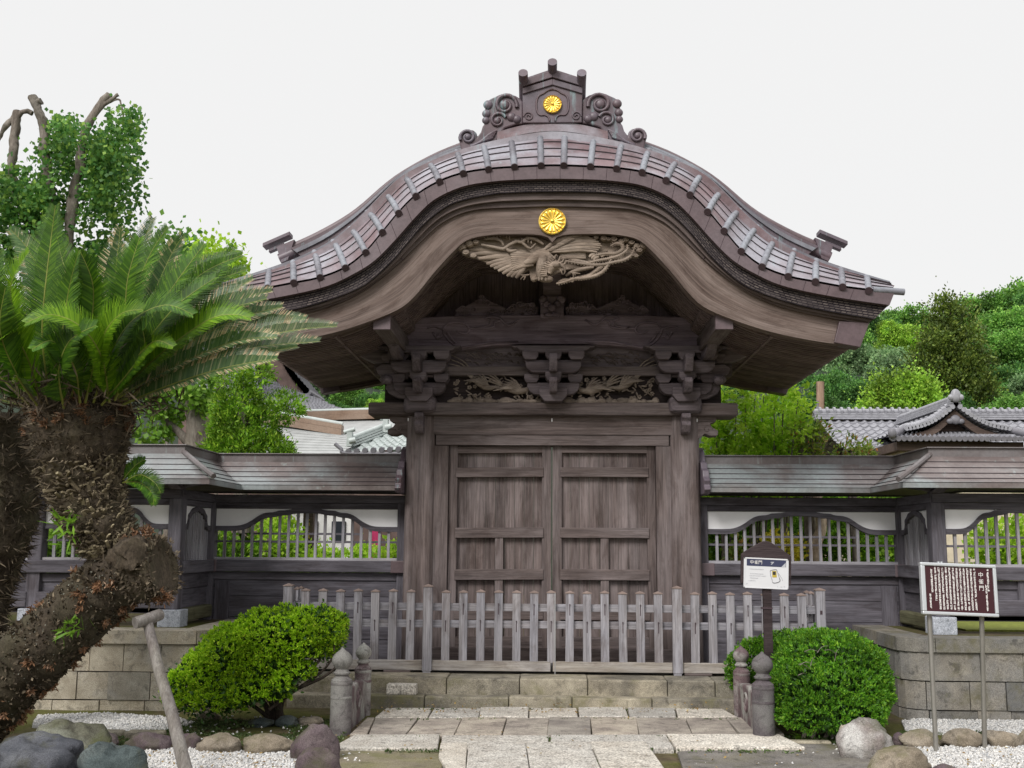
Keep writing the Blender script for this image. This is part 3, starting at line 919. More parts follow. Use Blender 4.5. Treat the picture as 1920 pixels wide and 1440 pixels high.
# ---- doors: stiles, rails, panels
YL = 11.99
zt_, zb_ = zof(836, YL), zof(1218, YL)
for sg in (-1, 1):
    door = MB()
    X = lambda a: XC + sg * a
    w0, w1 = 0.006, xj - 0.004
    # panel boards
    npan = 9
    pw = (w1 - w0 - 0.18) / npan
    rr = random.Random(3 + sg)
    for k in range(npan):
        xa = w0 + 0.09 + k * pw
        door.box(*sorted((X(xa + 0.0015), X(xa + pw - 0.0015))), YL + 0.055 + rr.uniform(-.003, .003), YL + 0.085, zb_, zt_)
    d = door.build('door', M['gateZ'], gate)
    stl = MB()
    stl.box(*sorted((X(w0), X(w0 + 0.105))), YL, YL + 0.10, zb_, zt_)
    stl.build('stile', M['gateZ'], d, bevel=0.005)
    stl = MB()
    stl.box(*sorted((X(w1 - 0.095), X(w1))), YL, YL + 0.10, zb_, zt_)
    stl.build('stile', M['gateZ'], d, bevel=0.005)
    a, b = w0 + 0.10, w1 - 0.09
    for (ya, yb, pr, ov) in ((836, 849, 0.0, 0), (876, 894, -0.016, 0.012), (989, 1008, -0.016, 0.012), (1067, 1087, -0.016, 0.012), (1146, 1162, -0.016, 0.012), (1194, 1216, 0.0, 0)):
        rl = MB()
        z1, z0 = zof(ya, YL), zof(yb, YL)
        N = 8
        rows = []
        top, bot = [], []
        for i in range(N + 1):
            t = i / N
            xx = X(a - ov + (b - a + 2 * ov) * t)
            dz = -0.010 * t if sg < 0 else -0.006 * (1 - t) * 0
            top.append(Vector((xx, z1 + dz))); bot.append(Vector((xx, z0 + dz)))
        if sg < 0: top.reverse(); bot.reverse()
        rl.sweep(top, bot, YL + pr, YL + 0.07)
        rl.build('rail', M['gateX'], d, bevel=0.004)
    mu = MB()
    cx = (a + b) / 2
    mu.box(*sorted((X(cx - 0.045), X(cx + 0.045))), YL - 0.004, YL + 0.07, zb_ + 0.02, zof(1008, YL))
    mu.build('muntin', M['gateZ'], d, bevel=0.004)

# ---- bracket sets
def zf(x, y, Y): return P(x, y, Y)
def bracket(xc, name, side=0):
    """xc: offset from the axis.  pixel numbers are those of the middle set, axis at 1038"""
    o_ = MB()
    Yb = 11.72
    k = (P(1138, 700, Yb).x - P(1038, 700, Yb).x) / 100
    def bx(x0, x1, y0, y1, Y0=Yb, Y1=Yb + 0.3):
        o_.box(XC + xc + (x0 - 1038) * k, XC + xc + (x1 - 1038) * k, Y0, Y1, zof(y1, Yb), zof(y0, Yb))
    def poly(pts, Y0=Yb, Y1=Yb + 0.3):
        o_.prism([(XC + xc + (x - 1038) * k, zof(y, Yb)) for x, y in pts], Y0, Y1)
    # big bearing block
    poly([(1012, 727), (1064, 727), (1064, 741), (1054, 753), (1022, 753), (1012, 741)], Yb - 0.04, Yb + 0.34)
    def arm(x0, x1, yt, yb, Y0, Y1):
        h = yb - yt
        pts = [(x0, yt), (x1, yt), (x1, yt + h * .35), (x1 - 4, yt + h * .7), (x1 - 12, yb - 1), (x1 - 22, yb), (x0 + 22, yb), (x0 + 12, yb - 1), (x0 + 4, yt + h * .7), (x0, yt + h * .35)]
        poly(pts, Y0, Y1)
    arm(989, 1087, 717, 739, Yb + 0.02, Yb + 0.16)
    def blk(xm, w, yt, yb, Y0=Yb, Y1=Yb + 0.18):
        ym = yt + (yb - yt) * 0.55
        poly([(xm - w, yt), (xm + w, yt), (xm + w, ym), (xm + w * .68, yb), (xm - w * .68, yb), (xm - w, ym)], Y0, Y1)
    for xm in (997, 1079): blk(xm, 14, 701, 717, Yb - 0.005, Yb + 0.18)
    blk(1038, 15, 701, 717, Yb - 0.16, Yb + 0.10)
    bx(993, 1083, 702, 706, Yb + 0.03, Yb + 0.16)
    arm(986, 1090, 681, 701, Yb - 0.10, Yb + 0.08)
    for xm in (995, 1038, 1081): blk(xm, 15, 661, 677, Yb - 0.13, Yb + 0.1)
    bx(985, 1091, 677, 681, Yb - 0.07, Yb + 0.06)
    # stepped bolster under the great beam
    poly([(958, 651), (1118, 651), (1112, 655), (1106, 655), (1102, 659), (1096, 660), (1094, 664), (982, 664), (980, 660), (974, 659), (970, 655), (964, 655)], Yb - 0.11, Yb + 0.12)
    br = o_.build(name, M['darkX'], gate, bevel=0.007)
    no = MB()
    for (yt, yb, Y1) in ((713, 739, Yb - 0.24), (672, 703, Yb - 0.34)):
        zt2, zb2 = zof(yt, Yb), zof(yb, Yb)
        h = zt2 - zb2
        no.prism([(Yb + 0.02, zt2), (Y1, zt2), (Y1 - 0.03, zt2 - h * .3), (Y1, zt2 - h * .62), (Y1 + 0.05, zb2), (Yb + 0.02, zb2)], XC + xc - 0.045, XC + xc + 0.045, 'X')
    no.build('bracket_arm', M['darkY'], br, bevel=0.012)
    if side:
        sd_ = MB()
        def sp(pts, Y0, Y1): sd_.prism([(XC + xc + side * (x - 1038) * k, zof(y, Yb)) for x, y in pts], Y0, Y1)
        sp([(1060, 716), (1092, 714), (1100, 718), (1104, 726), (1098, 736), (1080, 745), (1060, 748)], Yb + 0.06, Yb + 0.26)
        sp([(1060, 684), (1112, 682), (1122, 690), (1118, 700), (1104, 708), (1060, 710)], Yb + 0.02, Yb + 0.22)
        sp([(1060, 655), (1150, 654), (1162, 662), (1150, 668), (1130, 676), (1110, 680), (1060, 682)], Yb + 0.04, Yb + 0.26)
        sp([(1092, 663), (1112, 663), (1112, 672), (1106, 680), (1096, 680), (1092, 672)], Yb - 0.02, Yb + 0.2)
        sd_.ball((XC + xc + side * 62 * k, Yb - 0.02, zof(712, Yb)), (0.075, 0.10, 0.055))
        sd_.ball((XC + xc + side * 58 * k, Yb - 0.10, zof(716, Yb)), (0.05, 0.08, 0.045))
        sd_.build('side_bracket', M['darkX'], br, bevel=0.01)
        # arm carrying the purlin
        pa = MB()
        px_ = XC + side * xp
        for y_ in (Yb - 0.02, Yb + 0.5):
            zt2 = zc0 + 0.005
            pa.prism([(px_ - 0.11, zt2), (px_ + 0.11, zt2), (px_ + 0.11, zt2 - 0.05), (px_ + 0.06, zt2 - 0.10), (px_ + 0.06, zof(700, Yb)), (px_ - 0.06, zof(700, Yb)), (px_ - 0.06, zt2 - 0.10), (px_ - 0.11, zt2 - 0.05)], y_, y_ + 0.16)
        # long support arm running along under the purlin
        pa.prism([(YF + 1.0, zc0), (YF + 1.05, zc0 - 0.05), (YF + 1.25, zc0 - 0.10), (Yb + 0.9, zc0 - 0.10), (Yb + 1.1, zc0 - 0.05), (Yb + 1.15, zc0)], px_ - 0.055, px_ + 0.055, 'X')
        pa.build('purlin_support', M['darkY'], br, bevel=0.008)
bracket(0.015, 'bracket_set')
bracket(-PX, 'bracket_set', -1)
bracket(PX, 'bracket_set', 1)

# ---- frieze between the brackets
gbox('frieze_rail', 700, 1370, 687, 704, 11.84, 12.0, M['gateX'], 0.004)
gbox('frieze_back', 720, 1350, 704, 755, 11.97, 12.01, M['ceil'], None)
gbox('upper_back', 700, 1370, 640, 690, 11.93, 11.97, M['darkX'], None)
# wave carving in the upper panels
rr = random.Random(8)
for cx in (930, 1165):
    wv = MB()
    for k in range(46):
        x = cx + rr.uniform(-62, 62); y = rr.uniform(663, 684)
        p = P(x, y, 11.925)
        l = rr.uniform(0.03, 0.09)
        wv.tube([p + Vector((l * (i / 6 - 0.5), 0, 0.018 * math.sin(i / 6 * math.pi * 1.3))) for i in range(7)], [0.003, .008, .011, .011, .009, .007, .003], 6)
    wv.build('wave_carving', M['gateX'], gate, 60)

def carving(x0, x1, y0, y1, Y, seed, flip):
    """openwork of two birds among blossoms over hills"""
    rr = random.Random(seed)
    o_ = MB()
    k = (P(1100, 700, Y).x - P(1000, 700, Y).x) / 100
    X = lambda u: P(x0 + (x1 - x0) * (1 - u if flip else u), 730, Y).x
    Z = lambda v: zof(y0 + (y1 - y0) * v, Y)
    sx = -1 if flip else 1
    for k_ in range(16):                     # hills along the bottom
        u = (k_ + rr.uniform(0, .6)) / 16
        o_.ball((X(u), Y + rr.uniform(0, .03), Z(0.98)), (rr.uniform(.04, .09), 0.04, rr.uniform(.02, .06)), 10, 6)
    def bird(u, v, s_, ang):
        c = Vector((X(u), Y - 0.02, Z(v)))
        Ry = Matrix.Rotation(ang * sx, 3, 'Y')
        T_ = lambda a, b, d=0: c + Ry @ Vector((a * s_ * sx, d, b * s_))
        o_.tube([T_(-.5, .0), T_(-.25, .02), T_(0, .03), T_(.22, .10), T_(.36, .22), T_(.46, .26), T_(.58, .22)], [0.02 * s_, .10 * s_, .13 * s_, .10 * s_, .06 * s_, .065 * s_, .01 * s_], 8)
        for j in range(7):                   # wing
            e = T_(-.35 - .07 * j, .42 - .10 * j, -.01 * j); b = T_(.12 - .03 * j, .12 - .01 * j, -.03)
            md = b.lerp(e, 0.5) + Vector((0, -.015, .05 * s_))
            o_.tube([b, md, e], [.025 * s_, .04 * s_, .012 * s_], 6)
        for j in range(4):                   # tail streamers
            pts = [T_(-.4, 0), T_(-.8, .10 + .07 * j), T_(-1.2, .10 + .12 * j), T_(-1.5 - .1 * j, -.05 + .16 * j)]
            o_.tube(catmull(pts, 3), [.03 * s_, .034 * s_, .034 * s_, .034 * s_, .03 * s_, .03 * s_, .026 * s_, .022 * s_, .016 * s_, .008 * s_], 6)
    bird(0.36, 0.45, 0.30, R(30)); bird(0.72, 0.62, 0.34, R(14))
    for k_ in range(20):                     # blossoms
        u, v = rr.uniform(0.03, 0.97), rr.uniform(0.08, 0.85)
        c = Vector((X(u), Y - rr.uniform(-.02, .03), Z(v)))
        r_ = rr.uniform(.012, .018)
        for j in range(5):
            a = j * 2 * math.pi / 5
            o_.ball(c + Vector((r_ * math.cos(a), 0, r_ * math.sin(a))), (r_ * .75, r_ * .6, r_ * .75), 6, 5)
    for k_ in range(12):                     # twigs
        u, v = rr.uniform(0.05, 0.9), rr.uniform(0.25, 0.95)
        pts = [Vector((X(u), Y, Z(v)))]
        for j in range(4): pts.append(pts[-1] + Vector((rr.uniform(.015, .05) * rr.choice((-1, 1)), rr.uniform(-.01, .01), rr.uniform(-.01, .04))))
        o_.tube(catmull(pts, 3), 0.007, 5)
    for k_ in range(26):                     # leaves
        u, v = rr.uniform(0.02, 0.98), rr.uniform(0.15, 0.95)
        Ml = Matrix.Rotation(rr.uniform(0, 3), 3, 'Y')
        o_.ball((X(u), Y + rr.uniform(-.03, .02), Z(v)), (rr.uniform(.02, .035), .01, .011), 6, 5, Ml)
    return o_.build('bird_and_flower_carving', M['carvedk'], gate, 60)
carving(846, 1018, 705, 754, 11.87, 4, False)
carving(1058, 1232, 705, 754, 11.87, 9, True)

# ---- the phoenix under the bargeboard
YX = YF + 0.24
def z4(x, y, d=0.0):
    p = P(840 + x * 0.20833, 370 + y * 0.20833, YX); return Vector((p.x, YX + d, p.z))
KX = 0.00109
ph = MB()
outl = [(100, 445), (150, 390), (300, 350), (560, 338), (800, 345), (930, 402), (1050, 352), (1300, 345), (1600, 350), (1760, 400), (1795, 450), (1720, 520), (1600, 545), (1470, 545), (1440, 470), (1330, 500), (1290, 600), (1180, 630), (1060, 640), (940, 690), (860, 740), (740, 720), (730, 640), (640, 690), (560, 700), (420, 610), (270, 545), (150, 520)]
ph.prism([(z4(*p).x, z4(*p).z) for p in outl], YX + 0.035, YX + 0.075)
FL = Vector((0, 1, 0))
def fe(pts, w, d=0.0, taper=0.25, n_=12, prof_=None, fl=0.6):
    c = resample(catmull([z4(x, y) for x, y in pts], 5), n_)
    c = [Vector((p.x, p.y + d, p.z)) for p in c]
    rad = [w * KX * (math.sin(math.pi * min(max(0.12 + 0.80 * i / (n_ - 1), 0), 1)) ** 0.6) for i in range(n_)] if prof_ is None else [w * KX * q for q in np.interp(np.linspace(0, 1, n_), *prof_)]
    ph.tube(c, rad, 8, flat=(fl, FL), ref=(0, 1, 0))
# left wing: long feathers fanning to the left
for k in range(11):
    t = k / 10
    ex = np.interp(t, [0, .12, .3, .55, .8, 1], [185, 215, 345, 430, 530, 610]); ey = np.interp(t, [0, .12, .3, .55, .8, 1], [462, 512, 595, 650, 710, 728])
    bx_ = 760 - 60 * t; by_ = 540 + 70 * t
    mx_, my_ = (ex + bx_) / 2 + 10, (ey + by_) / 2 - 34 + 30 * t
    fe([(bx_, by_), (mx_, my_), (ex, ey)], 30 - 6 * t, 0.03 - 0.004 * k)
for k in range(9):                           # shorter covert feathers
    t = k / 8
    fe([(790 - 20 * t, 520 + 90 * t), (690 - 10 * t, 520 + 100 * t), (560 + 20 * t, 500 + 160 * t)], 22, -0.018)
# right wing
for k in range(9):
    t = k / 8
    ex = np.interp(t, [0, .3, .6, 1], [1270, 1345, 1385, 1340]); ey = np.interp(t, [0, .3, .6, 1], [358, 398, 442, 500])
    fe([(870 + 20 * t, 470 + 30 * t), (1010, 405 + 90 * t), (1180, 362 + 122 * t), (ex, ey)], 17, -0.02 - 0.004 * (k % 2) - .002 * k)
for k in range(4): fe([(1010, 505 + 16 * k), (1120, 500 + 14 * k), (1240, 500 + 16 * k)], 19, -0.01)
fe([(860, 490), (920, 440), (1040, 380), (1200, 352)], 22, -0.04)
for k in range(12): fe([(880 + 16 * k, 500 - 10 * k + 8 * (k % 3)), (905 + 16 * k, 490 - 10 * k), (940 + 18 * k, 488 - 9 * k)], 11, -0.05)
# body, neck and head
fe([(690, 600), (770, 560), (850, 520), (900, 560), (880, 640)], 70, -0.02, prof_=([0, .3, .6, 1], [.35, .8, .9, .75]), fl=.7)
fe([(860, 540), (845, 640), (850, 720), (900, 755)], 54, -0.05, prof_=([0, .4, .8, 1], [.8, 1, 1, .6]), fl=.8)
ph.ball(z4(905, 748, -0.05), (44 * KX, 0.04, 32 * KX)); ph.ball(z4(775, 742, -0.02), (32 * KX, 0.03, 26 * KX)); ph.ball(z4(800, 748, -0.06), (15 * KX, 0.025, 15 * KX))
fe([(900, 700), (940, 640), (975, 630), (1020, 650)], 46, -0.075, prof_=([0, .5, .8, 1], [.7, 1, 1, .7]), fl=.9)
ph.ball(z4(975, 632, -0.09), (46 * KX, 0.05, 34 * KX)); ph.ball(z4(1000, 625, -0.135), (8 * KX, 0.008, 8 * KX))
fe([(1010, 640), (1045, 655), (1052, 690), (1040, 715)], 17, -0.095, prof_=([0, .5, 1], [1, .8, .15]), fl=1)
fe([(1000, 660), (1020, 690), (1028, 715)], 12, -0.09, prof_=([0, .5, 1], [1, .8, .15]), fl=1)
for k in range(11):                          # mane of spikes
    t = k / 10
    b = (960 - 70 * math.sin(t * 1.7), 590 + 145 * t - 10); a_ = R(110 + 85 * t)
    fe([b, (b[0] + 34 * math.cos(a_), b[1] - 34 * math.sin(a_) * .6), (b[0] + 66 * math.cos(a_), b[1] - 66 * math.sin(a_) * .5)], 11, -0.10, prof_=([0, .5, 1], [1, .8, .1]), fl=.9)
for (x, y) in ((925, 555), (960, 548), (1000, 560), (1030, 575), (1045, 600)):
    fe([(980, 620), (x, y + 25), (x + 12, y - 10), (x + 24, y + 6)], 11, -0.09, prof_=([0, .6, 1], [1, .8, .3]), fl=.9)
for k in range(26):                          # scale-like feathers on the breast and neck
    x = 800 + 110 * rr.random(); y = 590 + 150 * rr.random()
    fe([(x, y), (x + 6, y + 16), (x + 4, y + 34)], 12, -0.095 + .0003 * abs(x - 850))
# feet
fe([(735, 705), (690, 712), (655, 708)], 9, -0.04, fl=1); fe([(700, 712), (670, 730), (655, 748)], 7, -0.04, fl=1); fe([(700, 712), (690, 740), (680, 752)], 7, -0.04, fl=1)
fe([(1310, 640), (1210, 655), (1120, 680), (1060, 715)], 20, -0.04, fl=1)
for e in ((1150, 715), (1190, 700), (1130, 730)): fe([(1080, 690), (1120, 690), e], 9, -0.05, fl=1)
# left ribbons and clouds
for pts in ([(300, 430), (420, 455), (500, 470), (560, 430), (640, 400), (700, 440), (740, 470), (790, 420)], [(330, 380), (420, 375), (480, 400), (500, 440)], [(520, 460), (560, 490), (620, 480)], [(600, 390), (660, 410), (700, 380), (730, 390)], [(860, 430), (820, 400), (780, 380), (700, 365)]):
    fe(pts, 17, -0.02, n_=18, fl=.9)
for k in range(16):                          # their serrated edges
    x = 330 + k * 28; y = 360 + 14 * math.sin(k * .9) + (40 if k > 8 else 0)
    ph.ball(z4(x, y, -0.02), (8 * KX, .014, 20 * KX), 6, 5)
for (x, y, r_) in ((130, 450, 40), (190, 420, 46), (250, 405, 34), (160, 500, 40), (230, 530, 36), (110, 470, 24), (1490, 380, 40), (1560, 400, 36), (1600, 385, 34), (1650, 410, 36), (1700, 440, 40), (1750, 440, 40), (1720, 480, 36), (1660, 520, 26), (1690, 530, 28), (1440, 380, 30), (1400, 370, 40), (1330, 365, 30)):
    ph.ball(z4(x, y, 0.0), (r_ * KX, .045, r_ * KX * .8), 10, 7)
    ph.tube([z4(x + r_ * .7 * (1 - i / 20) * math.cos(i * .5), y + r_ * .6 * (1 - i / 20) * math.sin(i * .5), -0.045 + .02 * i / 20) for i in range(18)], 0.005, 5)
# long serrated tail streamers on the right
for pts, w in (([(1060, 580), (1180, 600), (1290, 615), (1400, 612), (1500, 590), (1600, 565), (1660, 510), (1680, 440)], 15), ([(975, 785), (1060, 765), (1130, 740), (1220, 735), (1320, 715), (1400, 670), (1440, 610), (1470, 560)], 17), ([(1320, 530), (1420, 515), (1500, 515), (1570, 480), (1560, 430), (1500, 425), (1460, 450)], 16), ([(1250, 600), (1330, 580), (1440, 560), (1540, 530), (1610, 480), (1610, 430)], 13), ([(1160, 735), (1260, 715), (1330, 670), (1390, 620)], 14), ([(1130, 760), (1050, 750), (1000, 775)], 10)):
    fe(pts, w, -0.03, n_=22, fl=.9, prof_=([0, .3, .8, 1], [.6, 1, 1, .4]))
    c = resample(catmull([Vector((x, y)) for x, y in pts], 5), 26)
    for i in range(1, 25):
        t_ = (c[i + 1] - c[i - 1]).normalized()
        nn_ = Vector((t_.y, -t_.x))
        for sg in (-1, 1):
            q = c[i] + nn_ * sg * w * 0.9
            ph.ball(z4(q.x, q.y, -0.03), (7 * KX, .010, 7 * KX), 5, 4)
for k in range(8): fe([(1060 + 20 * k, 540 + 6 * k), (1120 + 22 * k, 560 + 5 * k), (1180 + 24 * k, 585 + 4 * k)], 16, -0.005)
for (x, y, a) in ((1270, 545, 60), (1290, 560, 50), (1310, 570, 40), (1380, 545, 70)): fe([(x, y), (x + 20, y - 20), (x + 50, y - 26)], 14, -0.03)
ph.build('phoenix_carving', M['carve'], gate, 60)
# ================================================================== GROUND
def ground_mat():
    t = NT('mossy_garden_soil')
    v = t.coord('Object', rnd=False)
    n1 = t.noise(v, 1.1, 8, 0.65); n2 = t.noise(v, 9, 8, 0.7); n3 = t.noise(v, 60, 3, 0.6)
    col = t.ramp(n2, [(0.35, (0.060, 0.046, 0.030, 1)), (0.65, (0.135, 0.105, 0.070, 1))])
    col = t.mix(t.ramp(n1, [(0.42, g4(0)), (0.58, g4(0.85))]), col, t.ramp(n3, [(0.3, (0.055, 0.062, 0.016, 1)), (0.7, (0.13, 0.135, 0.035, 1))]))
    t.set(col, 0.95, spec=0.1)
    t.bump(n2, 0.6, 0.03)
    return t.m
M['soil'] = ground_mat()
gm = MB()
xs = list(np.linspace(-14, 14, 57)); ys = list(np.linspace(3, 26, 47))
xs = [-1500, -300, -60] + xs + [60, 300, 1500]; ys = [-200, -20] + ys + [60, 300, 1500]
gm.grid([[(x, y, -0.012 + (0.012 * noise.noise((x * 1.3, y * 1.3, 0)) if abs(x) < 14 and 3 < y < 26 else 0)) for x in xs] for y in ys])
struct(gm.build('ground', M['soil'], smooth=60))

# asphalt forecourt, right of and in front of the path
M['asphalt'] = stone('worn_grey_asphalt', (0.115, 0.105, 0.095, 1), (0.20, 0.185, 0.170, 1), (0.16, 0.145, 0.10, 1), scale=3, speck=0.35, island=False, moss=(0.10, 0.095, 0.05, 1), specscale=140)
a = [G(1270, 1412), G(1470, 1396), G(1590, 1398), G(1640, 1425), G(1720, 1475), G(1300, 1500)]
pv = MB(); pv.prism([(p.x, p.y) for p in a], -0.03, 0.012, 'Z')
struct(pv.build('pavement', M['asphalt'], bevel=0.004))
M['mosspave'] = stone('mossy_paving', (0.15, 0.13, 0.09, 1), (0.24, 0.21, 0.15, 1), (0.15, 0.145, 0.055, 1), scale=3, speck=0.3, island=False, moss=(0.12, 0.12, 0.045, 1))
a = [G(622, 1410), G(820, 1410), G(832, 1425), G(822, 1470), G(560, 1520), G(590, 1440)]
pv = MB(); pv.prism([(p.x, p.y) for p in a], -0.03, 0.010, 'Z')
struct(pv.build('pavement', M['mosspave'], bevel=0.004))

# stone path: rows of slabs, each slab a block with its own joints
def slab_row(mb, ya, yb, cuts, z=0.03, rr=random.Random(1), gap=0.007):
    for i in range(len(cuts) - 1):
        (xa0, xb0), (xa1, xb1) = cuts[i], cuts[i + 1]
        q = [G(xa0, ya), G(xa1, ya), G(xb1, yb), G(xb0, yb)]
        c = sum(q, Vector()) / 4
        zt = z + rr.uniform(-0.006, 0.006)
        pts = []
        for p in q:
            d = (c - p).normalized()
            pts.append((p.x + d.x * gap * 1.4 + rr.uniform(-.010, .010), p.y + d.y * gap * 1.4 + rr.uniform(-.008, .008)))
        mb.prism(pts, -0.03, zt, 'Z')
pathg = MB()
slab_row(pathg, 1332, 1350, [(722, 700), (812, 803), (902, 898), (992, 992), (1083, 1086), (1174, 1178), (1265, 1270), (1352, 1384)])
slab_row(pathg, 1384, 1410, [(664, 618), (826, 822), (1030, 1030), (1250, 1266), (1460, 1512)])
slab_row(pathg, 1399, 1500, [(880, 870), (985, 1000), (1105, 1150), (1212, 1280)], 0.036)
# round-ended slab on the left of the centre row
c = [G(826, 1400), G(822, 1425), G(850, 1470), G(870, 1500), G(876, 1399)]
pathg.prism([(p.x, p.y) for p in c], -0.03, 0.032, 'Z')
struct(pathg.build('path', M['granite'], bevel=0.008))
pathb = MB()
slab_row(pathb, 1350.5, 1383.5, [(690, 655), (702, 690), (785, 762), (868, 850), (950, 942), (1030, 1026), (1108, 1108), (1192, 1200), (1285, 1300), (1360, 1388), (1440, 1470)], 0.026)
struct(pathb.build('path', M['slab'], bevel=0.007))

# stone steps below the gate
Y1 = G(1035, 1331).y
Y2 = Y1 + 0.17
Z1 = 0.116; Z2 = 0.27
steps = thing('stone_steps', 'low weathered stone steps and platform carrying the wooden gate and picket fence', 'steps', (XC, Y1, 0))
for (nm, y0, y1, z0, z1, hw, cuts) in (('lower_step', Y1, Y2 + 0.05, -0.05, Z1, 2.62, [-2.62, -1.25, -.42, .20, .98, 1.9, 2.62]), ('upper_step', Y2, Y2 + 0.42, -0.05, Z2, 2.55, [-2.55, -1.05, -.32, .36, 1.15, 1.62, 2.55])):
    o_ = MB()
    rr = random.Random(2)
    for i in range(len(cuts) - 1):
        o_.box(XC + cuts[i] + .003, XC + cuts[i + 1] - .003, y0 + rr.uniform(-.006, .006), y1, z0, z1 + rr.uniform(-.004, .004))
    o_.build(nm, M['step'], steps, bevel=0.014)
o_ = MB().box(XC - 2.53, XC + 2.53, Y2 + 0.40, 13.4, -0.05, Z2 - 0.008)
o_.build('platform', M['step'], steps)
c = G(744, 1312, Z1)
tag(MB().box(-0.15, 0.15, -0.06, 0.06, 0, 0.105).build('stone_block', M['granite'], bevel=0.014, loc=(c.x, Y2 - 0.085, Z1 + .002)), 'small pale rough stone block lying on the lower step at left', 'stone block')

# ================================================================== PICKET FENCE
YN = 11.40
fence = thing('picket_fence', 'silver grey wooden picket fence with capped pickets standing before the gate', 'fence', (XC, YN, Z2))
sp = xof(1269, 1200, YN) / 7
ztopn = zof(1112, YN); ztall = zof(1102, YN); zbb0, zbb1 = zof(1259, YN), zof(1240, YN)
HP = 0.043
def picket_mesh(h, w=HP, d=0.022, cap=True):
    o_ = MB().box(-w, w, -d, d, 0, h)
    return o_
def cap_geo(o_, w, d, z):
    o_.box(-w - .005, w + .005, -d - .006, d + .006, z, z + .010)
    o_.add([(-w - .003, -d - .004, z + .010), (w + .003, -d - .004, z + .010), (w + .003, d + .004, z + .010), (-w - .003, d + .004, z + .010), (0, 0, z + .030)], [(0, 1, 4), (1, 2, 4), (2, 3, 4), (3, 0, 4)])
M['rustcap'] = plain('weathered_picket_cap', (0.22, 0.165, 0.145, 1), 0.7, var=0.25)
def picket(name, x, y, z0, h, w=HP, d=0.022, nail=None):
    me_o = picket_mesh(h, w, d)
    o = me_o.build(name, M['pickZ'], fence, bevel=0.004, loc=Vector((x, y, z0)) - fence.location)
    c_ = MB(); cap_geo(c_, w, d, h)
    k = c_.build('picket_cap', M['rustcap'], o)
    k.location = (0, 0, 0)
    if nail is not None:
        q = MB().tube([(0, -d - .001, nail), (0, -d - .012, nail)], 0.007, 8)
        q.box(-.0045, .0045, -d - .0012, -d + .001, nail - .11, nail)
        q.build('nail', M['cuend'], o).location = (0, 0, 0)
    return o
proto = {}
M['tanboard'] = wood('tan_grey_base_board', 'X', (0.24, 0.205, 0.17, 1), (0.46, 0.42, 0.37, 1), (0.46, 0.45, 0.48, 1), cross=20, stain=.6)
def copy_tree(o, parent, loc):
    c_ = o.copy(); C.objects.link(c_); c_.parent = parent; c_.location = loc
    for ch in list(o.children):
        d = ch.copy(); C.objects.link(d); d.parent = c_
    return c_
zl = zof(1243, YN)
pr = random.Random(4)
for k in range(-14, 15):
    x = XC + sp * k + pr.uniform(-.004, .004)
    tall = abs(k) == 7
    kind = 'tall' if tall else 'a' if k % 2 else 'b'
    z0 = Z2 + 0.02 if tall else zl
    if kind not in proto:
        h = (ztall if tall else ztopn) - z0
        proto[kind] = picket('picket', x, YN - (0.035 if tall else 0.0), z0, h, HP + (.006 if tall else 0), 0.03 if tall else 0.022, None if tall else (h - 0.115 if kind == 'a' else h - 0.29))
    else:
        o = copy_tree(proto[kind], fence, Vector((x, YN - (0.035 if tall else 0.0) + pr.uniform(-.003, .003), z0 + pr.uniform(-.006, .004))) - fence.location)
        o.rotation_euler = (0, pr.uniform(-.006, .006), 0)
XE = sp * 15
for sg in (-1, 1):
    picket('corner_post', XC + sg * XE, YN, Z2, zof(1103, YN) - Z2, 0.047, 0.047)
    if sg > 0:
        mo = MB()
        for z in (zof(1142, YN), zof(1173, YN)): mo.box(XC + XE - .012, XC + XE + .012, YN - .049, YN - .04, z - .028, z + .012)
        mo.build('mortise', M['cuend'], fence)
    for j in range(1, 4):                    # side runs back to the wall
        o = copy_tree(proto['a'], fence, Vector((XC + sg * XE, YN + 0.19 * j, zl)) - fence.location)
        o.rotation_euler = (0, 0, R(90) * -sg)
for (ya, yb) in ((1133, 1147), (1165, 1179)):
    for x0, x1 in ((-XE, -.02), (.012, XE)):
        MB().box(XC + x0, XC + x1, YN + .023, YN + .058, zof(yb, YN), zof(ya, YN)).build('rail', M['pickX'], fence, bevel=0.003)
    for sg in (-1, 1):
        MB().box(XC + sg * XE - .058 * (sg > 0) + .023 * (sg < 0), XC + sg * XE - .023 * (sg > 0) + .058 * (sg < 0), YN + .06, YN + .68, zof(yb, YN), zof(ya, YN)).build('rail', M['pickY'], fence, bevel=0.003)
for x0, x1 in ((-XE, -7 * sp - .05), (-7 * sp + .05, -.012), (.012, 7 * sp - .05), (7 * sp + .05, XE)):
    MB().box(XC + x0, XC + x1, YN - .028, YN + .03, zbb0, zbb1).build('base_board', M['tanboard'], fence, bevel=0.005)
M['grnbase'] = wood('sill_log', 'X', (0.13, 0.125, 0.13, 1), (0.22, 0.215, 0.22, 1), None, cross=8)
lg = MB().tube([(XC - XE, YN + .15, Z2 + .05), (XC + XE, YN + .15, Z2 + .05)], 0.062, 14)
lg.build('sill_log', M['grnbase'], fence, 40)
for x in (-1.60, 1.52):
    MB().box(XC + x - .15, XC + x + .13, YN - .04, YN + .05, Z2 + .001, zbb0 - .002).build('bearing_block', M['gateX'], fence, bevel=0.006)
for sg in (-1, 1):
    MB().box(XC + sg * 7 * sp - .04, XC + sg * 7 * sp + .04, YN - .06, YN + .02, Z2, zbb0 - .002).build('post_foot', M['pickX'], fence, bevel=0.004)
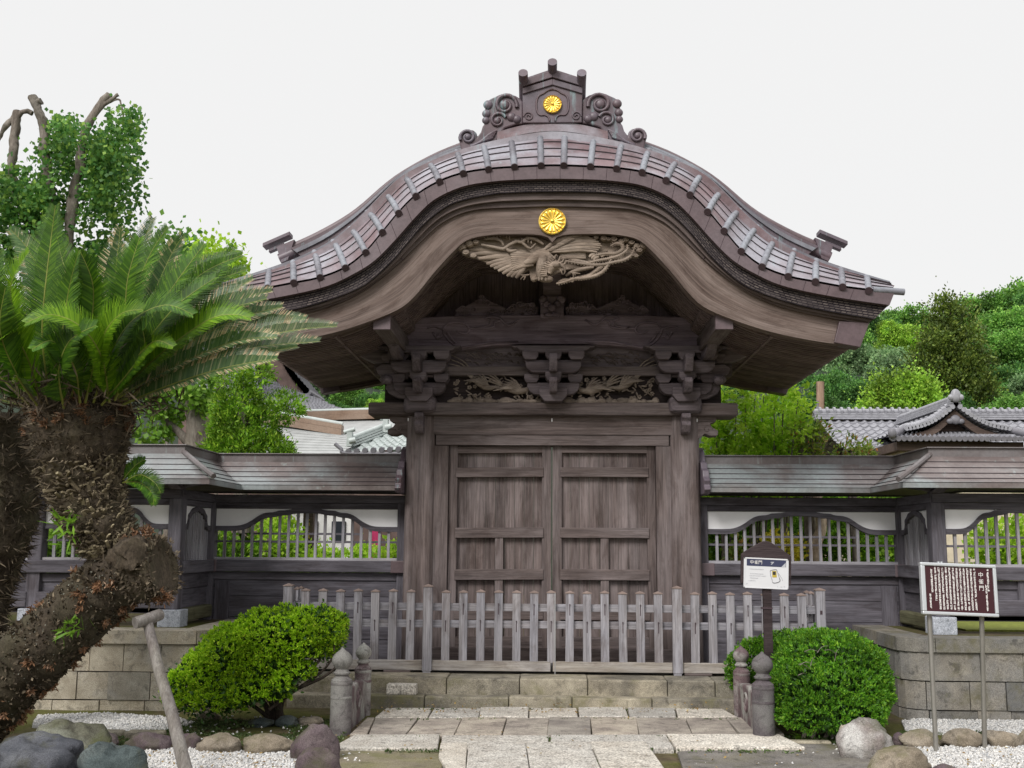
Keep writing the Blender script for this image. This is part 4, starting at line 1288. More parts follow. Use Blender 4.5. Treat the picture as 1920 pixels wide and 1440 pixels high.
# gate strap and bolt in the middle
st = MB().box(XC + 0.030, XC + 0.040, YN - .03, YN - .024, zbb0 - .04, ztopn)
st.ball((XC + .01, YN - .03, zbb0 - .05), .014)
M['steel'] = plain('galvanised_steel', (0.45, 0.45, 0.46, 1), 0.4, 0.7)
st.build('drop_bolt', M['steel'], fence)

# ================================================================== WING WALLS
M['mosswood'] = wood('mossy_sill_timber', 'Y', (0.085, 0.085, 0.045, 1), (0.17, 0.165, 0.10, 1), None)
M['barwd'] = wood('lattice_bar_timber', 'Z', (0.20, 0.195, 0.215, 1), (0.38, 0.37, 0.405, 1), None, cross=22)
YWALL = 12.2
XK = 3.91                                   # corner of wall, from the axis
YFR = 11.1                                  # front run
zW = lambda py: zof(py, YWALL)
zRT, zRB, zEV = zW(853), zW(869), zof(913, 11.7)
zB1, zB2, zB3 = zW(931), zW(946), zW(957)
zLAT, zR1, zR2 = zW(1047), zW(1054), zW(1076)
ZP = 0.75
for sg in (-1, 1):
    X = lambda d: XC + sg * d
    side = 'left' if sg < 0 else 'right'
    wall = thing('wing_wall', 'roofed timber and white plaster wing wall joining the gate on its %s' % ('left, half hidden by the cycad' if sg < 0 else 'right, behind the maroon sign'), 'wall', (X(XK), YWALL, 0))
    XI = PX + 0.17                          # at the pillar
    XO = 8.6
    def bx(name, x0, x1, y0, y1, z0, z1, ax, bev=0.005, mat=None, parent=wall):
        a, b = sorted((X(x0), X(x1)))
        return MB().box(a, b, y0, y1, z0, z1).build(name, mat or M['wing' + ax], parent, bevel=bev)
    # ---- roof: courses of copper sheet following the bend of the wall
    rf_ = MB()
    for gsgn in (1, -1):
        o = 0.47 * gsgn
        eave = [(XI, YWALL - o), (XK - o, YWALL - o), (XK - o, YFR - o), (XO, YFR - o)]
        r_ = 0.055 * gsgn
        rid = [(XI, YWALL - r_), (XK - r_, YWALL - r_), (XK - r_, YFR - r_), (XO, YFR - r_)]
        K = 5
        for k in range(K):
            rows = []
            for t, dz in ((k / K, 0.004), (k / K, 0.012), ((k + 1) / K, 0.003)):
                z = zEV + (zRB - zEV) * (t ** 1.15) + dz
                rows.append([(X(a[0] + (b[0] - a[0]) * t), a[1] + (b[1] - a[1]) * t, z) for a, b in zip(eave, rid)])
            # subdivide each row along its length
            rows2 = []
            for row in rows:
                rr_ = []
                for i in range(3):
                    for j in range(6): rr_.append(tuple(Vector(row[i]).lerp(Vector(row[i + 1]), j / 6)))
                rr_.append(row[3]); rows2.append(rr_)
            rf_.cur = 1 if k else 0  # course risers coloured dark as the shade below each lap
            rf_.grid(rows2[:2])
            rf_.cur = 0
            rf_.grid(rows2[1:])
        # eave fascia and soffit
        for (z0, z1, inn) in ((zEV - 0.045, zEV + 0.012, 0.0),):
            e2 = [(XI, YWALL - o * .92), (XK - o * .92, YWALL - o * .92), (XK - o * .92, YFR - o * .92), (XO, YFR - o * .92)]
            rf_.grid([[(X(a), b, z1 - 0.002) for a, b in eave], [(X(a), b, z0) for a, b in eave], [(X(a), b, z0) for a, b in e2]])
    roof_ = rf_.build('roof', [M['cuwing'], M['lap_shade']], wall)
    sf = MB()
    for gsgn in (1, -1):
        o = 0.44 * gsgn
        e2 = [(XI, YWALL - o), (XK - o, YWALL - o), (XK - o, YFR - o), (XO, YFR - o)]
        c2 = [(XI, YWALL), (XK, YWALL), (XK, YFR), (XO, YFR)]
        sf.grid([[(X(a), b, zEV - 0.030) for a, b in e2], [(X(a), b, zEV + 0.09) for a, b in c2]])
    sf.build('soffit', M['wingX'], wall)
    rc = MB()
    for (h, z0, z1) in ((0.06, zRB - 0.02, zRT - 0.012), (0.085, zRT - 0.012, zRT)):
        pl = [(XI, YWALL - h), (XK - h, YWALL - h), (XK - h, YFR - h), (XO, YFR - h), (XO, YFR + h), (XK + h, YFR + h), (XK + h, YWALL + h), (XI, YWALL + h)]
        rc.prism([(X(a), b) for a, b in pl], z0, z1, 'Z')
    rc.build('ridge_cap', M['curidge'], roof_, bevel=0.004)
    hp_ = MB()                               # hip roll
    a, b = Vector((X(XK - .03), YFR - .03, zRB + .03)), Vector((X(XK - .53), YFR - .53, zEV + .03))
    hp_.tube([a, a.lerp(b, .5) + Vector((0, 0, -.004)), b], 0.028, 8)
    hp_.build('hip_roll', M['curidge'], roof_, 40)
    # scalloped end board of the roof at the pillar
    vb = MB()
    pz = [(YWALL - .50, zEV - .07), (YWALL - .56, zEV - .02), (YWALL - .52, zEV + .03), (YWALL - .55, zEV + .08), (YWALL - .46, zEV + .12), (YWALL - .44, zEV + .19), (YWALL - .34, zEV + .22), (YWALL - .30, zEV + .29), (YWALL - .18, zEV + .31), (YWALL - .10, zRT + .05), (YWALL, zRT + .09), (YWALL + .1, zRT + .04), (YWALL + .5, zEV - .07)]
    vb.prism(pz, *sorted((X(XI + .0), X(XI + .07))), 'X')
    vb.build('verge_board', M['cudk'], roof_, bevel=0.01)
    # ---- straight run: beams
    bx('wall_beam', XI - .02, XK + .06, YWALL - .07, YWALL + .07, zB2, zB1, 'X')
    bx('head_rail', XI - .02, XK + .05, YWALL - .045, YWALL + .045, zB3, zB2 - .003, 'X')
    bx('sill_rail', XI - .02, XK + .07, YWALL - .10, YWALL + .10, zR2, zR1, 'X', .012)
    bx('sill_cap', XI - .02, XI + .16, YWALL - .106, YWALL + .106, zR2 - .004, zR1 + .004, 'X', .008, M['cufas'])
    bx('corner_cap', XK - .12, XK + .08, YWALL - .108, YWALL + .106, zR2 - .004, zR1 + .004, 'X', .008, M['cufas'])
    bx('lower_rail', XI, XK, YWALL - .03, YWALL + .03, zR2 - .09, zR2 - .004, 'X')
    bx('jamb_post', XI - .02, XI + .10, YWALL - .06, YWALL + .06, Z2 - .2, zB2, 'Z')
    bx('corner_post', XK - .07, XK + .07, YWALL - .071, YWALL + .069, Z2 - .2, zB2 + .002, 'Z')
    # lower boarding: wide dark boards in a frame
    for k, (z0, z1) in enumerate(((zR2 - .27, zR2 - .09), (zR2 - .50, zR2 - .275), (zR2 - .74, zR2 - .505), (.02, zR2 - .745))):
        bx('board', XI + .1, XK - .07, YWALL - .012 + .004 * (k % 2), YWALL + .03, z0, z1, 'X', .003)
    bx('board_backing', XI, XK, YWALL + .028, YWALL + .04, .02, zR2 - .05, 'X', None)
    bx('board_stile', XK - .26, XK - .09, YWALL - .03, YWALL + .0, .02, zR2 - .1, 'Z', .004)
    # ---- lattice window with a flowing arch
    def lattice(p0, p1, flat, steep, nbar, arch_h=0.205, name='lattice', thick=0.028, deep=True, zlow=None, rise=0.6):
        """p0,p1 in plan; builds plaster above a flowing arch, its frame, bars and thin rails"""
        p0 = Vector(p0); p1 = Vector(p1)
        L_ = (p1 - p0).length; d = (p1 - p0).normalized()
        nrm = Vector((-d.y, d.x))
        zbase = zW(995)
        prof_ = [(L_ / 2 * a_, b_) for a_, b_ in ((0, 0), (.16, 0), (.26, .03), (.33, .13), (.40, .32), (.48, .60), (.55, .735), (.62, .765), (.655, .80), (.69, .865), (.77, .885), (.82, .93), (.87, .98), (1, 1))]
        if not deep: prof_ = [(0, 0), (flat * .8, 0), (flat, .05), (flat + steep * .15, .30), (flat + steep * .18, .50), (flat + steep * .5, .62), (flat + steep * .9, .82), (L_ / 2 - .07, .92), (L_ / 2 - .03, .97), (L_ / 2, 1.0)]
        half = [Vector((a, zbase + arch_h * b)) for a, b in prof_]
        crv = half + [Vector((L_ - p.x, p.y)) for p in reversed(half[:-1])]
        crv = resample(catmull(crv, 5), 61)
        def to3(s_, z, off): q = p0 + d * s_ + nrm * off; return (q.x, q.y, z)
        # plaster
        pl = [(p.x, p.y + 0.02) for p in crv] + [(L_, zB3 - .002), (0, zB3 - .002)]
        n_ = len(pl)
        o_ = MB().add([to3(a, z, -.02) for a, z in pl] + [to3(a, z, .02) for a, z in pl], [list(range(n_)), list(range(2 * n_ - 1, n_ - 1, -1))] + [(i, i + n_, (i + 1) % n_ + n_, (i + 1) % n_) for i in range(n_)])
        o_.build('plaster_panel', M['plaster'], wall)
        # arch frame
        fr = MB()
        vs = []
        for p in crv:
            for (dz, off) in ((0.030, -.04), (0.030, .04), (-0.026, .04), (-0.026, -.04)): vs.append(to3(p.x, p.y + dz, off))
        m_ = len(crv)
        fr.add(vs, [(4 * i + k, 4 * i + (k + 1) % 4, 4 * i + 4 + (k + 1) % 4, 4 * i + 4 + k) for i in range(m_ - 1) for k in range(4)] + [(0, 1, 2, 3), (4 * m_ - 1, 4 * m_ - 2, 4 * m_ - 3, 4 * m_ - 4)])
        fr.build('arch_frame', M['wingX'], wall, 50)
        z0 = (zR1 - .004) if zlow is None else zlow
        bars = MB()
        for k in range(1, nbar):
            s_ = L_ * k / nbar
            zt2 = min(crv, key=lambda p: abs(p.x - s_)).y - .01
            b = .015 if deep else .011
            vs = [to3(s_ + e, z, off) for z in (z0, zt2) for off in (-.014, .014) for e in (-b, b)]
            bars.add(vs, [(0, 2, 3, 1), (4, 5, 7, 6), (0, 1, 5, 4), (1, 3, 7, 5), (3, 2, 6, 7), (2, 0, 4, 6)])
        bars.build('lattice_bars', M['pickZ'] if deep else M['barwd'], wall)
        if deep:
            th = MB()
            for z, full in ((zW(1019), True), (zW(1004), False)):
                s0, s1 = (0, L_) if full else (flat + .05, L_ - flat - .05)
                vs = [to3(s_, z + e, off) for off in (-.008, .008) for e in (-.012, .012) for s_ in (s0, s1)]
                th.add(vs, [(0, 2, 3, 1), (4, 5, 7, 6), (0, 1, 5, 4), (1, 3, 7, 5), (3, 2, 6, 7), (2, 0, 4, 6)])
            th.build('lattice_rail', M['wingX'], wall)
            vs = [to3(s_, z, off) for z in (zR1, zR1 + .03) for off in (-.05, .05) for s_ in (0, L_)]
            MB().add(vs, [(0, 2, 3, 1), (4, 5, 7, 6), (0, 1, 5, 4), (1, 3, 7, 5), (3, 2, 6, 7), (2, 0, 4, 6)]).build('lattice_sill', M['pickX'], wall)
    lattice((X(XI + .10), YWALL), (X(XK - .07), YWALL), 0.36, 0.50, 20)
    # ---- the return towards the viewer
    bx('wall_beam', XK - .069, XK + .07, YFR - .05, YWALL - .075, zB2, zB1 + .002, 'Y')
    bx('head_rail', XK - .045, XK + .045, YFR, YWALL - .05, zB3, zB2 - .003, 'Y')
    bx('sill_rail', XK - .10, XK + .10, YFR, YWALL - .11, zR2, zR1, 'Y', .012)
    bx('lower_rail', XK - .03, XK + .03, YFR, YWALL - .07, zR2 - .16, zR2 - .004, 'Y')
    for k, (z0, z1) in enumerate(((zR2 - .50, zR2 - .165), (ZP + .14, zR2 - .505))):
        bx('board', XK - .012, XK + .02, YFR + .07, YWALL - .07, z0, z1, 'Y', .004)
    bx('ground_sill', XK - .09, XK + .09, YFR - .05, YWALL - .07, ZP + .02, ZP + .16, 'Y', .02, M['mosswood'])
    lattice((X(XK), YWALL - .07), (X(XK), YFR + .08), 0.15, 0.16, 14, arch_h=0.21, deep=False)
    # ---- front run
    nb = 4
    mod = 1.46 if sg < 0 else 1.62
    for j in range(nb + 1):
        xx = XK + j * mod
        if xx > XO: break
        bx('post', xx - .072, xx + .072, YFR - .072, YFR + .072, ZP + .16, zB2 + .001, 'Z', .01)
        bx('plinth_stone', xx - .12, xx + .12, YFR - .11, YFR + .13, ZP - .02, ZP + .16, 'Z', .012, M['plinth'])
        if xx + mod < XO + .5:
            lattice((X(xx + .072), YFR) if sg > 0 else (X(xx + .072), YFR), (X(xx + mod - .072), YFR), 0.22 if sg < 0 else .29, 0.16, 13 if sg < 0 else 14, arch_h=0.22)
            bx('board_post', xx + mod * .5 - .05, xx + mod * .5 + .05, YFR - .06, YFR + .05, ZP + .30, zR2 - .004, 'Z')
            for k, (z0, z1) in enumerate(((zR2 - .40, zR2 - .09), (ZP + .17, zR2 - .405))):
                bx('board', xx + .07, xx + mod - .07, YFR - .012, YFR + .02, z0, z1, 'X', .004)
            bx('ground_sill', xx + .05, xx + mod - .05, YFR - .085, YFR + .085, ZP + .17, ZP + .33, 'X', .012)
    bx('wall_beam', XK - .05, XO, YFR - .07, YFR + .07, zB2 + .003, zB1 + .004, 'X')
    bx('head_rail', XK, XO, YFR - .045, YFR + .045, zB3, zB2 - .001, 'X')
    bx('sill_rail', XK + .07, XO, YFR - .10, YFR + .10, zR2 + .002, zR1 + .002, 'X', .012)
    bx('lower_rail', XK, XO, YFR - .03, YFR + .03, zR2 - .09, zR2 - .004, 'X')
    # tie brackets under the hip
    tb = MB()
    tb.prism([(YFR - .05, zB1), (YFR - .32, zB1 + .07), (YFR - .36, zB1 + .10), (YFR - .36, zEV + .0), (YFR + .05, zEV + .06), (YFR + .05, zB1)], *sorted((X(XK - .06), X(XK + .06))), 'X')
    tb.prism([(X(XK + .05), zB1), (X(XK - .28), zB1 + .07), (X(XK - .34), zB1 + .10), (X(XK - .34), zEV), (X(XK + .05), zEV + .05)], YFR - .05, YFR + .055)
    tb.build('eave_bracket', M['wingY'], wall, bevel=0.006)

# ================================================================== STONE RETAINING WALLS
def block_face(mb, capmb, pts, z0, rows, rr, cap_h, cap_over=0.03, depth=0.3, wmin=.30, wmax=.46):
    """masonry along the plan polyline pts; rows = course heights from bottom"""
    L = [0]
    pts = [Vector(p) for p in pts]
    for i in range(1, len(pts)): L.append(L[-1] + (pts[i] - pts[i - 1]).length)
    def at(s_):
        for i in range(len(L) - 1):
            if s_ <= L[i + 1] or i == len(L) - 2:
                t = (s_ - L[i]) / (L[i + 1] - L[i]); d = (pts[i + 1] - pts[i]).normalized()
                return pts[i].lerp(pts[i + 1], t), Vector((-d.y, d.x))
    def blk(tgt, s0, s1, za, zb, out_, jit):
        k = max(2, int((s1 - s0) / .08) + 1)
        f, b = [], []
        for i in range(k):
            s_ = s0 + (s1 - s0) * i / (k - 1)
            p, nn_ = at(s_)
            f.append(p - nn_ * (out_ + jit)); b.append(p + nn_ * depth)
        poly = [(q.x, q.y) for q in f] + [(q.x, q.y) for q in reversed(b)]
        tgt.prism(poly, za, zb, 'Z')
    z = z0
    for h in rows:
        s_ = 0
        while s_ < L[-1] - .05:
            w = rr.uniform(wmin, wmax)
            e = min(s_ + w, L[-1])
            if L[-1] - e < .15: e = L[-1]
            blk(mb, s_ + .004, e - .004, z + .004, z + h - .004 + rr.uniform(-.005, .003), 0, rr.uniform(-.010, .012))
            s_ = e
        z += h
    s_ = 0
    while s_ < L[-1] - .05:
        e = min(s_ + rr.uniform(.75, 1.15), L[-1])
        if L[-1] - e < .3: e = L[-1]
        blk(capmb, s_ + .003, e - .003, z, z + cap_h, cap_over, rr.uniform(-.004, .004))
        s_ = e
for sg in (-1, 1):
    X = lambda d: XC + sg * d
    w_ = thing('retaining_wall', 'tan squared stone retaining wall, %s' % ('on the left behind the cycad and its prop' if sg < 0 else 'with rounded corner, on the right behind the maroon sign'), 'stone wall', (X(5.5), 10.45, 0))
    mb, cp = MB(), MB()
    xc_, yc_, r_ = 3.32, 10.45, 0.22
    corner = [(X(xc_ + r_ - r_ * math.sin(a)), yc_ + r_ - r_ * math.cos(a)) for a in np.linspace(0, math.pi / 2, 6)]
    # viewed from outside, walk so that the left normal points into the platform
    path = [(X(9.0), yc_)] + [tuple(p) for p in corner] + [(X(xc_), 12.1)]
    if sg > 0: path = list(reversed(path))
    rr = random.Random(31 if sg < 0 else 12)
    block_face(mb, cp, path, -.02, [0.11, .265, .265], rr, .13)
    mt = M['masonry'] if sg < 0 else M['masonrydk']
    mb.build('blocks', mt, w_, bevel=0.016)
    cp.build('cap_stone', mt, w_, bevel=0.018)
    f = MB().box(*sorted((X(xc_ + .22), X(9.0))), yc_ + .2, 13.5, -.02, ZP - .014)
    f.build('fill', M['soil'], w_)
# a strip of pale lawn seen behind the right hand wall posts
M['lawn'] = plain('pale_lawn', (0.30, 0.33, 0.06, 1), 0.9, var=0.3, scale=20)
lw = MB().box(XC + 4.3, XC + 9, 11.5, 16, ZP - .02, ZP + .005)
struct(lw.build('lawn', M['lawn']))

# ================================================================== STONE RAILINGS with onion finials
def onion(mb, c, s_):
    pr_ = [(0.062, 0), (0.066, .012), (0.052, .024), (0.046, .040), (0.060, .055), (0.078, .085), (0.080, .110), (0.070, .138), (0.048, .162), (0.022, .180), (0.008, .195), (0.001, .20)]
    mb.lathe([(a * s_, b * s_) for a, b in pr_], c, 24)
def railing(near, far, w_near, w_far, label, mats):
    root = thing('stone_railing', label, 'stone railing', ((near.x + far.x) / 2, (near.y + far.y) / 2, 0))
    for p, w, h, mt in ((near, w_near, 0.445, mats[0]), (far, w_far, 0.42, mats[1])):
        rr_ = w / 2
        pm = MB()
        pm.lathe([(rr_ * 1.0, -.05), (rr_ * 1.0, h - .02), (rr_ * .97, h), (rr_ * .80, h + .012), (rr_ * .62, h + .03), (rr_ * .60, h + .05), (0.001, h + .05)], p, 28)
        po = pm.build('post', mt, root, 35)
        fm = MB(); onion(fm, Vector((p.x, p.y, h + .045)), w / .165)
        fm.build('finial', mt, po, 60)
        # shallow bands
        for z in (.30, h - .03): MB().lathe([(rr_ * 1.0, z - .012), (rr_ * 1.02, z - .009), (rr_ * 1.02, z + .009), (rr_ * 1.0, z + .012)], p, 28).build('band', mt, po, 35)
    d = (far - near); L = d.length; d = d / L
    ps = [(0.05, -.05), (L - .05, -.05), (L - .05, .30), (L * .80, .335), (L * .5, .36), (L * .25, .34), (.05, .27)]
    nrm = Vector((-d.y, d.x, 0)) * .05
    vs = []
    for off in (-1, 1): vs += [near + d * a + Vector((0, 0, b)) + nrm * off for a, b in ps]
    n_ = len(ps)
    MB().add(vs, [list(range(n_)), list(range(2 * n_ - 1, n_ - 1, -1))] + [(i, i + n_, (i + 1) % n_ + n_, (i + 1) % n_) for i in range(n_)]).build('panel', mats[1], root, bevel=0.02)
    sp = MB()
    for off in (-1, 1):
        c0 = near + d * L * .5 + nrm * off * 1.04 + Vector((0, 0, .2))
        sp.tube([c0 + d * (.11 * (1 - i / 34) * math.cos(i * .35)) + Vector((0, 0, .10 * (1 - i / 34) * math.sin(i * .35))) for i in range(30)], 0.014, 6)
    sp.build('scroll', mats[1], root, 60)
M['postdk'] = stone('dark_purple_stone', (0.060, 0.050, 0.056, 1), (0.125, 0.105, 0.112, 1), (0.155, 0.15, 0.145, 1), scale=6, speck=0.2, island=False)
M['postln'] = stone('lichen_purple_stone', (0.105, 0.070, 0.075, 1), (0.17, 0.125, 0.128, 1), (0.36, 0.36, 0.33, 1), scale=9, speck=0.2, island=False)
nl_, fl_ = G(634, 1379), G(676, 1340)
railing(Vector((nl_.x, nl_.y + .09, 0)), Vector((fl_.x, fl_.y + .08, 0)), 0.183, 0.158, 'grey stone railing with two onion finial posts left of the path', (M['post'], M['postln']))
nr_, fr_ = G(1437, 1389), G(1395, 1346)
railing(Vector((nr_.x, nr_.y + .09, 0)), Vector((fr_.x, fr_.y + .08, 0)), 0.185, 0.158, 'dark purple stone railing with two onion finial posts right of the path', (M['postdk'], M['postln']))

# ================================================================== SIGNS
def glyph(mb, x, z, s_, y, rr, M4=None):
    """a small square cluster of strokes, the size of one character"""
    for k in range(rr.randint(2, 3)):
        zz = z + s_ * rr.uniform(-.42, .42); w = s_ * rr.uniform(.28, .46)
        mb.box(x - w, x + w, y - .0012, y + .0005, zz - s_ * .06, zz + s_ * .06, M4)
    for k in range(rr.randint(1, 3)):
        xx = x + s_ * rr.uniform(-.38, .38); h = s_ * rr.uniform(.25, .46)
        mb.box(xx - s_ * .06, xx + s_ * .06, y - .0017, y + .0005, z - h, z + h, M4)
M['maroon'] = plain('maroon_panel', (0.042, 0.008, 0.012, 1), 0.35, var=0.06, bump=0)
M['alu'] = plain('aluminium_frame', (0.58, 0.60, 0.62, 1), 0.35, 0.5, var=0.05, bump=0)
M['letter'] = plain('white_lettering', (0.75, 0.72, 0.70, 1), 0.6, var=0, bump=0)
M['pole'] = plain('steel_pole', (0.26, 0.245, 0.22, 1), 0.4, 0.5, var=0.1)
fa, fb = G(1757, 1411), G(1848, 1405)
YS = (fa.y + fb.y) / 2
sign = thing('information_sign', 'maroon information sign with columns of white writing in a silver frame on two poles', 'sign', ((fa.x + fb.x) / 2, YS, 0))
c0 = P(1797, 1105.5, YS)
Wd = (P(1870, 1105, YS).x - P(1724, 1105, YS).x); Hd = P(1797, 1055.5, YS).z - P(1797, 1153, YS).z
Ms = Matrix.Translation(c0) @ Matrix.Rotation(R(1.6), 4, 'Y') @ Matrix.Rotation(R(-5), 4, 'X') @ Matrix.Rotation(R(4), 4, 'Z')
hw, hh, fw = Wd / 2, Hd / 2, .036
fm = MB()
fm.box(-hw, hw, -.025, .02, hh - .026, hh, Ms).box(-hw, hw, -.025, .02, -hh, -hh + .026, Ms)
fm.box(-hw, -hw + fw, -.0245, .02, -hh + .026, hh - .026, Ms).box(hw - .028, hw, -.0245, .02, -hh + .026, hh - .026, Ms)
fm.build('frame', M['alu'], sign, bevel=0.006)
pn = MB().box(-hw + fw, hw - .028, -.012, .015, -hh + .026, hh - .026, Ms).build('panel', M['maroon'], sign)
tx = MB()
rr = random.Random(21)
u = lambda x: (x - 935) / 1400 * Wd           # zoomed board pixels -> metres
v = lambda y: (620 - y) / 935 * Hd
cols = [(400, 720, 990), (440, 270, 680)] + [(510 + 66 * k, 235, 985) for k in range(12)] + [(1440, 520, 990), (1480, 235, 630)]
for i, (x, y0, y1) in enumerate(cols):
    if x == 510: y1 = 830
    y = y0 + 12
    while y < y1:
        if rr.random() > 0.045: glyph(tx, u(x), v(y), .0185, -.0125, rr, Ms)
        y += 25 if 500 < x < 1300 else 26
tx.build('small_lettering', M['letter'], pn)
def text(body, size, loc, M4, mat, name, parent, align='CENTER'):
    cu = bpy.data.curves.new(name, 'FONT')
    cu.body = body; cu.size = size; cu.align_x = align; cu.align_y = 'CENTER'; cu.extrude = 0.0006
    o = bpy.data.objects.new(name, cu)
    C.objects.link(o)
    dg = bpy.context.evaluated_depsgraph_get()
    me = bpy.data.meshes.new_from_object(o.evaluated_get(dg))
    bpy.data.objects.remove(o)
    me.transform(M4 @ Matrix.Translation(loc) @ Matrix.Rotation(R(90), 4, 'X'))
    me.name = name; me.materials.clear()
    return finish(name, me, mat, parent)
for k, ch in enumerate('中雀門'):
    text(ch, .044, Vector((u(1350), -.0135, v(345 + 120 * k))), Ms, M['letter'], 'title_lettering', pn)
for p, px_ in ((fa, 1745), (fb, 1846)):
    t_ = P(px_, 1150, YS)
    MB().tube([(p.x, p.y + .02, -.05), (t_.x, YS + .035, t_.z + .3)], 0.019, 12).build('pole', M['pole'], sign, 40)
bl = MB()
for dx in (-.155, -.13): bl.box(dx - .006, dx + .006, -.01, .01, hh, hh + .012, Ms)
bl.build('hanger', M['alu'], sign)

# white notice on a house-shaped board and post behind the round bush
YV = 9.95
nt_ = thing('notice_board', 'dark house-shaped wooden notice board on a post with a tilted white paper notice', 'notice board', (P(1440, 1180, YV).x, YV, 0))
pb = P(1436, 1075, YV)
Mn = Matrix.Translation(pb) @ Matrix.Rotation(R(2.2), 4, 'Y')
M['darkboard'] = wood('dark_stained_board', 'X', (0.030, 0.020, 0.022, 1), (0.062, 0.045, 0.047, 1), None, cross=30, along=3)
k = .00498
bd = MB()
bd.prism([(-45 * k, -20 * k), (46 * k, -20 * k), (46 * k, 33 * k), (30 * k, 44 * k), (8 * k, 57 * k), (0, 59 * k), (-8 * k, 57 * k), (-30 * k, 44 * k), (-45 * k, 33 * k)], .0, .04, 'Y', Mn)
bd.build('board', M['darkboard'], nt_, bevel=.006)
MB().box(P(1431, 1100, YV).x, P(1447, 1100, YV).x, YV + .01, YV + .06, -.05, pb.z + .1).build('post', M['darkboard'], nt_, bevel=.004)
MB().box(P(1429, 1140, YV).x, P(1449, 1140, YV).x, YV + .005, YV + .065, P(1440, 1142, YV).z, P(1440, 1139, YV).z).build('band', M['cuend'], nt_)
M['paper'] = plain('white_notice_sheet', (0.62, 0.62, 0.64, 1), 0.5, var=0.02, bump=0)
M['navy'] = plain('navy_banner_print', (0.035, 0.040, 0.085, 1), 0.5, var=0.1, bump=0)
M['greyink'] = plain('grey_print', (0.42, 0.43, 0.46, 1), 0.5, var=0, bump=0)
M['ink'] = plain('black_print', (0.03, 0.03, 0.035, 1), 0.5, var=0, bump=0)
M['ochre'] = plain('ochre_print', (0.48, 0.36, 0.05, 1), 0.5, var=0.1, bump=0)
pw, phh = 40.5 * k, 27.5 * k
sh = MB().box(-pw, pw, -.010, -.002, -phh - .0, phh, Mn)
sh.box(-pw, pw, -.013, -.010, phh - .012, phh, Mn).box(-pw, pw, -.013, -.010, -phh, -phh + .008, Mn).box(-pw, -pw + .010, -.013, -.010, -phh, phh, Mn).box(pw - .008, pw, -.013, -.010, -phh, phh, Mn)
sheet = sh.build('paper_notice', M['paper'], nt_)
U = lambda x: (x - 1040) / 1100 * 2 * pw
V = lambda y: (920 - y) / 770 * 2 * phh
bn = MB().box(U(560), U(1530), -.0112, -.009, V(745), V(565), Mn)
bn.build('banner', M['navy'], sheet)
text('中雀門', .038, Vector((U(790), -.0125, V(655))), Mn, M['letter'], 'title_lettering', sheet)
z_ = MB()
z_.prism([(U(1410), V(745)), (U(1520), V(745)), (U(1520), V(630))], -.0118, -.0105, 'Y', Mn)
z_.prism([(U(1150), V(625)), (U(1240), V(620)), (U(1180), V(690)), (U(1150), V(690)), (U(1195), V(640)), (U(1150), V(645))], -.0118, -.0105, 'Y', Mn)
z_.build('banner_mark', M['greyink'], sheet)
ln = MB()
for y, x0, x1 in ((825, 640, 1000), (940, 660, 980), (990, 640, 1060), (1050, 650, 860), (1120, 620, 800)):
    x = x0
    while x < x1: glyph(ln, U(x), V(y), .0085, -.0108, rr, Mn); x += 30
for x, s_ in ((570, .012), (1325, .012), (1410, .011), (1490, .012)): glyph(ln, U(x), V(1200 if x < 600 else 1245), s_, -.0108, rr, Mn)
ln.build('small_lettering', M['greyink'], sheet)
dr = MB()                                     # drawing of a hand holding a phone
hand = [(1140, 870), (1150, 845), (1210, 825), (1290, 815), (1310, 850)]
def dl(pts, r_): dr.tube([Mn @ Vector((U(p.x), -.0112, V(p.y))) for p in catmull([Vector(q) for q in pts], 4)], r_, 5)
dl(hand, .0022); dl([(1370, 1030), (1385, 1090), (1340, 1130), (1250, 1155), (1200, 1140)], .0028); dl([(1140, 870), (1150, 960), (1180, 1050), (1200, 1140)], .0014); dl([(1310, 850), (1340, 940), (1370, 1030)], .0014)
dl([(1340, 900), (1420, 1020), (1450, 1090)], .0010)
dr.build('drawing', M['ink'], sheet)
oc = MB()
oc.prism([(U(1185), V(850)), (U(1290), V(845)), (U(1305), V(1010)), (U(1195), V(1015))], -.0114, -.0104, 'Y', Mn)
oc.build('drawing_screen', M['ochre'], sheet)
dk = MB().box(U(1205), U(1275), -.0121, -.0112, V(950), V(865), Mn)
dk.build('drawing_picture', M['ink'], sheet)
# ================================================================== FOLIAGE TOOLS
def unit(a): return a / np.maximum(np.linalg.norm(a, axis=1, keepdims=True), 1e-9)
def leaf_quads(Pn, A, L, Wd, rng, fold=0.0, sidedir=None):
    """diamond leaves: Pn base points, A axis directions, L length, Wd width (arrays or numbers)"""
    n_ = len(Pn)
    A = unit(A)
    L = np.broadcast_to(np.asarray(L, float), (n_,))[:, None]; Wd = np.broadcast_to(np.asarray(Wd, float), (n_,))[:, None]
    rv = rng.normal(size=(n_, 3)) if sidedir is None else sidedir
    Sd = unit(np.cross(A, rv))
    mid = Pn + A * L * 0.45
    return np.stack([Pn, mid + Sd * Wd, Pn + A * L, mid - Sd * Wd], axis=1)
def clumps(blobs, per_area, rng, shell=(0.72, 1.0), low=-1.0):
    """points and outward directions spread over ellipsoids; blobs = [(centre, (rx, ry, rz))]"""
    Cs, Ds, Rs = [], [], []
    for c, r_ in blobs:
        r_ = np.array(r_, float)
        k = max(4, int(per_area * (r_[0] * r_[1] + r_[1] * r_[2] + r_[0] * r_[2]) * 4.2 / 3 * 3))
        d = unit(rng.normal(size=(k, 3)))
        d = d[d[:, 2] > low]
        s_ = rng.uniform(shell[0], shell[1], size=(len(d), 1))
        Cs.append(np.array(c) + d * r_ * s_); Ds.append(unit(d / r_)); Rs.append(np.full(len(d), r_.mean()))
    return np.concatenate(Cs), np.concatenate(Ds), np.concatenate(Rs)
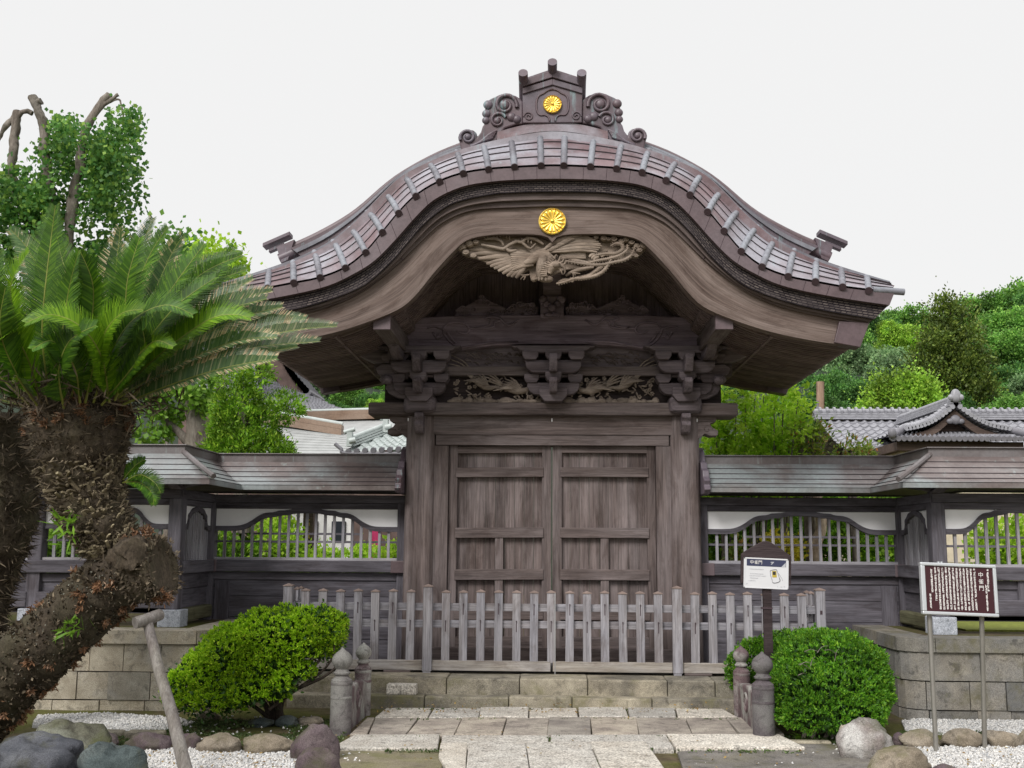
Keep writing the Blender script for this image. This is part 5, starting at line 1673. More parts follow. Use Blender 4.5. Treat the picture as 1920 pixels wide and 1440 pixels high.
def crown(blobs, clump_density, leaves, spread, L, Wd, rng, up=0.3, rnd=0.7, droop=0.0, shell=(0.72, 1.0), low=-1.0):
    Cc, D, Rr_ = clumps(blobs, clump_density, rng, shell, low)
    n_ = len(Cc)
    cnt = leaves
    I = np.repeat(np.arange(n_), cnt)
    sp_ = spread * rng.uniform(0.6, 1.3, size=(n_, 1))[I]
    Pn = Cc[I] + rng.normal(size=(len(I), 3)) * sp_
    A = D[I] + rng.normal(size=(len(I), 3)) * rnd + np.array([0, 0, up - droop])
    ls = rng.uniform(0.7, 1.25, size=len(I))
    return leaf_quads(Pn, A, L * ls, Wd * ls, rng)
def tuft_bush(blobs, density, nleaf, L, Wd, rng, shell=(0.86, 1.02), low=-.6, rough=0.05):
    Cc, D, _ = clumps(blobs, density, rng, shell, low)
    lump = np.array([noise.noise(Vector(p) * 7) for p in Cc])
    Cc = Cc + D * (lump * rough)[:, None]
    # drop tufts that sit deep inside another ellipsoid
    keep = np.ones(len(Cc), bool)
    for c, r_ in blobs:
        q = (Cc - np.array(c)) / np.array(r_)
        keep &= (q ** 2).sum(1) > 0.62
    Cc, D = Cc[keep], D[keep]
    I = np.repeat(np.arange(len(Cc)), nleaf)
    dd = unit(D + np.array([0, 0, 0.55]))[I]
    A = dd + rng.normal(size=(len(I), 3)) * 0.55
    return leaf_quads(Cc[I] + rng.normal(size=(len(I), 3)) * L * .25, A, L * rng.uniform(.7, 1.25, len(I)), Wd, rng)
def bpx(px, py, rx, ry, Y, dy=None):
    """ellipsoid seen at a pixel with pixel radii, standing at distance Y"""
    c = P(px, py, Y); k = Y / F
    return ((c.x, c.y, c.z), (rx * k, (dy if dy else (rx + ry) / 2) * k, ry * k))
def branch(mb, pts, r0, r1, n=8, wob=0.0, rr=random):
    c_ = catmull(pts, 9)
    if wob: c_ = [p + Vector((rr.uniform(-wob, wob), rr.uniform(-wob, wob), 0)) for p in c_]
    k = len(c_) - 1
    mb.tube(c_, [r0 + (r1 - r0) * i / k for i in range(k + 1)], n)
rg = np.random.default_rng(5)
M['bark'] = wood('grey_bark', 'Z', (0.10, 0.082, 0.068, 1), (0.26, 0.225, 0.195, 1), (0.20, 0.19, 0.16, 1), cross=18, along=5, bump=0.9)
M['barkdk'] = wood('dark_bark', 'Z', (0.035, 0.027, 0.022, 1), (0.085, 0.066, 0.052, 1), None, cross=22, along=6, bump=0.9)
lm = leafmat
M['bushL'] = lm('bright_needle_tufts', (0.17, 0.34, 0.012, 1), (0.38, 0.62, 0.020, 1), (0.60, 0.76, 0.06, 1), .4)
M['bushR'] = lm('green_needle_tufts', (0.055, 0.18, 0.014, 1), (0.145, 0.35, 0.022, 1), (0.30, 0.52, 0.04, 1), .4)
M['bushD'] = lm('shaded_inner_needles', (0.020, 0.060, 0.010, 1), (0.045, 0.110, 0.014, 1), None, .2)  # needle green darkened to paint the shade inside the bushes
M['cyc'] = lm('cycad_green', (0.026, 0.078, 0.006, 1), (0.066, 0.160, 0.009, 1), (0.13, 0.25, 0.015, 1), .25, .48, (.6, 1.25), 2.5)
M['cycy'] = lm('cycad_fresh_green', (0.068, 0.165, 0.006, 1), (0.145, 0.285, 0.010, 1), (0.22, 0.38, 0.02, 1), .35, .45, (.7, 1.2), 2.5)
M['cycold'] = lm('cycad_old_grey_green', (0.045, 0.10, 0.032, 1), (0.105, 0.175, 0.060, 1), (0.27, 0.28, 0.15, 1), .25, .35)
M['cycdk'] = lm('cycad_dark_upright', (0.022, 0.055, 0.014, 1), (0.055, 0.105, 0.025, 1), (0.20, 0.20, 0.09, 1), .2, .4)
M['rachis'] = plain('frond_midrib', (0.20, 0.22, 0.045, 1), .5)
M['straw'] = lm('dry_frond_tips', (0.30, 0.22, 0.11, 1), (0.44, 0.36, 0.20, 1), (0.50, 0.42, 0.27, 1), .2)
M['fuzz'] = lm('brown_leaf_base_hair', (0.045, 0.034, 0.024, 1), (0.120, 0.092, 0.062, 1), (0.27, 0.22, 0.155, 1), .05, .9)
M['orange'] = lm('orange_brown_scales', (0.15, 0.075, 0.040, 1), (0.28, 0.15, 0.08, 1), (0.40, 0.28, 0.20, 1), .1, .85)
M['stub'] = lm('tan_leaf_stubs', (0.065, 0.052, 0.034, 1), (0.155, 0.125, 0.08, 1), (0.34, 0.29, 0.19, 1), .0, .9)

# ================================================================== CLIPPED BUSHES
Yb1 = 9.75
bush = thing('spreading_bush', 'bright yellow-green clipped spreading bush left of the steps, its dark stems showing below', 'bush', tuple(G(520, 1348)), None)
bl = [bpx(528, 1205, 108, 64, Yb1, 90), bpx(468, 1230, 96, 62, Yb1, 90), bpx(398, 1272, 70, 54, Yb1 - .05, 70), bpx(356, 1296, 48, 46, Yb1 - .1, 60), bpx(395, 1316, 62, 30, Yb1 - .25, 50), bpx(480, 1296, 60, 34, Yb1 - .25, 50), bpx(562, 1262, 30, 22, Yb1 - .2, 30), bpx(585, 1184, 64, 42, Yb1, 70), bpx(500, 1255, 70, 50, Yb1 - .15, 60), bpx(430, 1300, 66, 30, Yb1 - .2, 50), bpx(522, 1288, 30, 24, Yb1 - .3, 30), bpx(622, 1174, 28, 20, Yb1 + .05, 30), bpx(595, 1215, 26, 15, Yb1 - .1, 30)]
V = tuft_bush(bl, 1050, 10, .027, .0070, rg, low=-.35, rough=.05)
quads('foliage', V, M['bushL'], bush, loc=-bush.location)
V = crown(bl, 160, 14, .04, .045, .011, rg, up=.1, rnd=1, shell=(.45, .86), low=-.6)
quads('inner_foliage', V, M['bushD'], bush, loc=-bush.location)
tr = MB()
g0 = G(520, 1352)
rr = random.Random(6)
for (x, y, dy, r0) in ((505, 1262, -.1, .045), (560, 1235, 0, .035), (455, 1268, .1, .035), (420, 1290, -.1, .025), (470, 1240, .1, .03)):
    e = P(x, y, Yb1 + dy)
    branch(tr, [g0 + Vector((rr.uniform(-.05, .05), 0, -.05)), g0.lerp(e, .4) + Vector((rr.uniform(-.06, .06), 0, -.02)), e], r0, r0 * .45)
for pts in ([(505, 1330), (560, 1290), (600, 1262), (622, 1235), (628, 1200)], [(560, 1290), (605, 1270), (630, 1250), (640, 1225)], [(520, 1300), (560, 1262), (585, 1240), (600, 1205)], [(575, 1262), (600, 1236), (596, 1212)], [(500, 1300), (440, 1310), (380, 1320)], [(480, 1310), (450, 1322), (420, 1335)], [(505, 1290), (540, 1250), (555, 1215)]):
    branch(tr, [P(x, y, Yb1 - .15) for x, y in pts], .016, .006, 6)
tr.build('stems', M['barkdk'], bush, 60)

Yb2 = 9.85
bush2 = thing('round_bush', 'dense dark green rounded clipped bush right of the steps, beside the purple stone posts', 'bush', tuple(G(1555, 1372)), None)
bl = [bpx(1556, 1262, 106, 76, Yb2, 110), bpx(1545, 1300, 112, 62, Yb2 - .25, 110), bpx(1600, 1285, 66, 66, Yb2, 90), bpx(1495, 1258, 128, 72, 10.88, 36), bpx(1430, 1260, 66, 60, 10.92, 34), bpx(1530, 1230, 90, 46, 10.3, 70), bpx(1500, 1275, 46, 70, Yb2 + .05, 80), bpx(1560, 1340, 95, 36, Yb2 - .55, 60)]
V = tuft_bush(bl, 760, 9, .030, .0065, rg, low=-.7, rough=.035)
quads('foliage', V, M['bushR'], bush2, loc=-bush2.location)
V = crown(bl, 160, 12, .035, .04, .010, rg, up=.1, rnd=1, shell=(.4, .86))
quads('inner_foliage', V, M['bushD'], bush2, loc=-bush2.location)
tr = MB()
for k in range(7):
    e = Vector(bl[k % 3][0]); g0 = P(1500 + 20 * k, 1355, 9.35); g0.z = 0
    branch(tr, [g0 + Vector((0, 0, -.05)), g0.lerp(e, .5), e], .022, .010, 6)
for k in range(9):                            # dry twigs lying on top
    p = P(random.uniform(1490, 1620), random.uniform(1215, 1275), Yb2 - .50); a_ = random.uniform(-.6, 1.2)
    branch(tr, [p, p + Vector((.06 * math.cos(a_), .03, .05 * math.sin(a_) + .02)), p + Vector((.13 * math.cos(a_), .05, .10 * math.sin(a_)))], .0035, .002, 5)
tr.build('stems', M['bark'], bush2, 60)

def fern(name, label, base, n_, L, mat, rng, spread=1.0, front=0.6, par=None):
    Vs = []
    for k in range(n_):
        a_ = rng.uniform(0, 2 * math.pi); l = L * rng.uniform(.6, 1.1)
        d = np.array([math.cos(a_) * spread, -abs(math.sin(a_)) * front, rng.uniform(.5, 1.1)]); d /= np.linalg.norm(d)
        p = np.array(base) + rng.normal(size=3) * L * .12
        for i in range(14):
            t = i / 13
            q = p + d * l * t + np.array([0, 0, -.35 * l * t * t])
            w = l * .22 * math.sin(math.pi * min(.15 + .85 * t, 1))
            sd_ = unit(np.cross(d, [0, 0, 1])[None])[0]
            for s_ in (-1, 1):
                e = q + sd_ * s_ * w + d * w * .5
                Vs.append([q, (q + e) / 2 + d * l * .022, e, (q + e) / 2 - d * l * .022])
    o = quads(name, np.array(Vs), mat, par, loc=(-par.location if par is not None else None))
    if label: tag(o, label, 'fern')
    return o
M['fernm'] = lm('fresh_fern_green', (0.11, 0.24, 0.02, 1), (0.20, 0.38, 0.03, 1), None, .35)
for i, (px, py, n_, L, lab) in enumerate(((1552, 1378, 14, .16, 'bright green fern under the round bush, beside the big pale boulder'), (1500, 1385, 9, .12, 'small fern under the middle of the round bush'), (1585, 1350, 8, .13, 'arching fern at the right lower edge of the round bush'))):
    b = G(px, py)
    fern('fern', lab, (b.x, b.y - .05, .0), n_, L, M['fernm'], rg)

# ================================================================== CYCAD
YCY = 8.1
kc = YCY / F
cyc = thing('sago_cycad', 'big leaning sago cycad with shaggy brown trunk, sawn stump and long feathery fronds', 'cycad', tuple(G(-20, 1385)))
def tube_pts(path, rad, n_, rng, t0=0, t1=1):
    path = [Vector(p) for p in path]
    c_ = resample(path, 60)
    rd = np.interp(np.linspace(0, 1, 60), np.linspace(0, 1, len(rad)), rad)
    Pn, Nn, Tn = [], [], []
    for _ in range(n_):
        t = rng.uniform(t0, t1) * 58.9
        i = int(t); p = c_[i].lerp(c_[i + 1], t - i)
        T_ = (c_[i + 1] - c_[i]).normalized()
        a = T_.orthogonal().normalized(); b = T_.cross(a)
        an = rng.uniform(0, 2 * math.pi)
        d = a * math.cos(an) + b * math.sin(an)
        Pn.append(p + d * rd[i]); Nn.append(d); Tn.append(T_)
    return np.array(Pn), np.array(Nn), np.array(Tn)
def lumpy(mb, path, rad, n=26, amp=.03, sc=9, m_=70):
    c_ = resample(catmull(path, 6), m_)
    rd = np.interp(np.linspace(0, 1, m_), np.linspace(0, 1, len(rad)), rad)
    k0 = len(mb.v)
    mb.tube(c_, list(rd), n)
    for i in range(k0, len(mb.v)):
        v_ = Vector(mb.v[i]); j = min((i - k0) // n, m_ - 1)
        d = (v_ - c_[j]); 
        if d.length > 1e-5:
            h = noise.noise(v_ * sc) * amp + noise.noise(v_ * sc * 3) * amp * .5
            mb.v[i] = tuple(v_ + d.normalized() * h)
logp = [P(-70, 1350, 8.35), P(20, 1265, 8.3), P(110, 1185, 8.2), P(190, 1110, 8.12), P(250, 1072, 8.05), P(283, 1064, 8.0)]
logr = [.32, .29, .262, .245, .235, .20]
upp = [P(222, 1062, 8.12), P(200, 1000, 8.12), P(172, 955, 8.1), P(156, 893, 8.1), P(150, 835, 8.1), P(146, 780, 8.1), P(146, 748, 8.1)]
upr = [.17, .19, .235, .265, .33, .385, .33]
M['cytrunk'] = wood('cycad_bark', 'Z', (0.030, 0.023, 0.017, 1), (0.090, 0.070, 0.050, 1), (0.085, 0.082, 0.045, 1), cross=14, along=14, rough=.95, bump=1.0, stain=.5)
tm = MB()
lumpy(tm, logp, logr, amp=.045)
lumpy(tm, upp, upr, amp=.05)
trunk = tm.build('trunk', M['cytrunk'], cyc, 80)
# sawn stump face with bark lip and dark hollow
cut = MB()
cc = P(303, 1066, 7.98)
Mc = Vector((.96, -.14, .20)).to_track_quat('Z', 'Y').to_matrix()
def ragged(mb):
    for i in range(len(mb.v)):
        v_ = Vector(mb.v[i]); mb.v[i] = tuple(v_ + Vector((0, 0, 1)) * noise.noise(v_ * 8) * .03 + (v_ - cc) * (noise.noise(v_ * 6) * .16 + noise.noise(v_ * 17) * .12))
cut.lathe([(.15, -.26), (.19, -.20), (.21, -.15), (.222, -.10), (.226, -.06), (.230, -.03), (.226, .0), (.215, .018), (.195, .020), (.165, -.005)], cc, 40, Mc)
ragged(cut)
lipv = np.array(cut.v)
cut.build('bark_lip', M['cytrunk'], trunk, 70)
cut = MB()
cut.lathe([(.17, -.015), (.12, -.035), (.05, -.05), (.001, -.05)], cc, 26, Mc)
ragged(cut)
M['cutface'] = plain('dark_sawn_face', (0.020, 0.017, 0.015, 1), .9, var=.4, scale=14, bump=.6)
cut.build('sawn_face', M['cutface'], trunk, 60)
lp = lipv[rg.integers(0, len(lipv), 1400)] + rg.normal(size=(1400, 3)) * .008
quads('bark_scales', leaf_quads(lp, (lp - np.array(cc)) + rg.normal(size=lp.shape) * .12, rg.uniform(.02, .055, 1400), .008, rg), M['fuzz'], trunk)
kb_ = MB()
lumpy(kb_, [P(240, 1045, 7.98), P(250, 1040, 7.80), P(253, 1038, 7.72)], [.14, .13, .095], n=26, amp=.05, sc=14, m_=14)
kb_.build('knot', M['cytrunk'], trunk, 70)
# leaf-base stubs in spirals (tan wedge tips)
Pn, Nn, Tn = tube_pts(catmull(upp, 6), upr, 1500, rg, 0.08, 0.62)
sb = MB()
for p_, n_, t_ in zip(Pn[:700], Nn[:700], Tn[:700]):   # blunt wedge-shaped leaf bases
    p_, n_, t_ = Vector(p_), Vector(n_), Vector(t_)
    s_ = n_.cross(t_).normalized(); w_ = rg.uniform(.009, .020); h_ = rg.uniform(.006, .012); l_ = rg.uniform(.025, .07)
    d_ = (n_ * .75 + t_ * .55 + Vector(rg.normal(size=3)) * .38).normalized(); u2 = d_.cross(s_)
    b_ = p_ - d_ * .03; e_ = p_ + d_ * l_
    sb.add([b_ - s_ * w_ - u2 * h_, b_ + s_ * w_ - u2 * h_, b_ + s_ * w_ + u2 * h_, b_ - s_ * w_ + u2 * h_, e_ - s_ * w_ * .6 - u2 * h_ * .7, e_ + s_ * w_ * .6 - u2 * h_ * .7, e_ + s_ * w_ * .6 + u2 * h_ * .7, e_ - s_ * w_ * .6 + u2 * h_ * .7], [(0, 3, 2, 1), (4, 5, 6, 7), (0, 1, 5, 4), (1, 2, 6, 5), (2, 3, 7, 6), (3, 0, 4, 7)])
sb.build('leaf_stubs', M['stub'], trunk)
Pn, Nn, Tn = tube_pts(catmull(upp, 6), upr, 6500, rg, 0.05, 1.0)
quads('leaf_base_hair', leaf_quads(Pn - Nn * .02, Nn * .7 + Tn * .1 + rg.normal(size=Pn.shape) * .7, rg.uniform(.05, .12, len(Pn)), .0055, rg), M['fuzz'], trunk)
M['lichen'] = lm('pale_lichen_flecks', (.11, .11, .09, 1), (.20, .20, .165, 1), None, 0, .9)
Pn, Nn, Tn = tube_pts(catmull(logp, 6), logr, 5000, rg, 0.0, 1.0)
V1 = leaf_quads(Pn - Nn * .012, Nn * .5 + Tn * .5 + rg.normal(size=Pn.shape) * .5, rg.uniform(.025, .055, len(Pn)), .012, rg)
Pn, Nn, Tn = tube_pts(catmull(logp, 6), logr, 700, rg, 0.0, 1.0)
V2 = leaf_quads(Pn + Nn * .012, Tn + rg.normal(size=Pn.shape) * .6, rg.uniform(.006, .016, len(Pn)), .0045, rg, sidedir=Nn)
quads('bark_scales', np.concatenate([V1, V2]), [M['fuzz'], M['lichen']], trunk, idx=np.array([0] * len(V1) + [1] * len(V2)))
# orange-brown tufts
Cs, Ds = [], []
Pn, Nn, Tn = tube_pts(catmull(logp, 6), logr, 80, rg, 0.1, 0.92)
sel = (Nn[:, 1] < .35) & ((Nn[:, 2] < .25) | (rg.random(len(Nn)) < .2))
Cs.append(Pn[sel]); Ds.append(Nn[sel])
Pn, Nn, Tn = tube_pts(catmull(upp, 6), upr, 46, rg, 0.80, 0.97); Cs.append(Pn); Ds.append(Nn)
for _ in range(8):
    q = P(rg.uniform(225, 325), rg.uniform(985, 1030), 7.95); Cs.append(np.array([q])); Ds.append(np.array([[0.2, -.5, .8]]))
for _ in range(7):
    q = P(rg.uniform(285, 322), rg.uniform(1105, 1135), 7.9); Cs.append(np.array([q])); Ds.append(np.array([[.8, -.5, 0.]]))
Cs, Ds = np.concatenate(Cs), np.concatenate(Ds)
I = np.repeat(np.arange(len(Cs)), 60)
quads('dry_scale_tufts', leaf_quads(Cs[I] + rg.normal(size=(len(I), 3)) * .014, Ds[I] + rg.normal(size=(len(I), 3)) * .75, rg.uniform(.02, .05, len(I)), .0062, rg), M['orange'], trunk)
# a dark core under the fronds
Pn = np.array(P(146, 745, 8.1)) + rg.normal(size=(2600, 3)) * np.array([.28, .25, .10])
quads('crown_core', leaf_quads(Pn, rg.normal(size=(2600, 3)) + np.array([0, 0, .8]), rg.uniform(.08, .25, 2600), .007, rg), M['fuzz'], trunk)

def frond(pts, mat, plen=.19, npair=122, vee=.45, droopy=.0, dry=0, parent=None, loc=None, rw=.010):
    """arching midrib with two comb rows of stiff leaflets"""
    c_ = resample(catmull(pts, 8), npair)
    mb = MB(); mb.tube(c_[::4] + [c_[-1]], [rw * (1 - .8 * i / (len(c_[::4]))) for i in range(len(c_[::4]) + 1)], 6)
    fr = mb.build('frond', M['rachis'], parent, 60) if parent is not None else None
    base = np.array(c_)
    T_ = unit(np.gradient(base, axis=0))
    ctr = np.array(P(146, 760, 8.1))
    upv = np.array([rg.uniform(-.25, .25), -0.85 + rg.uniform(-.3, .3), 0.62])
    S_ = unit(np.cross(T_, upv + 0 * T_))
    Nv = unit(np.cross(S_, T_))
    Vs, dryV = [], []
    for sgn in (-1, 1):
        for i in range(int(npair * .10), npair - 1):
            t = i / (npair - 1)
            l = plen * (min(1, (t - .06) / .22) ** .7) * (1 if t < .72 else max(.25, 1 - (t - .72) / .28 * .75)) * rg.uniform(.92, 1.06)
            d = S_[i] * sgn + T_[i] * (.45 + .35 * t) + Nv[i] * (vee + rg.uniform(-.06, .06)) - np.array([0, 0, droopy])
            d /= np.linalg.norm(d)
            p = base[i]; w = .0054
            tn = T_[i]
            m1 = p + d * l * .5 + Nv[i] * l * .02; e = p + d * l - Nv[i] * l * .06
            q = [p - tn * w, m1 - tn * w * 1.1, m1 + tn * w * 1.1, p + tn * w]
            q2 = [m1 - tn * w * 1.1, e - tn * w * .3, e + tn * w * .3, m1 + tn * w * 1.1]
            Vs.append(q)
            (dryV if (dry and rg.random() < dry) else Vs).append(q2)
    quads('leaflets', np.array(Vs + dryV), [mat, M['straw']], fr, idx=np.array([0] * len(Vs) + [1] * len(dryV)))
    return fr
top = lambda dx=0, dy=0, dz=0: P(146 + dx, 752 + dy, 8.1 + dz)
def fp(*pts): return [P(x, y, Y) for x, y, Y in pts]
FR = [
 # right hand sweep
 (fp((225, 752, 8.0), (330, 705, 7.95), (470, 640, 7.95), (560, 618, 7.95), (632, 612, 7.95)), 'cycold', dict(vee=.7, plen=.17, dry=.12)),
 (fp((230, 758, 8.1), (340, 715, 8.2), (470, 668, 8.3), (558, 650, 8.4)), 'cycold', dict(vee=.6, dry=.3)),
 (fp((215, 750, 7.95), (320, 690, 7.85), (440, 640, 7.8), (520, 632, 7.8)), 'cycold', dict(vee=.5, dry=.45)),
 (fp((220, 745, 8.1), (330, 660, 8.2), (440, 600, 8.3), (530, 575, 8.35)), 'cycold', dict(vee=.5, dry=.5)),
 (fp((215, 745, 7.9), (300, 665, 7.75), (390, 600, 7.7), (440, 590, 7.7), (470, 596, 7.7)), 'cycy', dict(vee=.35)),
 (fp((210, 740, 8.2), (320, 620, 8.4), (410, 560, 8.5), (475, 522, 8.55)), 'cycold', dict(vee=.5, dry=.35)),
 (fp((205, 740, 8.1), (300, 630, 8.1), (390, 530, 8.1), (440, 462, 8.1)), 'cyc', dict(vee=.4)),
 (fp((205, 740, 8.0), (290, 620, 7.9), (370, 520, 7.9), (455, 478, 7.9)), 'cyc', dict(vee=.5)),
 (fp((200, 740, 7.9), (270, 620, 7.8), (330, 530, 7.75), (384, 456, 7.75)), 'cyc', dict(vee=.35)),
 (fp((195, 740, 8.2), (270, 590, 8.3), (320, 480, 8.4), (345, 440, 8.4)), 'cycdk', dict(vee=.5, dry=.3)),
 (fp((190, 735, 8.1), (240, 580, 8.1), (280, 480, 8.15), (315, 425, 8.15)), 'cyc', dict(vee=.4)),
 (fp((185, 735, 8.3), (230, 560, 8.4), (262, 470, 8.5), (288, 408, 8.5)), 'cycdk', dict(vee=.5, dry=.2)),
 (fp((180, 735, 8.3), (210, 560, 8.4), (220, 480, 8.4), (226, 425, 8.4)), 'cycdk', dict(vee=.6, dry=.4)),
 (fp((190, 735, 7.9), (230, 600, 7.75), (240, 520, 7.7), (262, 445, 7.7)), 'cyc', dict(vee=.4)),
 (fp((222, 752, 8.05), (330, 700, 8.1), (460, 655, 8.15), (600, 640, 8.2)), 'cycold', dict(vee=.6, dry=.3)),
 (fp((222, 748, 8.15), (330, 670, 8.3), (450, 612, 8.4), (575, 598, 8.45)), 'cycold', dict(vee=.55, dry=.4)),
 (fp((218, 746, 7.95), (310, 650, 7.95), (400, 590, 7.95), (500, 560, 7.95)), 'cyc', dict(vee=.5, dry=.2)),
 (fp((215, 745, 8.2), (320, 630, 8.3), (420, 570, 8.4), (510, 545, 8.45)), 'cycold', dict(vee=.5, dry=.35)),
 (fp((212, 742, 8.0), (300, 610, 8.0), (380, 540, 8.05), (462, 505, 8.1)), 'cyc', dict(vee=.45)),
 (fp((208, 742, 8.2), (290, 600, 8.3), (350, 520, 8.4), (420, 478, 8.4)), 'cycdk', dict(vee=.45, dry=.15)),
 (fp((228, 760, 7.9), (320, 722, 7.8), (420, 690, 7.75), (520, 672, 7.75)), 'cycold', dict(vee=.6, dry=.4)),
 (fp((200, 740, 7.85), (275, 640, 7.7), (335, 570, 7.65), (405, 520, 7.65)), 'cyc', dict(vee=.4)),
 # front, dropping towards the viewer
 (fp((215, 750, 7.8), (250, 680, 7.6), (290, 640, 7.5), (325, 650, 7.45)), 'cycy', dict(vee=.3, plen=.13)),
 (fp((205, 755, 7.8), (190, 670, 7.5), (150, 612, 7.3), (95, 590, 7.2), (48, 606, 7.15)), 'cycy', dict(vee=.35, plen=.16)),
 (fp((175, 755, 7.8), (210, 660, 7.6), (250, 600, 7.5), (310, 572, 7.4), (362, 590, 7.4)), 'cyc', dict(vee=.3)),
 (fp((160, 755, 7.75), (190, 640, 7.5), (225, 590, 7.4), (268, 580, 7.35)), 'cycy', dict(vee=.3)),
 (fp((130, 755, 7.8), (165, 640, 7.6), (175, 540, 7.5), (150, 470, 7.4)), 'cyc', dict(vee=.4)),
 (fp((100, 755, 7.8), (115, 640, 7.5), (130, 540, 7.4), (148, 470, 7.3)), 'cyc', dict(vee=.35)),
 (fp((95, 755, 7.85), (80, 640, 7.6), (85, 540, 7.5), (104, 385, 7.5)), 'cyc', dict(vee=.35)),
 (fp((75, 755, 7.8), (55, 680, 7.5), (25, 630, 7.3), (-10, 640, 7.2)), 'cycy', dict(vee=.35)),
 (fp((70, 755, 7.9), (40, 640, 7.7), (20, 540, 7.6), (55, 470, 7.5)), 'cycy', dict(vee=.4)),
 (fp((60, 750, 7.9), (10, 640, 7.7), (-20, 540, 7.6), (0, 470, 7.6)), 'cyc', dict(vee=.4)),
 (fp((70, 760, 7.7), (30, 700, 7.4), (0, 620, 7.2), (10, 540, 7.1)), 'cyc', dict(vee=.4)),
 (fp((55, 760, 7.9), (-20, 690, 7.7), (-90, 640, 7.5), (-160, 640, 7.4)), 'cyc', dict(vee=.4)),
 (fp((50, 760, 8.0), (-40, 680, 8.0), (-140, 600, 8.0), (-230, 570, 8.0)), 'cyc', dict(vee=.4)),
 (fp((55, 765, 8.1), (-30, 740, 8.2), (-120, 700, 8.3), (-220, 690, 8.4)), 'cycold', dict(vee=.5)),
 (fp((80, 745, 8.2), (20, 600, 8.3), (-30, 480, 8.4), (-60, 400, 8.4)), 'cyc', dict(vee=.4)),
 (fp((110, 740, 8.3), (90, 580, 8.4), (60, 480, 8.5), (20, 430, 8.5)), 'cycold', dict(vee=.5, dry=.2)),
 (fp((130, 740, 8.3), (130, 560, 8.4), (110, 460, 8.5), (100, 420, 8.5)), 'cyc', dict(vee=.5)),
 (fp((150, 755, 7.7), (140, 690, 7.45), (100, 640, 7.3), (60, 655, 7.2)), 'cyc', dict(vee=.3, plen=.13)),
 (fp((190, 760, 7.8), (240, 700, 7.6), (270, 655, 7.55), (268, 620, 7.5)), 'cyc', dict(vee=.3, plen=.13)),
 (fp((120, 765, 7.7), (110, 700, 7.4), (130, 640, 7.3), (180, 610, 7.25)), 'cyc', dict(vee=.3)),
]
for pts, mt, kw in FR:
    frond(pts, M[mt], parent=cyc, **kw)
for i in range(26):                           # shorter fill fronds behind
    a_ = rg.uniform(-1.3, 1.45); l = rg.uniform(150, 235)
    ex, ey = 146 + math.sin(a_) * l * 1.1, 752 - math.cos(a_) * l
    Yd = 8.15 + rg.uniform(.1, .7)
    frond(fp((146 + 60 * math.sin(a_), 750, 8.15), (146 + math.sin(a_) * l * .45, 752 - math.cos(a_) * l * .62, (8.15 + Yd) / 2), (ex, ey, Yd)), M[random.choice(['cyc', 'cycdk', 'cycdk'])], parent=cyc, npair=70, vee=.5, dry=.12)
# small offset fronds on the lower trunk right side
for pts in (fp((232, 905, 8.05), (262, 890, 8.0), (290, 905, 7.95), (302, 925, 7.95)), fp((230, 905, 8.05), (262, 905, 8.0), (285, 925, 7.95), (288, 948, 7.95)), fp((230, 900, 8.1), (255, 872, 8.1), (272, 862, 8.1))):
    frond(pts, M['cyc'], plen=.085, npair=40, vee=.3, parent=cyc, rw=.006)
# strap ferns growing on the trunk
def straps(label, px, py, Y, n_, L):
    p = P(px, py, Y)
    q = np.array([p] * n_) + rg.normal(size=(n_, 3)) * np.array([.05, .02, .05])
    A = np.stack([rg.uniform(-.9, .9, n_), np.full(n_, -.55), rg.uniform(-1.0, .6, n_)], 1)
    return tag(quads('strap_fern', leaf_quads(q, A, rg.uniform(.5, 1.1, n_) * L, .011, rg), M['fernm']), label, 'fern')
straps('bright strap fern growing on the upper cycad trunk, against the white panel', 128, 985, 7.80, 34, .15)
straps('strap fern growing halfway along the leaning cycad log', 140, 1175, 7.86, 30, .15)

# dark neighbouring cycad trunk cut by the left edge
cyc2 = thing('sago_cycad', 'second cycad trunk in deep shade, cut off by the left edge of the photo', 'cycad', tuple(G(-60, 1345)))
p2 = [P(-50, 1330, 8.95), P(-40, 1150, 8.95), P(-22, 1040, 8.9), P(-5, 960, 8.9), P(-10, 860, 8.9), P(-20, 790, 8.9)]
r2 = [.20, .20, .22, .30, .33, .30]
t2 = MB(); lumpy(t2, p2, r2, amp=.05)
trk2 = t2.build('trunk', M['cytrunk'], cyc2, 80)
Pn, Nn, Tn = tube_pts(catmull(p2, 6), r2, 6000, rg)
quads('leaf_base_hair', leaf_quads(Pn - Nn * .02, Nn * .7 + rg.normal(size=Pn.shape) * .7, rg.uniform(.05, .15, len(Pn)), .007, rg), M['fuzz'], trk2)
for i in range(10):
    a_ = rg.uniform(-1.5, .4); l = rg.uniform(150, 260)
    frond(fp((-20, 790, 8.9), (-20 + math.sin(a_) * l * .5, 790 - math.cos(a_) * l * .5, 9.1), (-20 + math.sin(a_) * l, 790 - math.cos(a_) * l * .8, 9.3)), M['cyc'], parent=cyc2, npair=60)
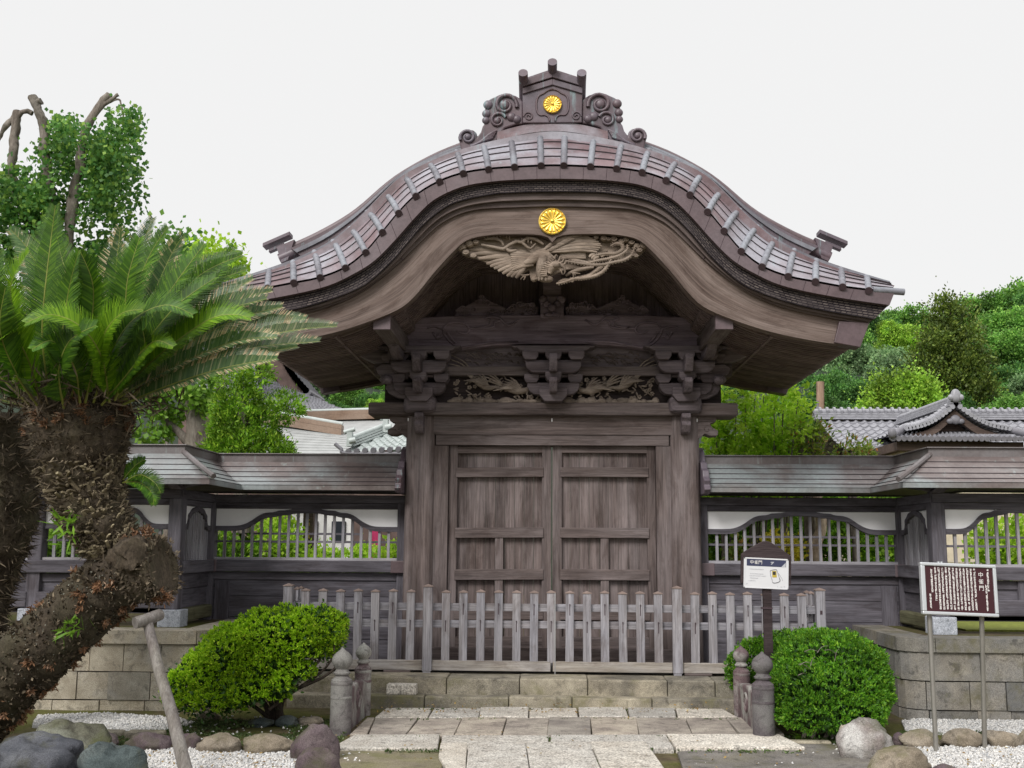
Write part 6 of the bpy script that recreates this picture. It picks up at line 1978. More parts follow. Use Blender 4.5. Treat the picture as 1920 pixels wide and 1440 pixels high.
# wooden prop under the leaning trunk
prop = thing('wooden_prop', 'weathered grey timber prop with a short crossbar holding up the leaning cycad', 'tree prop', tuple(G(352, 1475)))
pp = MB()
a, b = P(277, 1168, 7.80), G(356, 1490); b = Vector((b.x, 7.35, -.05)); b = P(352, 1460, 7.45)
pp.tube([a, a.lerp(b, .3) + Vector((-.006, 0, 0)), a.lerp(b, .6) + Vector((.006, 0, 0)), b, b + (b - a) * .25], [.036, .039, .042, .047, .050], 14)
M['prop'] = wood('grey_prop_timber', 'Z', (0.09, 0.078, 0.074, 1), (0.24, 0.22, 0.215, 1), (0.20, 0.19, 0.15, 1), cross=26, along=2)
pp.build('pole', M['prop'], prop, 60)
cb = MB().tube([P(253, 1168, 7.72), P(272, 1163, 7.78), P(300, 1152, 7.92)], [.043, .045, .043], 14)
cb.build('crossbar', M['prop'], prop, 50)

# ================================================================== ROCKS
def rock_mat(name, c1, c2, c3, moss=None): return stone(name, c1, c2, c3, scale=6, speck=.3, island=False, moss=moss or (.075, .075, .04, 1), bump=1.0)
M['rkblue'] = rock_mat('blue_grey_rock', (0.043, 0.047, 0.058, 1), (0.094, 0.097, 0.112, 1), (0.130, 0.133, 0.144, 1))
M['rkteal'] = rock_mat('teal_grey_rock', (0.040, 0.052, 0.054, 1), (0.086, 0.108, 0.108, 1), (0.137, 0.151, 0.144, 1))
M['rkmoss'] = rock_mat('mossy_rock', (.07, .065, .05, 1), (.15, .15, .11, 1), (.26, .27, .22, 1), (.08, .09, .03, 1))
M['rkpurp'] = rock_mat('purple_river_rock', (0.068, 0.046, 0.053, 1), (0.120, 0.090, 0.098, 1), (0.152, 0.124, 0.124, 1))
M['rktan'] = rock_mat('tan_river_rock', (.14, .115, .085, 1), (.27, .225, .17, 1), (.32, .28, .23, 1), (.10, .10, .04, 1))
M['rkpale'] = rock_mat('pale_lichen_boulder', (.13, .105, .10, 1), (.29, .255, .235, 1), (.47, .46, .44, 1))
def rock(px, py, wpx, hpx, mat, seed, label, dep=.7, rough=.16, group=None, sink=.25, name='rock'):
    g = G(px, py)
    k = g.y / F
    w, h = wpx * k / 2, hpx * k
    bm = bmesh.new()
    bmesh.ops.create_icosphere(bm, subdivisions=4, radius=1)
    off = Vector((seed * 3.1, seed * 1.7, seed * .9))
    for v_ in bm.verts:
        d = v_.co.normalized()
        r_ = 1 + noise.noise(d * 1.1 + off) * rough * 1.6 + noise.noise(d * 2.7 + off) * rough * .7 + noise.noise(d * 6 + off) * rough * .28 + noise.noise(d * 14 + off) * rough * .16 - abs(noise.noise(d * 3.5 + off * 2)) * rough * .5
        # flatten some random facets
        for f in range(4):
            fd = Vector((math.sin(seed * 5 + f * 2.1), math.cos(seed * 3 + f * 1.3), math.sin(seed + f * 2.9))).normalized()
            e = d.dot(fd) * r_
            if e > .80: r_ *= .80 / e * .85 + .15
        v_.co = Vector((d.x * r_ * w, d.y * r_ * w * dep, d.z * r_ * h * (1 / (2 - 2 * sink)) + h * (.5 - sink) * 1.0))
    me = bpy.data.meshes.new(name); bm.to_mesh(me); bm.free()
    return tag(finish(name, me, mat, None, 180, loc=(g.x, g.y + w * dep * .6, 0)), label, 'rock', group)
RK = [
 (40, 1462, 200, 84, 'rkblue', 1, 'large smooth blue-grey rock in the bottom left corner'),
 (118, 1432, 125, 84, 'rkmoss', 2, 'pale mottled mossy rock behind the blue-grey corner rock'),
 (196, 1466, 124, 76, 'rkteal', 3, 'teal grey rock beside the corner rock at bottom left'),
 (192, 1402, 56, 30, 'rkpurp', 4, 'small purple rock behind the teal rock'),
 (270, 1408, 86, 34, 'rkpurp', 5, 'dark purple edging stone left of the wooden prop'),
 (352, 1404, 46, 30, 'rkpurp', 6, 'short purple edging stone just right of the wooden prop'),
 (410, 1412, 84, 34, 'rktan', 7, 'mottled tan edging stone under the spreading bush, left of the long one'),
 (498, 1412, 100, 36, 'rktan', 8, 'long rounded tan edging stone beside the big purple rock'),
 (585, 1428, 88, 68, 'rkpurp', 9, 'big rounded purple rock at the foot of the left stone post'),
 (592, 1466, 90, 66, 'rkpurp', 10, 'mottled purple rock in front of the big purple rock'),
 (535, 1362, 42, 20, 'rkteal', 11, 'small flat green-grey stone under the spreading bush'),
 (580, 1360, 52, 16, 'rktan', 12, 'flat pale stone under the spreading bush nearest the left post'),
 (385, 1348, 50, 14, 'rktan', 13, 'half buried stone under the left end of the spreading bush'),
 (487, 1362, 46, 16, 'rkteal', 14, 'low grey stone under the stems of the spreading bush'),
 (1632, 1424, 104, 76, 'rkpale', 15, 'large pale lichen-spotted boulder in front of the round bush'),
 (1588, 1404, 30, 42, 'rktan', 16, 'small stone tucked against the left of the pale boulder'),
 (1700, 1460, 116, 56, 'rktan', 17, 'flat tan stone right of the pale boulder at the bottom edge'),
 (1778, 1462, 70, 26, 'rkpurp', 18, 'small mauve stone at the bottom edge below the maroon sign'),
 (1690, 1398, 30, 22, 'rkpurp', 19, 'small grey stone just behind the right of the pale boulder'),
 (1732, 1402, 74, 30, 'rktan', 20, 'brown edging stone left of the near sign pole'),
 (1815, 1402, 82, 34, 'rktan', 21, 'brown edging stone between the two sign poles'),
 (1886, 1402, 68, 30, 'rktan', 22, 'dark edging stone right of the sign poles'),
 (1935, 1400, 44, 34, 'rktan', 23, 'edging stone cut by the right edge'),
]
for px, py, w, h, mt, sd_, lab in RK:
    rock(px, py, w, h, M[mt], sd_, lab, rough=.26 if sd_ in (1, 2, 3) else .18)
kb = MB()
rr = random.Random(3)
for (x0, x1) in ((60, 140), (142, 222), (232, 300)):
    a, b = G(x0, 1382), G(x1, 1384)
    kb.box(a.x, b.x, a.y - .02, a.y + .14, -.04, .045 + rr.uniform(-.01, .01))
tag(kb.build('stone_kerb', M['step'], bevel=.02), 'low mossy stone kerb between the two white gravel beds at left', 'kerb')
a, b = G(1560, 1398), G(1475, 1398)
tag(MB().box(b.x, a.x, a.y, a.y + .09, -.03, .03).build('stone_kerb', M['step'], bevel=.012), 'short pale kerb stone in front of the round bush', 'kerb')

# ================================================================== GRAVEL
M['gravel'] = stone('white_gravel', (.43, .425, .425, 1), (.72, .715, .72, 1), None, scale=30, speck=.3)
areas = [[(70, 1342), (200, 1338), (330, 1347), (365, 1356), (300, 1374), (130, 1372), (60, 1362)], [(235, 1404), (400, 1406), (560, 1412), (560, 1440), (600, 1500), (100, 1500), (120, 1430)], [(1690, 1352), (1800, 1344), (1960, 1338), (1960, 1378), (1840, 1374), (1700, 1376)], [(1690, 1404), (1960, 1396), (1960, 1500), (1740, 1500), (1640, 1440)]]
gs = MB()
Pp = []
for ar in areas:
    pl = [G(x, y) for x, y in ar]
    gs.prism([(p.x, p.y) for p in pl], -.03, .006, 'Z')
    xs_ = [p.x for p in pl]; ys_ = [p.y for p in pl]
    area = abs(sum(pl[i].x * pl[(i + 1) % len(pl)].y - pl[(i + 1) % len(pl)].x * pl[i].y for i in range(len(pl)))) / 2
    n_ = int(area * 2600)
    q = np.stack([rg.uniform(min(xs_), max(xs_), n_ * 3), rg.uniform(min(ys_), max(ys_), n_ * 3)], 1)
    ins = np.zeros(len(q), bool)
    for i in range(len(pl)):
        a, b = pl[i], pl[(i + 1) % len(pl)]
        cond = ((a.y > q[:, 1]) != (b.y > q[:, 1])) & (q[:, 0] < (b.x - a.x) * (q[:, 1] - a.y) / (b.y - a.y + 1e-12) + a.x)
        ins ^= cond
    Pp.append(q[ins][:n_])
struct(gs.build('gravel_bed', M['gravel']))
Pp = np.concatenate(Pp)
stray = []
for (x0, x1, y0, y1, n_) in ((330, 620, 1340, 1400, 90), (1560, 1700, 1380, 1420, 60), (600, 700, 1390, 1430, 25), (1300, 1560, 1410, 1440, 10)):
    for _ in range(n_):
        g = G(rg.uniform(x0, x1), rg.uniform(y0, y1)); stray.append((g.x, g.y))
Pp = np.concatenate([Pp, np.array(stray)])
ov = np.array([(1, 0, 0), (-1, 0, 0), (0, 1, 0), (0, -1, 0), (0, 0, 1), (0, 0, -1)], float)
of = [(0, 2, 4), (2, 1, 4), (1, 3, 4), (3, 0, 4), (2, 0, 5), (1, 2, 5), (3, 1, 5), (0, 3, 5)]
n_ = len(Pp)
an = rg.uniform(0, 6.28, n_); sz = rg.uniform(.007, .017, (n_, 1)) * rg.uniform(.6, 1.3, (n_, 3)); sz[:, 2] *= .75
vv = ov[None] * sz[:, None, :] + rg.normal(size=(n_, 6, 3)) * .0016
ca, sa = np.cos(an)[:, None], np.sin(an)[:, None]
X_ = vv[..., 0] * ca - vv[..., 1] * sa; Y_ = vv[..., 0] * sa + vv[..., 1] * ca
vv = np.stack([X_ + Pp[:, :1], Y_ + Pp[:, 1:2], vv[..., 2] + .010], -1)
me = bpy.data.meshes.new('gravel')
fs = (np.arange(n_)[:, None, None] * 6 + np.array(of)[None]).reshape(-1, 3)
me.vertices.add(n_ * 6); me.vertices.foreach_set('co', vv.astype(np.float32).ravel())
me.loops.add(fs.size); me.loops.foreach_set('vertex_index', fs.astype(np.int32).ravel())
me.polygons.add(len(fs)); me.polygons.foreach_set('loop_start', np.arange(0, fs.size, 3, dtype=np.int32)); me.polygons.foreach_set('loop_total', np.full(len(fs), 3, dtype=np.int32))
me.update(calc_edges=True)
o = finish('gravel', me, M['gravel'], None, 180)
tag(o, 'white gravel chips spread over the beds on both sides of the path', 'gravel', kind='stuff')
# fallen leaves along the steps and ground cover under the bushes
q = []
for (x0, x1, y0, y1, z, n_) in ((700, 1375, 1326, 1336, .032, 150), (700, 1375, 1318, 1324, Z1 + .004, 40), (560, 700, 1345, 1400, .01, 60), (1270, 1560, 1400, 1440, .02, 22), (380, 620, 1395, 1440, .015, 70), (740, 1330, 1340, 1440, .04, 30), (1690, 1920, 1400, 1440, .02, 60), (260, 560, 1405, 1440, .02, 70)):
    for _ in range(n_):
        g = G(rg.uniform(x0, x1), rg.uniform(y0, y1), z); q.append(g)
q = np.array(q)
M['litter'] = lm('fallen_leaf_bits', (.16, .09, .03, 1), (.30, .20, .06, 1), (.36, .27, .10, 1), .1)
A = rg.normal(size=q.shape); A[:, 2] = abs(A[:, 2]) * .3
o = quads('fallen_leaves', leaf_quads(q, A, .030, .008, rg, sidedir=np.array([[0, 0, 1.]]) + rg.normal(size=q.shape) * .4), M['litter'])
tag(o, 'small dry fallen leaves along the steps and path edges', 'leaf litter', kind='stuff')
q = []
for (x0, x1, y0, y1, n_) in ((330, 620, 1350, 1402, 1500), (1470, 1600, 1380, 1400, 300), (1690, 1960, 1372, 1396, 900), (120, 320, 1368, 1402, 500), (600, 640, 1350, 1400, 100)):
    for _ in range(n_):
        g = G(rg.uniform(x0, x1), rg.uniform(y0, y1), 0); q.append(g)
for (xa, ya, xb, yb, n_) in ((700, 1350, 1384, 1350, 60), (655, 1383, 1470, 1383, 60), (880, 1400, 1100, 1400, 30), (985, 1399, 1000, 1440, 24), (1105, 1399, 1128, 1440, 24), (1212, 1399, 1246, 1440, 24), (620, 1409, 830, 1409, 60), (1260, 1409, 1510, 1411, 40), (700, 1331, 1375, 1332, 90), (664, 1350, 622, 1406, 40), (1030, 1384, 1030, 1410, 14)):
    for _ in range(n_):
        t = rg.uniform(); g = G(xa + (xb - xa) * t, ya + (yb - ya) * t + rg.uniform(-1.2, 1.2), .02); q.append(g)
q = np.array(q)
keep = np.array([noise.noise(Vector(p) * 2.2) > -.05 for p in q])
q = q[keep]
M['weed'] = lm('low_ground_cover', (.035, .060, .015, 1), (.075, .115, .030, 1), (.14, .19, .07, 1), .2)
I = np.repeat(np.arange(len(q)), 5)
o = quads('ground_cover', leaf_quads(q[I] + rg.normal(size=(len(I), 3)) * np.array([.012, .012, .003]), rg.normal(size=(len(I), 3)) + np.array([0, 0, .9]), .022, .006, rg), M['weed'])
tag(o, 'low mossy ground cover among the edging stones', 'ground cover', kind='stuff')
# ================================================================== TREES BEHIND THE WALL
M['gink'] = lm('ginkgo_leaves', (0.055, 0.17, 0.040, 1), (0.14, 0.30, 0.055, 1), (0.30, 0.47, 0.08, 1), .45)
M['vine'] = lm('broad_vine_leaves', (0.085, 0.20, 0.022, 1), (0.19, 0.36, 0.035, 1), (0.33, 0.50, 0.08, 1), .4)
M['topi'] = lm('podocarpus_leaves', (0.085, 0.20, 0.015, 1), (0.21, 0.41, 0.025, 1), (0.42, 0.60, 0.06, 1), .4, .5, (.55, 1.35), 4.0)
M['lime'] = lm('lime_green_leaves', (0.24, 0.44, 0.025, 1), (0.42, 0.64, 0.045, 1), (0.60, 0.78, 0.12, 1), .5)
M['nand'] = lm('reddish_tipped_leaves', (0.13, 0.22, 0.03, 1), (0.24, 0.32, 0.05, 1), (0.42, 0.17, 0.06, 1), .35)
M['yell'] = lm('yellow_leaves', (0.38, 0.36, 0.03, 1), (0.60, 0.52, 0.04, 1), (0.70, 0.60, 0.08, 1), .35)
def tree_thing(name, label, px, Y, cat='tree', group=None, z=0):
    p = P(px, 1000, Y)
    return thing(name, label, cat, (p.x, Y, z), group)
def pp_(Y, *pts): return [P(x, y, Y + (d[0] if d else 0)) for x, y, *d in pts]

# pollarded ginkgo, upper left
YG = 17
t = tree_thing('ginkgo_tree', 'pollarded tree with bare sawn limbs and hanging curtains of leaves, behind the cycad', 120, YG)
tb = MB()
branch(tb, pp_(YG, (130, 1010), (125, 800), (120, 600), (110, 480)), .42, .30, 12)
branch(tb, pp_(YG, (110, 500), (60, 420), (22, 330), (25, 270), (30, 208)), .095, .068, 10)
branch(tb, pp_(YG, (28, 225), (40, 212), (54, 210), (64, 214)), .05, .038, 8)
branch(tb, pp_(YG, (28, 215), (12, 235), (-2, 260), (-10, 280)), .05, .03, 6)
branch(tb, pp_(YG, (115, 500), (95, 400), (92, 350), (84, 280), (80, 225), (62, 182)), .10, .068, 10)
branch(tb, pp_(YG, (76, 205), (70, 195), (78, 190)), .06, .06, 8)
branch(tb, pp_(YG, (120, 500), (135, 400), (150, 300), (165, 235), (190, 195), (205, 176)), .085, .055, 10)
branch(tb, pp_(YG, (186, 200), (205, 188), (221, 178)), .045, .035, 8)
branch(tb, pp_(YG, (205, 190), (225, 190), (232, 230)), .02, .012, 6)
for i in range(len(tb.v)):
    v_ = Vector(tb.v[i]); tb.v[i] = tuple(v_ + Vector((noise.noise(v_ * 3), noise.noise(v_ * 3 + Vector((9, 0, 0))), 0)) * .06 + Vector((noise.noise(v_ * 11), noise.noise(v_ * 11 + Vector((5, 5, 0))), 0)) * .025)
tb.build('trunk', M['bark'], t, 60)
hang = []
def curtain(x0, x1, y0, y1, dens, Yc, L=.10):
    k_ = int((x1 - x0) * dens)
    for _ in range(k_):
        x = rg.uniform(x0, x1); ya = y0 + rg.uniform(0, 26) ; yb = y1 - abs(rg.normal()) * 34
        n__ = max(2, int((yb - ya) / 3.6))
        b = np.array(P(x, ya, Yc + rg.uniform(-.5, .5)))
        zz = np.linspace(0, 1, n__)
        e = np.array(P(x + rg.uniform(-8, 8), yb, Yc))
        q = b[None] * (1 - zz[:, None]) + e[None] * zz[:, None]
        q[:, 1] = b[1]
        hang.append(q + rg.normal(size=q.shape) * np.array([.05, .12, .03]))
curtain(95, 140, 210, 360, .60, YG); curtain(165, 205, 250, 420, .60, YG); curtain(205, 236, 215, 440, .5, YG); curtain(234, 266, 190, 385, .42, YG); curtain(216, 262, 300, 420, .25, YG); curtain(150, 180, 225, 300, .4, YG)
curtain(0, 110, 335, 520, .5, YG); curtain(62, 95, 260, 330, .25, YG); curtain(205, 262, 195, 290, .3, YG); curtain(98, 142, 214, 350, .6, YG + .5); curtain(165, 215, 240, 400, .7, YG + .6); curtain(60, 100, 330, 420, .5, YG); curtain(0, 60, 320, 420, .5, YG - .3)
q = np.concatenate(hang)
V1 = leaf_quads(q, rg.normal(size=q.shape) * .7 + np.array([0, 0, -1.]), .078 * rg.uniform(.7, 1.2, len(q)), .042, rg)
bl = [bpx(50, 430, 80, 75, YG, 60), bpx(150, 440, 80, 70, YG + .4, 60), bpx(215, 470, 45, 50, YG + .4, 50), bpx(40, 360, 55, 40, YG, 40), bpx(20, 520, 90, 60, YG), bpx(180, 540, 110, 70, YG + .5), bpx(190, 340, 40, 60, YG + .3, 40)]
V2 = crown(bl, 6.0, 26, .13, .10, .045, rg, up=-.3, rnd=.8)
quads('crown', np.concatenate([V1, V2]), M['gink'], t, loc=-t.location)

# leafy trunk left of the clipped pine
YA = 15.5
t = tree_thing('vine_clad_tree', 'thick bare trunk with a fringe of fresh broad leaves, left of the clipped conifer', 365, YA)
tb = MB()
branch(tb, pp_(YA, (365, 1000), (366, 850), (368, 790), (362, 740)), .17, .13, 12)
branch(tb, pp_(YA, (352, 830), (335, 810), (312, 790), (300, 770)), .07, .04, 8)
tb.build('trunk', M['bark'], t, 60)
bl = [bpx(370, 725, 34, 36, YA - .2, 30), bpx(330, 740, 45, 40, YA), bpx(290, 790, 40, 42, YA), bpx(385, 740, 22, 45, YA - .2, 24), bpx(300, 730, 40, 30, YA), bpx(275, 700, 40, 40, YA + .3)]
quads('crown', crown(bl, 22, 16, .07, .085, .04, rg, up=-.5, rnd=.7), M['vine'], t, loc=-t.location)

# clipped conifer with pads
YT = 14.3
t = tree_thing('clipped_conifer', 'clipped cloud-pruned conifer with dome crown and small side pads, above the left wing wall', 460, YT)
bl = [bpx(468, 845, 78, 42, YT, 70), bpx(456, 802, 62, 46, YT, 60), bpx(446, 758, 46, 42, YT, 46), bpx(440, 718, 32, 32, YT, 32), bpx(486, 700, 24, 18, YT, 22), bpx(531, 764, 36, 27, YT - .1, 30), bpx(410, 845, 26, 42, YT, 36), bpx(520, 848, 30, 24, YT - .1, 30)]
V = crown(bl, 80, 24, .035, .055, .010, rg, up=.6, rnd=.6, shell=(.86, 1.04))
V = np.concatenate([V, crown(bl, 24, 16, .08, .08, .016, rg, up=.2, rnd=1, shell=(.5, .84))])
quads('crown', V, M['topi'], t, loc=-t.location)
tb = MB()
branch(tb, pp_(YT, (455, 1000), (450, 880), (455, 790), (450, 740)), .11, .05, 10)
branch(tb, pp_(YT, (455, 800), (490, 780), (525, 768)), .03, .02, 8)
tb.build('trunk', M['bark'], t, 60)

# bright round-headed tree showing beside the roof's left tip and a dark one next to it
def simple_tree(name, label, px, Y, blobs, mat, dens, leaves, spread, L, Wd, group=None, cat='tree', bark='bark', up=.3):
    t = tree_thing(name, label, px, Y, cat, group)
    quads('crown', crown(blobs, dens, leaves, spread, L, Wd, rg, up=up), mat, t, loc=-t.location)
    tb = MB()
    c_ = Vector(blobs[0][0]); r_ = max(blobs[0][1])
    branch(tb, [Vector((t.location.x, Y, -.1)), Vector(((t.location.x + c_.x) / 2, Y, c_.z * .5)), c_], max(.05, r_ * .11), max(.02, r_ * .05), 8)
    for b_ in blobs[1:5]:
        branch(tb, [Vector((t.location.x, Y, c_.z * .6)), Vector(b_[0]).lerp(c_, .4), Vector(b_[0])], max(.03, r_ * .06), .02, 6)
    tb.build('trunk', M[bark], t, 60)
    return t
simple_tree('round_tree', 'bright yellow-green round tree beside the left tip of the gate roof', 410, 24, [bpx(410, 500, 44, 44, 24), bpx(430, 520, 30, 30, 24), bpx(380, 500, 36, 40, 24.5), bpx(400, 560, 60, 60, 24)], M['lime'], 5, 34, .2, .12, .055)
simple_tree('broadleaf_tree', 'dark green tree top behind the cycad fronds, left of the bright round tree', 320, 27, [bpx(310, 500, 55, 60, 27), bpx(355, 530, 50, 60, 27), bpx(270, 520, 50, 60, 27)], M['gink'], 3, 34, .28, .16, .075)

# light green young tree right of the gate
YS2 = 14.6
t = tree_thing('young_broadleaf_tree', 'airy lime green young tree with upright shoots, just right of the gate', 1420, YS2)
tb = MB()
bl = []
rr = random.Random(12)
for (x, y) in ((1345, 750), (1362, 762), (1380, 745), (1398, 752), (1415, 748), (1432, 742), (1452, 752), (1470, 722), (1480, 735), (1496, 752), (1508, 775), (1340, 800), (1355, 830), (1480, 810), (1430, 800), (1400, 810), (1372, 820), (1455, 830)):
    e = P(x, y, YS2 + rr.uniform(-.5, .5)); b = P(1400 + (x - 1420) * .6, 1000, YS2); b.z = 0
    branch(tb, [b, b.lerp(e, .55) + Vector((rr.uniform(-.08, .08), 0, 0)), e], .022, .006, 6)
    for j in range(4):
        bl.append((tuple(b.lerp(e, 1 - .10 * j) + Vector((rr.uniform(-.07, .07), rr.uniform(-.2, .2), 0))), (.12 + .04 * j, .14, .15)))
tb.build('trunk', M['bark'], t, 60)
quads('crown', crown(bl, 34, 15, .05, .085, .022, rg, up=.1, rnd=.8), M['lime'], t, loc=-t.location)
for (px, py, r_, lab) in ((1522, 812, 30, 'small bush with orange tipped leaves rising over the right wall, nearer the gate'), (1598, 845, 36, 'small bush with reddish tips over the right wall, below the tiled gable'), (1512, 838, 26, 'low green bush under the orange tipped bush over the right wall')):
    simple_tree('garden_shrub', lab, px, 14.2, [bpx(px, py, r_, r_ * .72, 14.2), bpx(px - r_ * .5, py + 14, r_ * .7, r_ * .6, 14.2), bpx(px + r_ * .5, py + 14, r_ * .7, r_ * .5, 14.2)], M['nand'] if 'tip' in lab[:40] or 'red' in lab else M['lime'], 45, 12, .05, .07, .016, cat='shrub')
# planting seen through the lattices
def shrub(label, px, py, rx, ry, Y, mat, L=.065, Wd=.026, dens=60, name='garden_shrub'):
    return simple_tree(name, label, px, Y, [bpx(px, py, rx, ry, Y), bpx(px - rx * .5, py + ry * .3, rx * .7, ry * .8, Y - .1), bpx(px + rx * .5, py + ry * .25, rx * .7, ry * .8, Y + .1)], mat, dens, 14, .06, L, Wd, cat='shrub')
shrub('dark green shrub behind the left end of the left lattice', 425, 1030, 46, 42, 14.2, M['topi'])
shrub('yellow-green shrub seen through the middle of the left lattice', 520, 1020, 42, 52, 14.6, M['lime'])
shrub('low yellow-green shrub behind the left lattice beside the brown post', 600, 1050, 34, 22, 14.6, M['lime'])
shrub('low lime shrub behind the left lattice, in front of the white shed', 680, 1052, 40, 24, 14.8, M['lime'])
shrub('small yellow shrub behind the left lattice next to the gate pillar', 742, 1045, 18, 26, 14.4, M['lime'])
shrub('green shrub behind the far left lattice window', 110, 1030, 60, 40, 13.6, M['vine'])
shrub('big green hedge bush behind the right lattice, by the gate', 1365, 1010, 60, 62, 15.2, M['vine'])
shrub('green hedge bush behind the middle of the right lattice', 1470, 1000, 62, 66, 15.6, M['vine'])
shrub('dark green hedge bush behind the right end of the right lattice', 1610, 1005, 70, 64, 15.4, M['topi'])
shrub('yellow flowering shrub behind the notice board', 1462, 1035, 32, 30, 13.8, M['yell'])
shrub('orange tipped shrub left of the notice board behind the lattice', 1388, 1045, 20, 22, 13.6, M['nand'])
shrub('yellow-green clipped shrub behind the rightmost lattice', 1885, 1020, 52, 50, 13.4, M['lime'])
shrub('tall hedge bush rising to the eave gap behind the right wall, by the gate', 1400, 945, 90, 62, 16.4, M['vine'])
shrub('tall hedge bush rising to the eave gap behind the middle of the right wall', 1520, 950, 80, 60, 16.6, M['topi'])
shrub('tall hedge bush rising to the eave gap behind the right end of the right wall', 1640, 960, 80, 70, 16.4, M['vine'])
tb = MB(); branch(tb, pp_(14.0, (1532, 1062), (1530, 1020), (1540, 990), (1534, 940), (1530, 880)), .085, .05, 12); branch(tb, pp_(14.0, (1540, 990), (1556, 968), (1575, 940)), .05, .02, 8)
pt = thing('bare_tree', 'pale twisted bare tree trunk seen through the right lattice', 'tree', tuple(P(1532, 1062, 14.0)))
M['palebark'] = wood('pale_peeling_bark', 'Z', (.30, .22, .16, 1), (.52, .42, .33, 1), None, cross=10, along=6)
tb.build('trunk', M['palebark'], pt, 60)

# ================================================================== BUILDINGS BEHIND
M['tile'] = plain('silver_grey_roof_tile', (.28, .28, .305, 1), .42, var=.25, scale=9)
M['tiledk'] = plain('dark_ridge_tile', (.17, .165, .185, 1), .5, var=.2, scale=9)
M['tilegr'] = plain('pale_green_grey_tile', (.42, .46, .45, 1), .4, var=.12, scale=9)
M['cream'] = plain('cream_wall', (.55, .48, .36, 1), .9)
M['bwood'] = wood('building_timber', 'X', (.05, .035, .03, 1), (.12, .085, .07, 1))
M['metalroof'] = plain('pale_metal_roof', (.33, .338, .335, 1), .5, var=.14, scale=5)
M['bwhite'] = plain('white_wall_paint', (.75, .75, .74, 1), .8)
M['glass'] = plain('dark_window_glass', (.03, .035, .045, 1), .1, bump=0)
def tile_roof(mb, e0, e1, r0, r1, ncol, nrow, amp=.05, step=.03, sag=0.0):
    """tiled slope: e0-e1 eave, r0-r1 ridge"""
    e0, e1, r0, r1 = map(Vector, (e0, e1, r0, r1))
    nn_ = (e1 - e0).cross(r0 - e0).normalized()
    if nn_.z < 0: nn_ = -nn_
    rows = []
    m_ = ncol * 6
    for j in range(nrow):
        for t, d in ((j / nrow, step), ((j + 1) / nrow - .0001, 0.0)):
            row = []
            for i in range(m_ + 1):
                u_ = i / m_
                p = e0.lerp(e1, u_).lerp(r0.lerp(r1, u_), t)
                c_ = (u_ * ncol) % 1.0
                w = amp * (math.sin(math.pi * c_ / .45) if c_ < .45 else -.35 * math.sin(math.pi * (c_ - .45) / .55))
                q = p + nn_ * (w + d); q.z -= sag * 4 * t * (1 - t)
                row.append(tuple(q))
            rows.append(row)
    mb.grid(rows)
def ridge_roll(mb, a, b, h=.22, w=.13, r_=.09):
    a, b = Vector(a), Vector(b)
    d = (b - a).normalized(); s_ = d.cross(Vector((0, 0, 1))).normalized()
    for k in range(3):
        ww = w * (1.25 - .25 * k); z0, z1 = h * k / 3, h * (k + 1) / 3 - .012
        vs = [p + s_ * o_ * ww + Vector((0, 0, z)) for z in (z0, z1) for p in (a, b) for o_ in (-1, 1)]
        mb.add(vs, [(0, 1, 3, 2), (4, 6, 7, 5), (0, 4, 5, 1), (1, 5, 7, 3), (3, 7, 6, 2), (2, 6, 4, 0)])
    mb.tube([a + Vector((0, 0, h + r_ * .3)), b + Vector((0, 0, h + r_ * .3))], r_, 10)

# right: long tiled house with a gabled porch roof
YH = 24.0
hs_ = thing('tiled_house', 'long low house with silver tiled roof and small gabled dormer behind the right wing wall', 'house', (P(1740, 1000, YH).x, YH, 0))
rz, ez = zof(786, YH), zof(842, 21.4)
x0, x1 = P(1534, 780, YH).x, P(2080, 780, YH).x
mb = MB()
tile_roof(mb, (x0 - .1, 21.4, ez), (x1, 21.4, ez), (x0, YH, rz), (x1, YH, rz), 34, 11, .035, .03, .10)
tile_roof(mb, (x1, 26.6, ez), (x0, 26.6, ez), (x1, YH, rz), (x0, YH, rz), 34, 11, .035, .03, .10)
mb.build('roof', M['tile'], hs_, 40)
mb = MB(); ridge_roll(mb, (x0 - .1, YH, rz), (x1, YH, rz), .16, .14, .07)
for i in range(40):                          # little upright tiles along the ridge
    xx = x0 + i * (x1 - x0) / 40
    mb.tube([(xx, YH - .05, rz + .20), (xx + .05, YH - .05, rz + .20)], .085, 8)
mb.build('roof_ridge', M['tile'], hs_, 40)
mb = MB().box(x0 + .5, x1 - .3, 22.2, 25.8, -.1, ez + .1)
wl_ = mb.build('wall', M['cream'], hs_)
mb = MB()
for i in range(12): mb.box(x0 + .6 + i * .62, x0 + .72 + i * .62, 22.16, 22.2, 0, ez)
mb.box(x0 + .3, x1, 21.6, 21.72, ez - .16, ez - .04)
for i in range(22): mb.box(x0 + .3 + i * .31, x0 + .36 + i * .31, 21.45, 22.2, ez - .10, ez - .03)
mb.build('eave_timbers', M['bwood'], hs_)
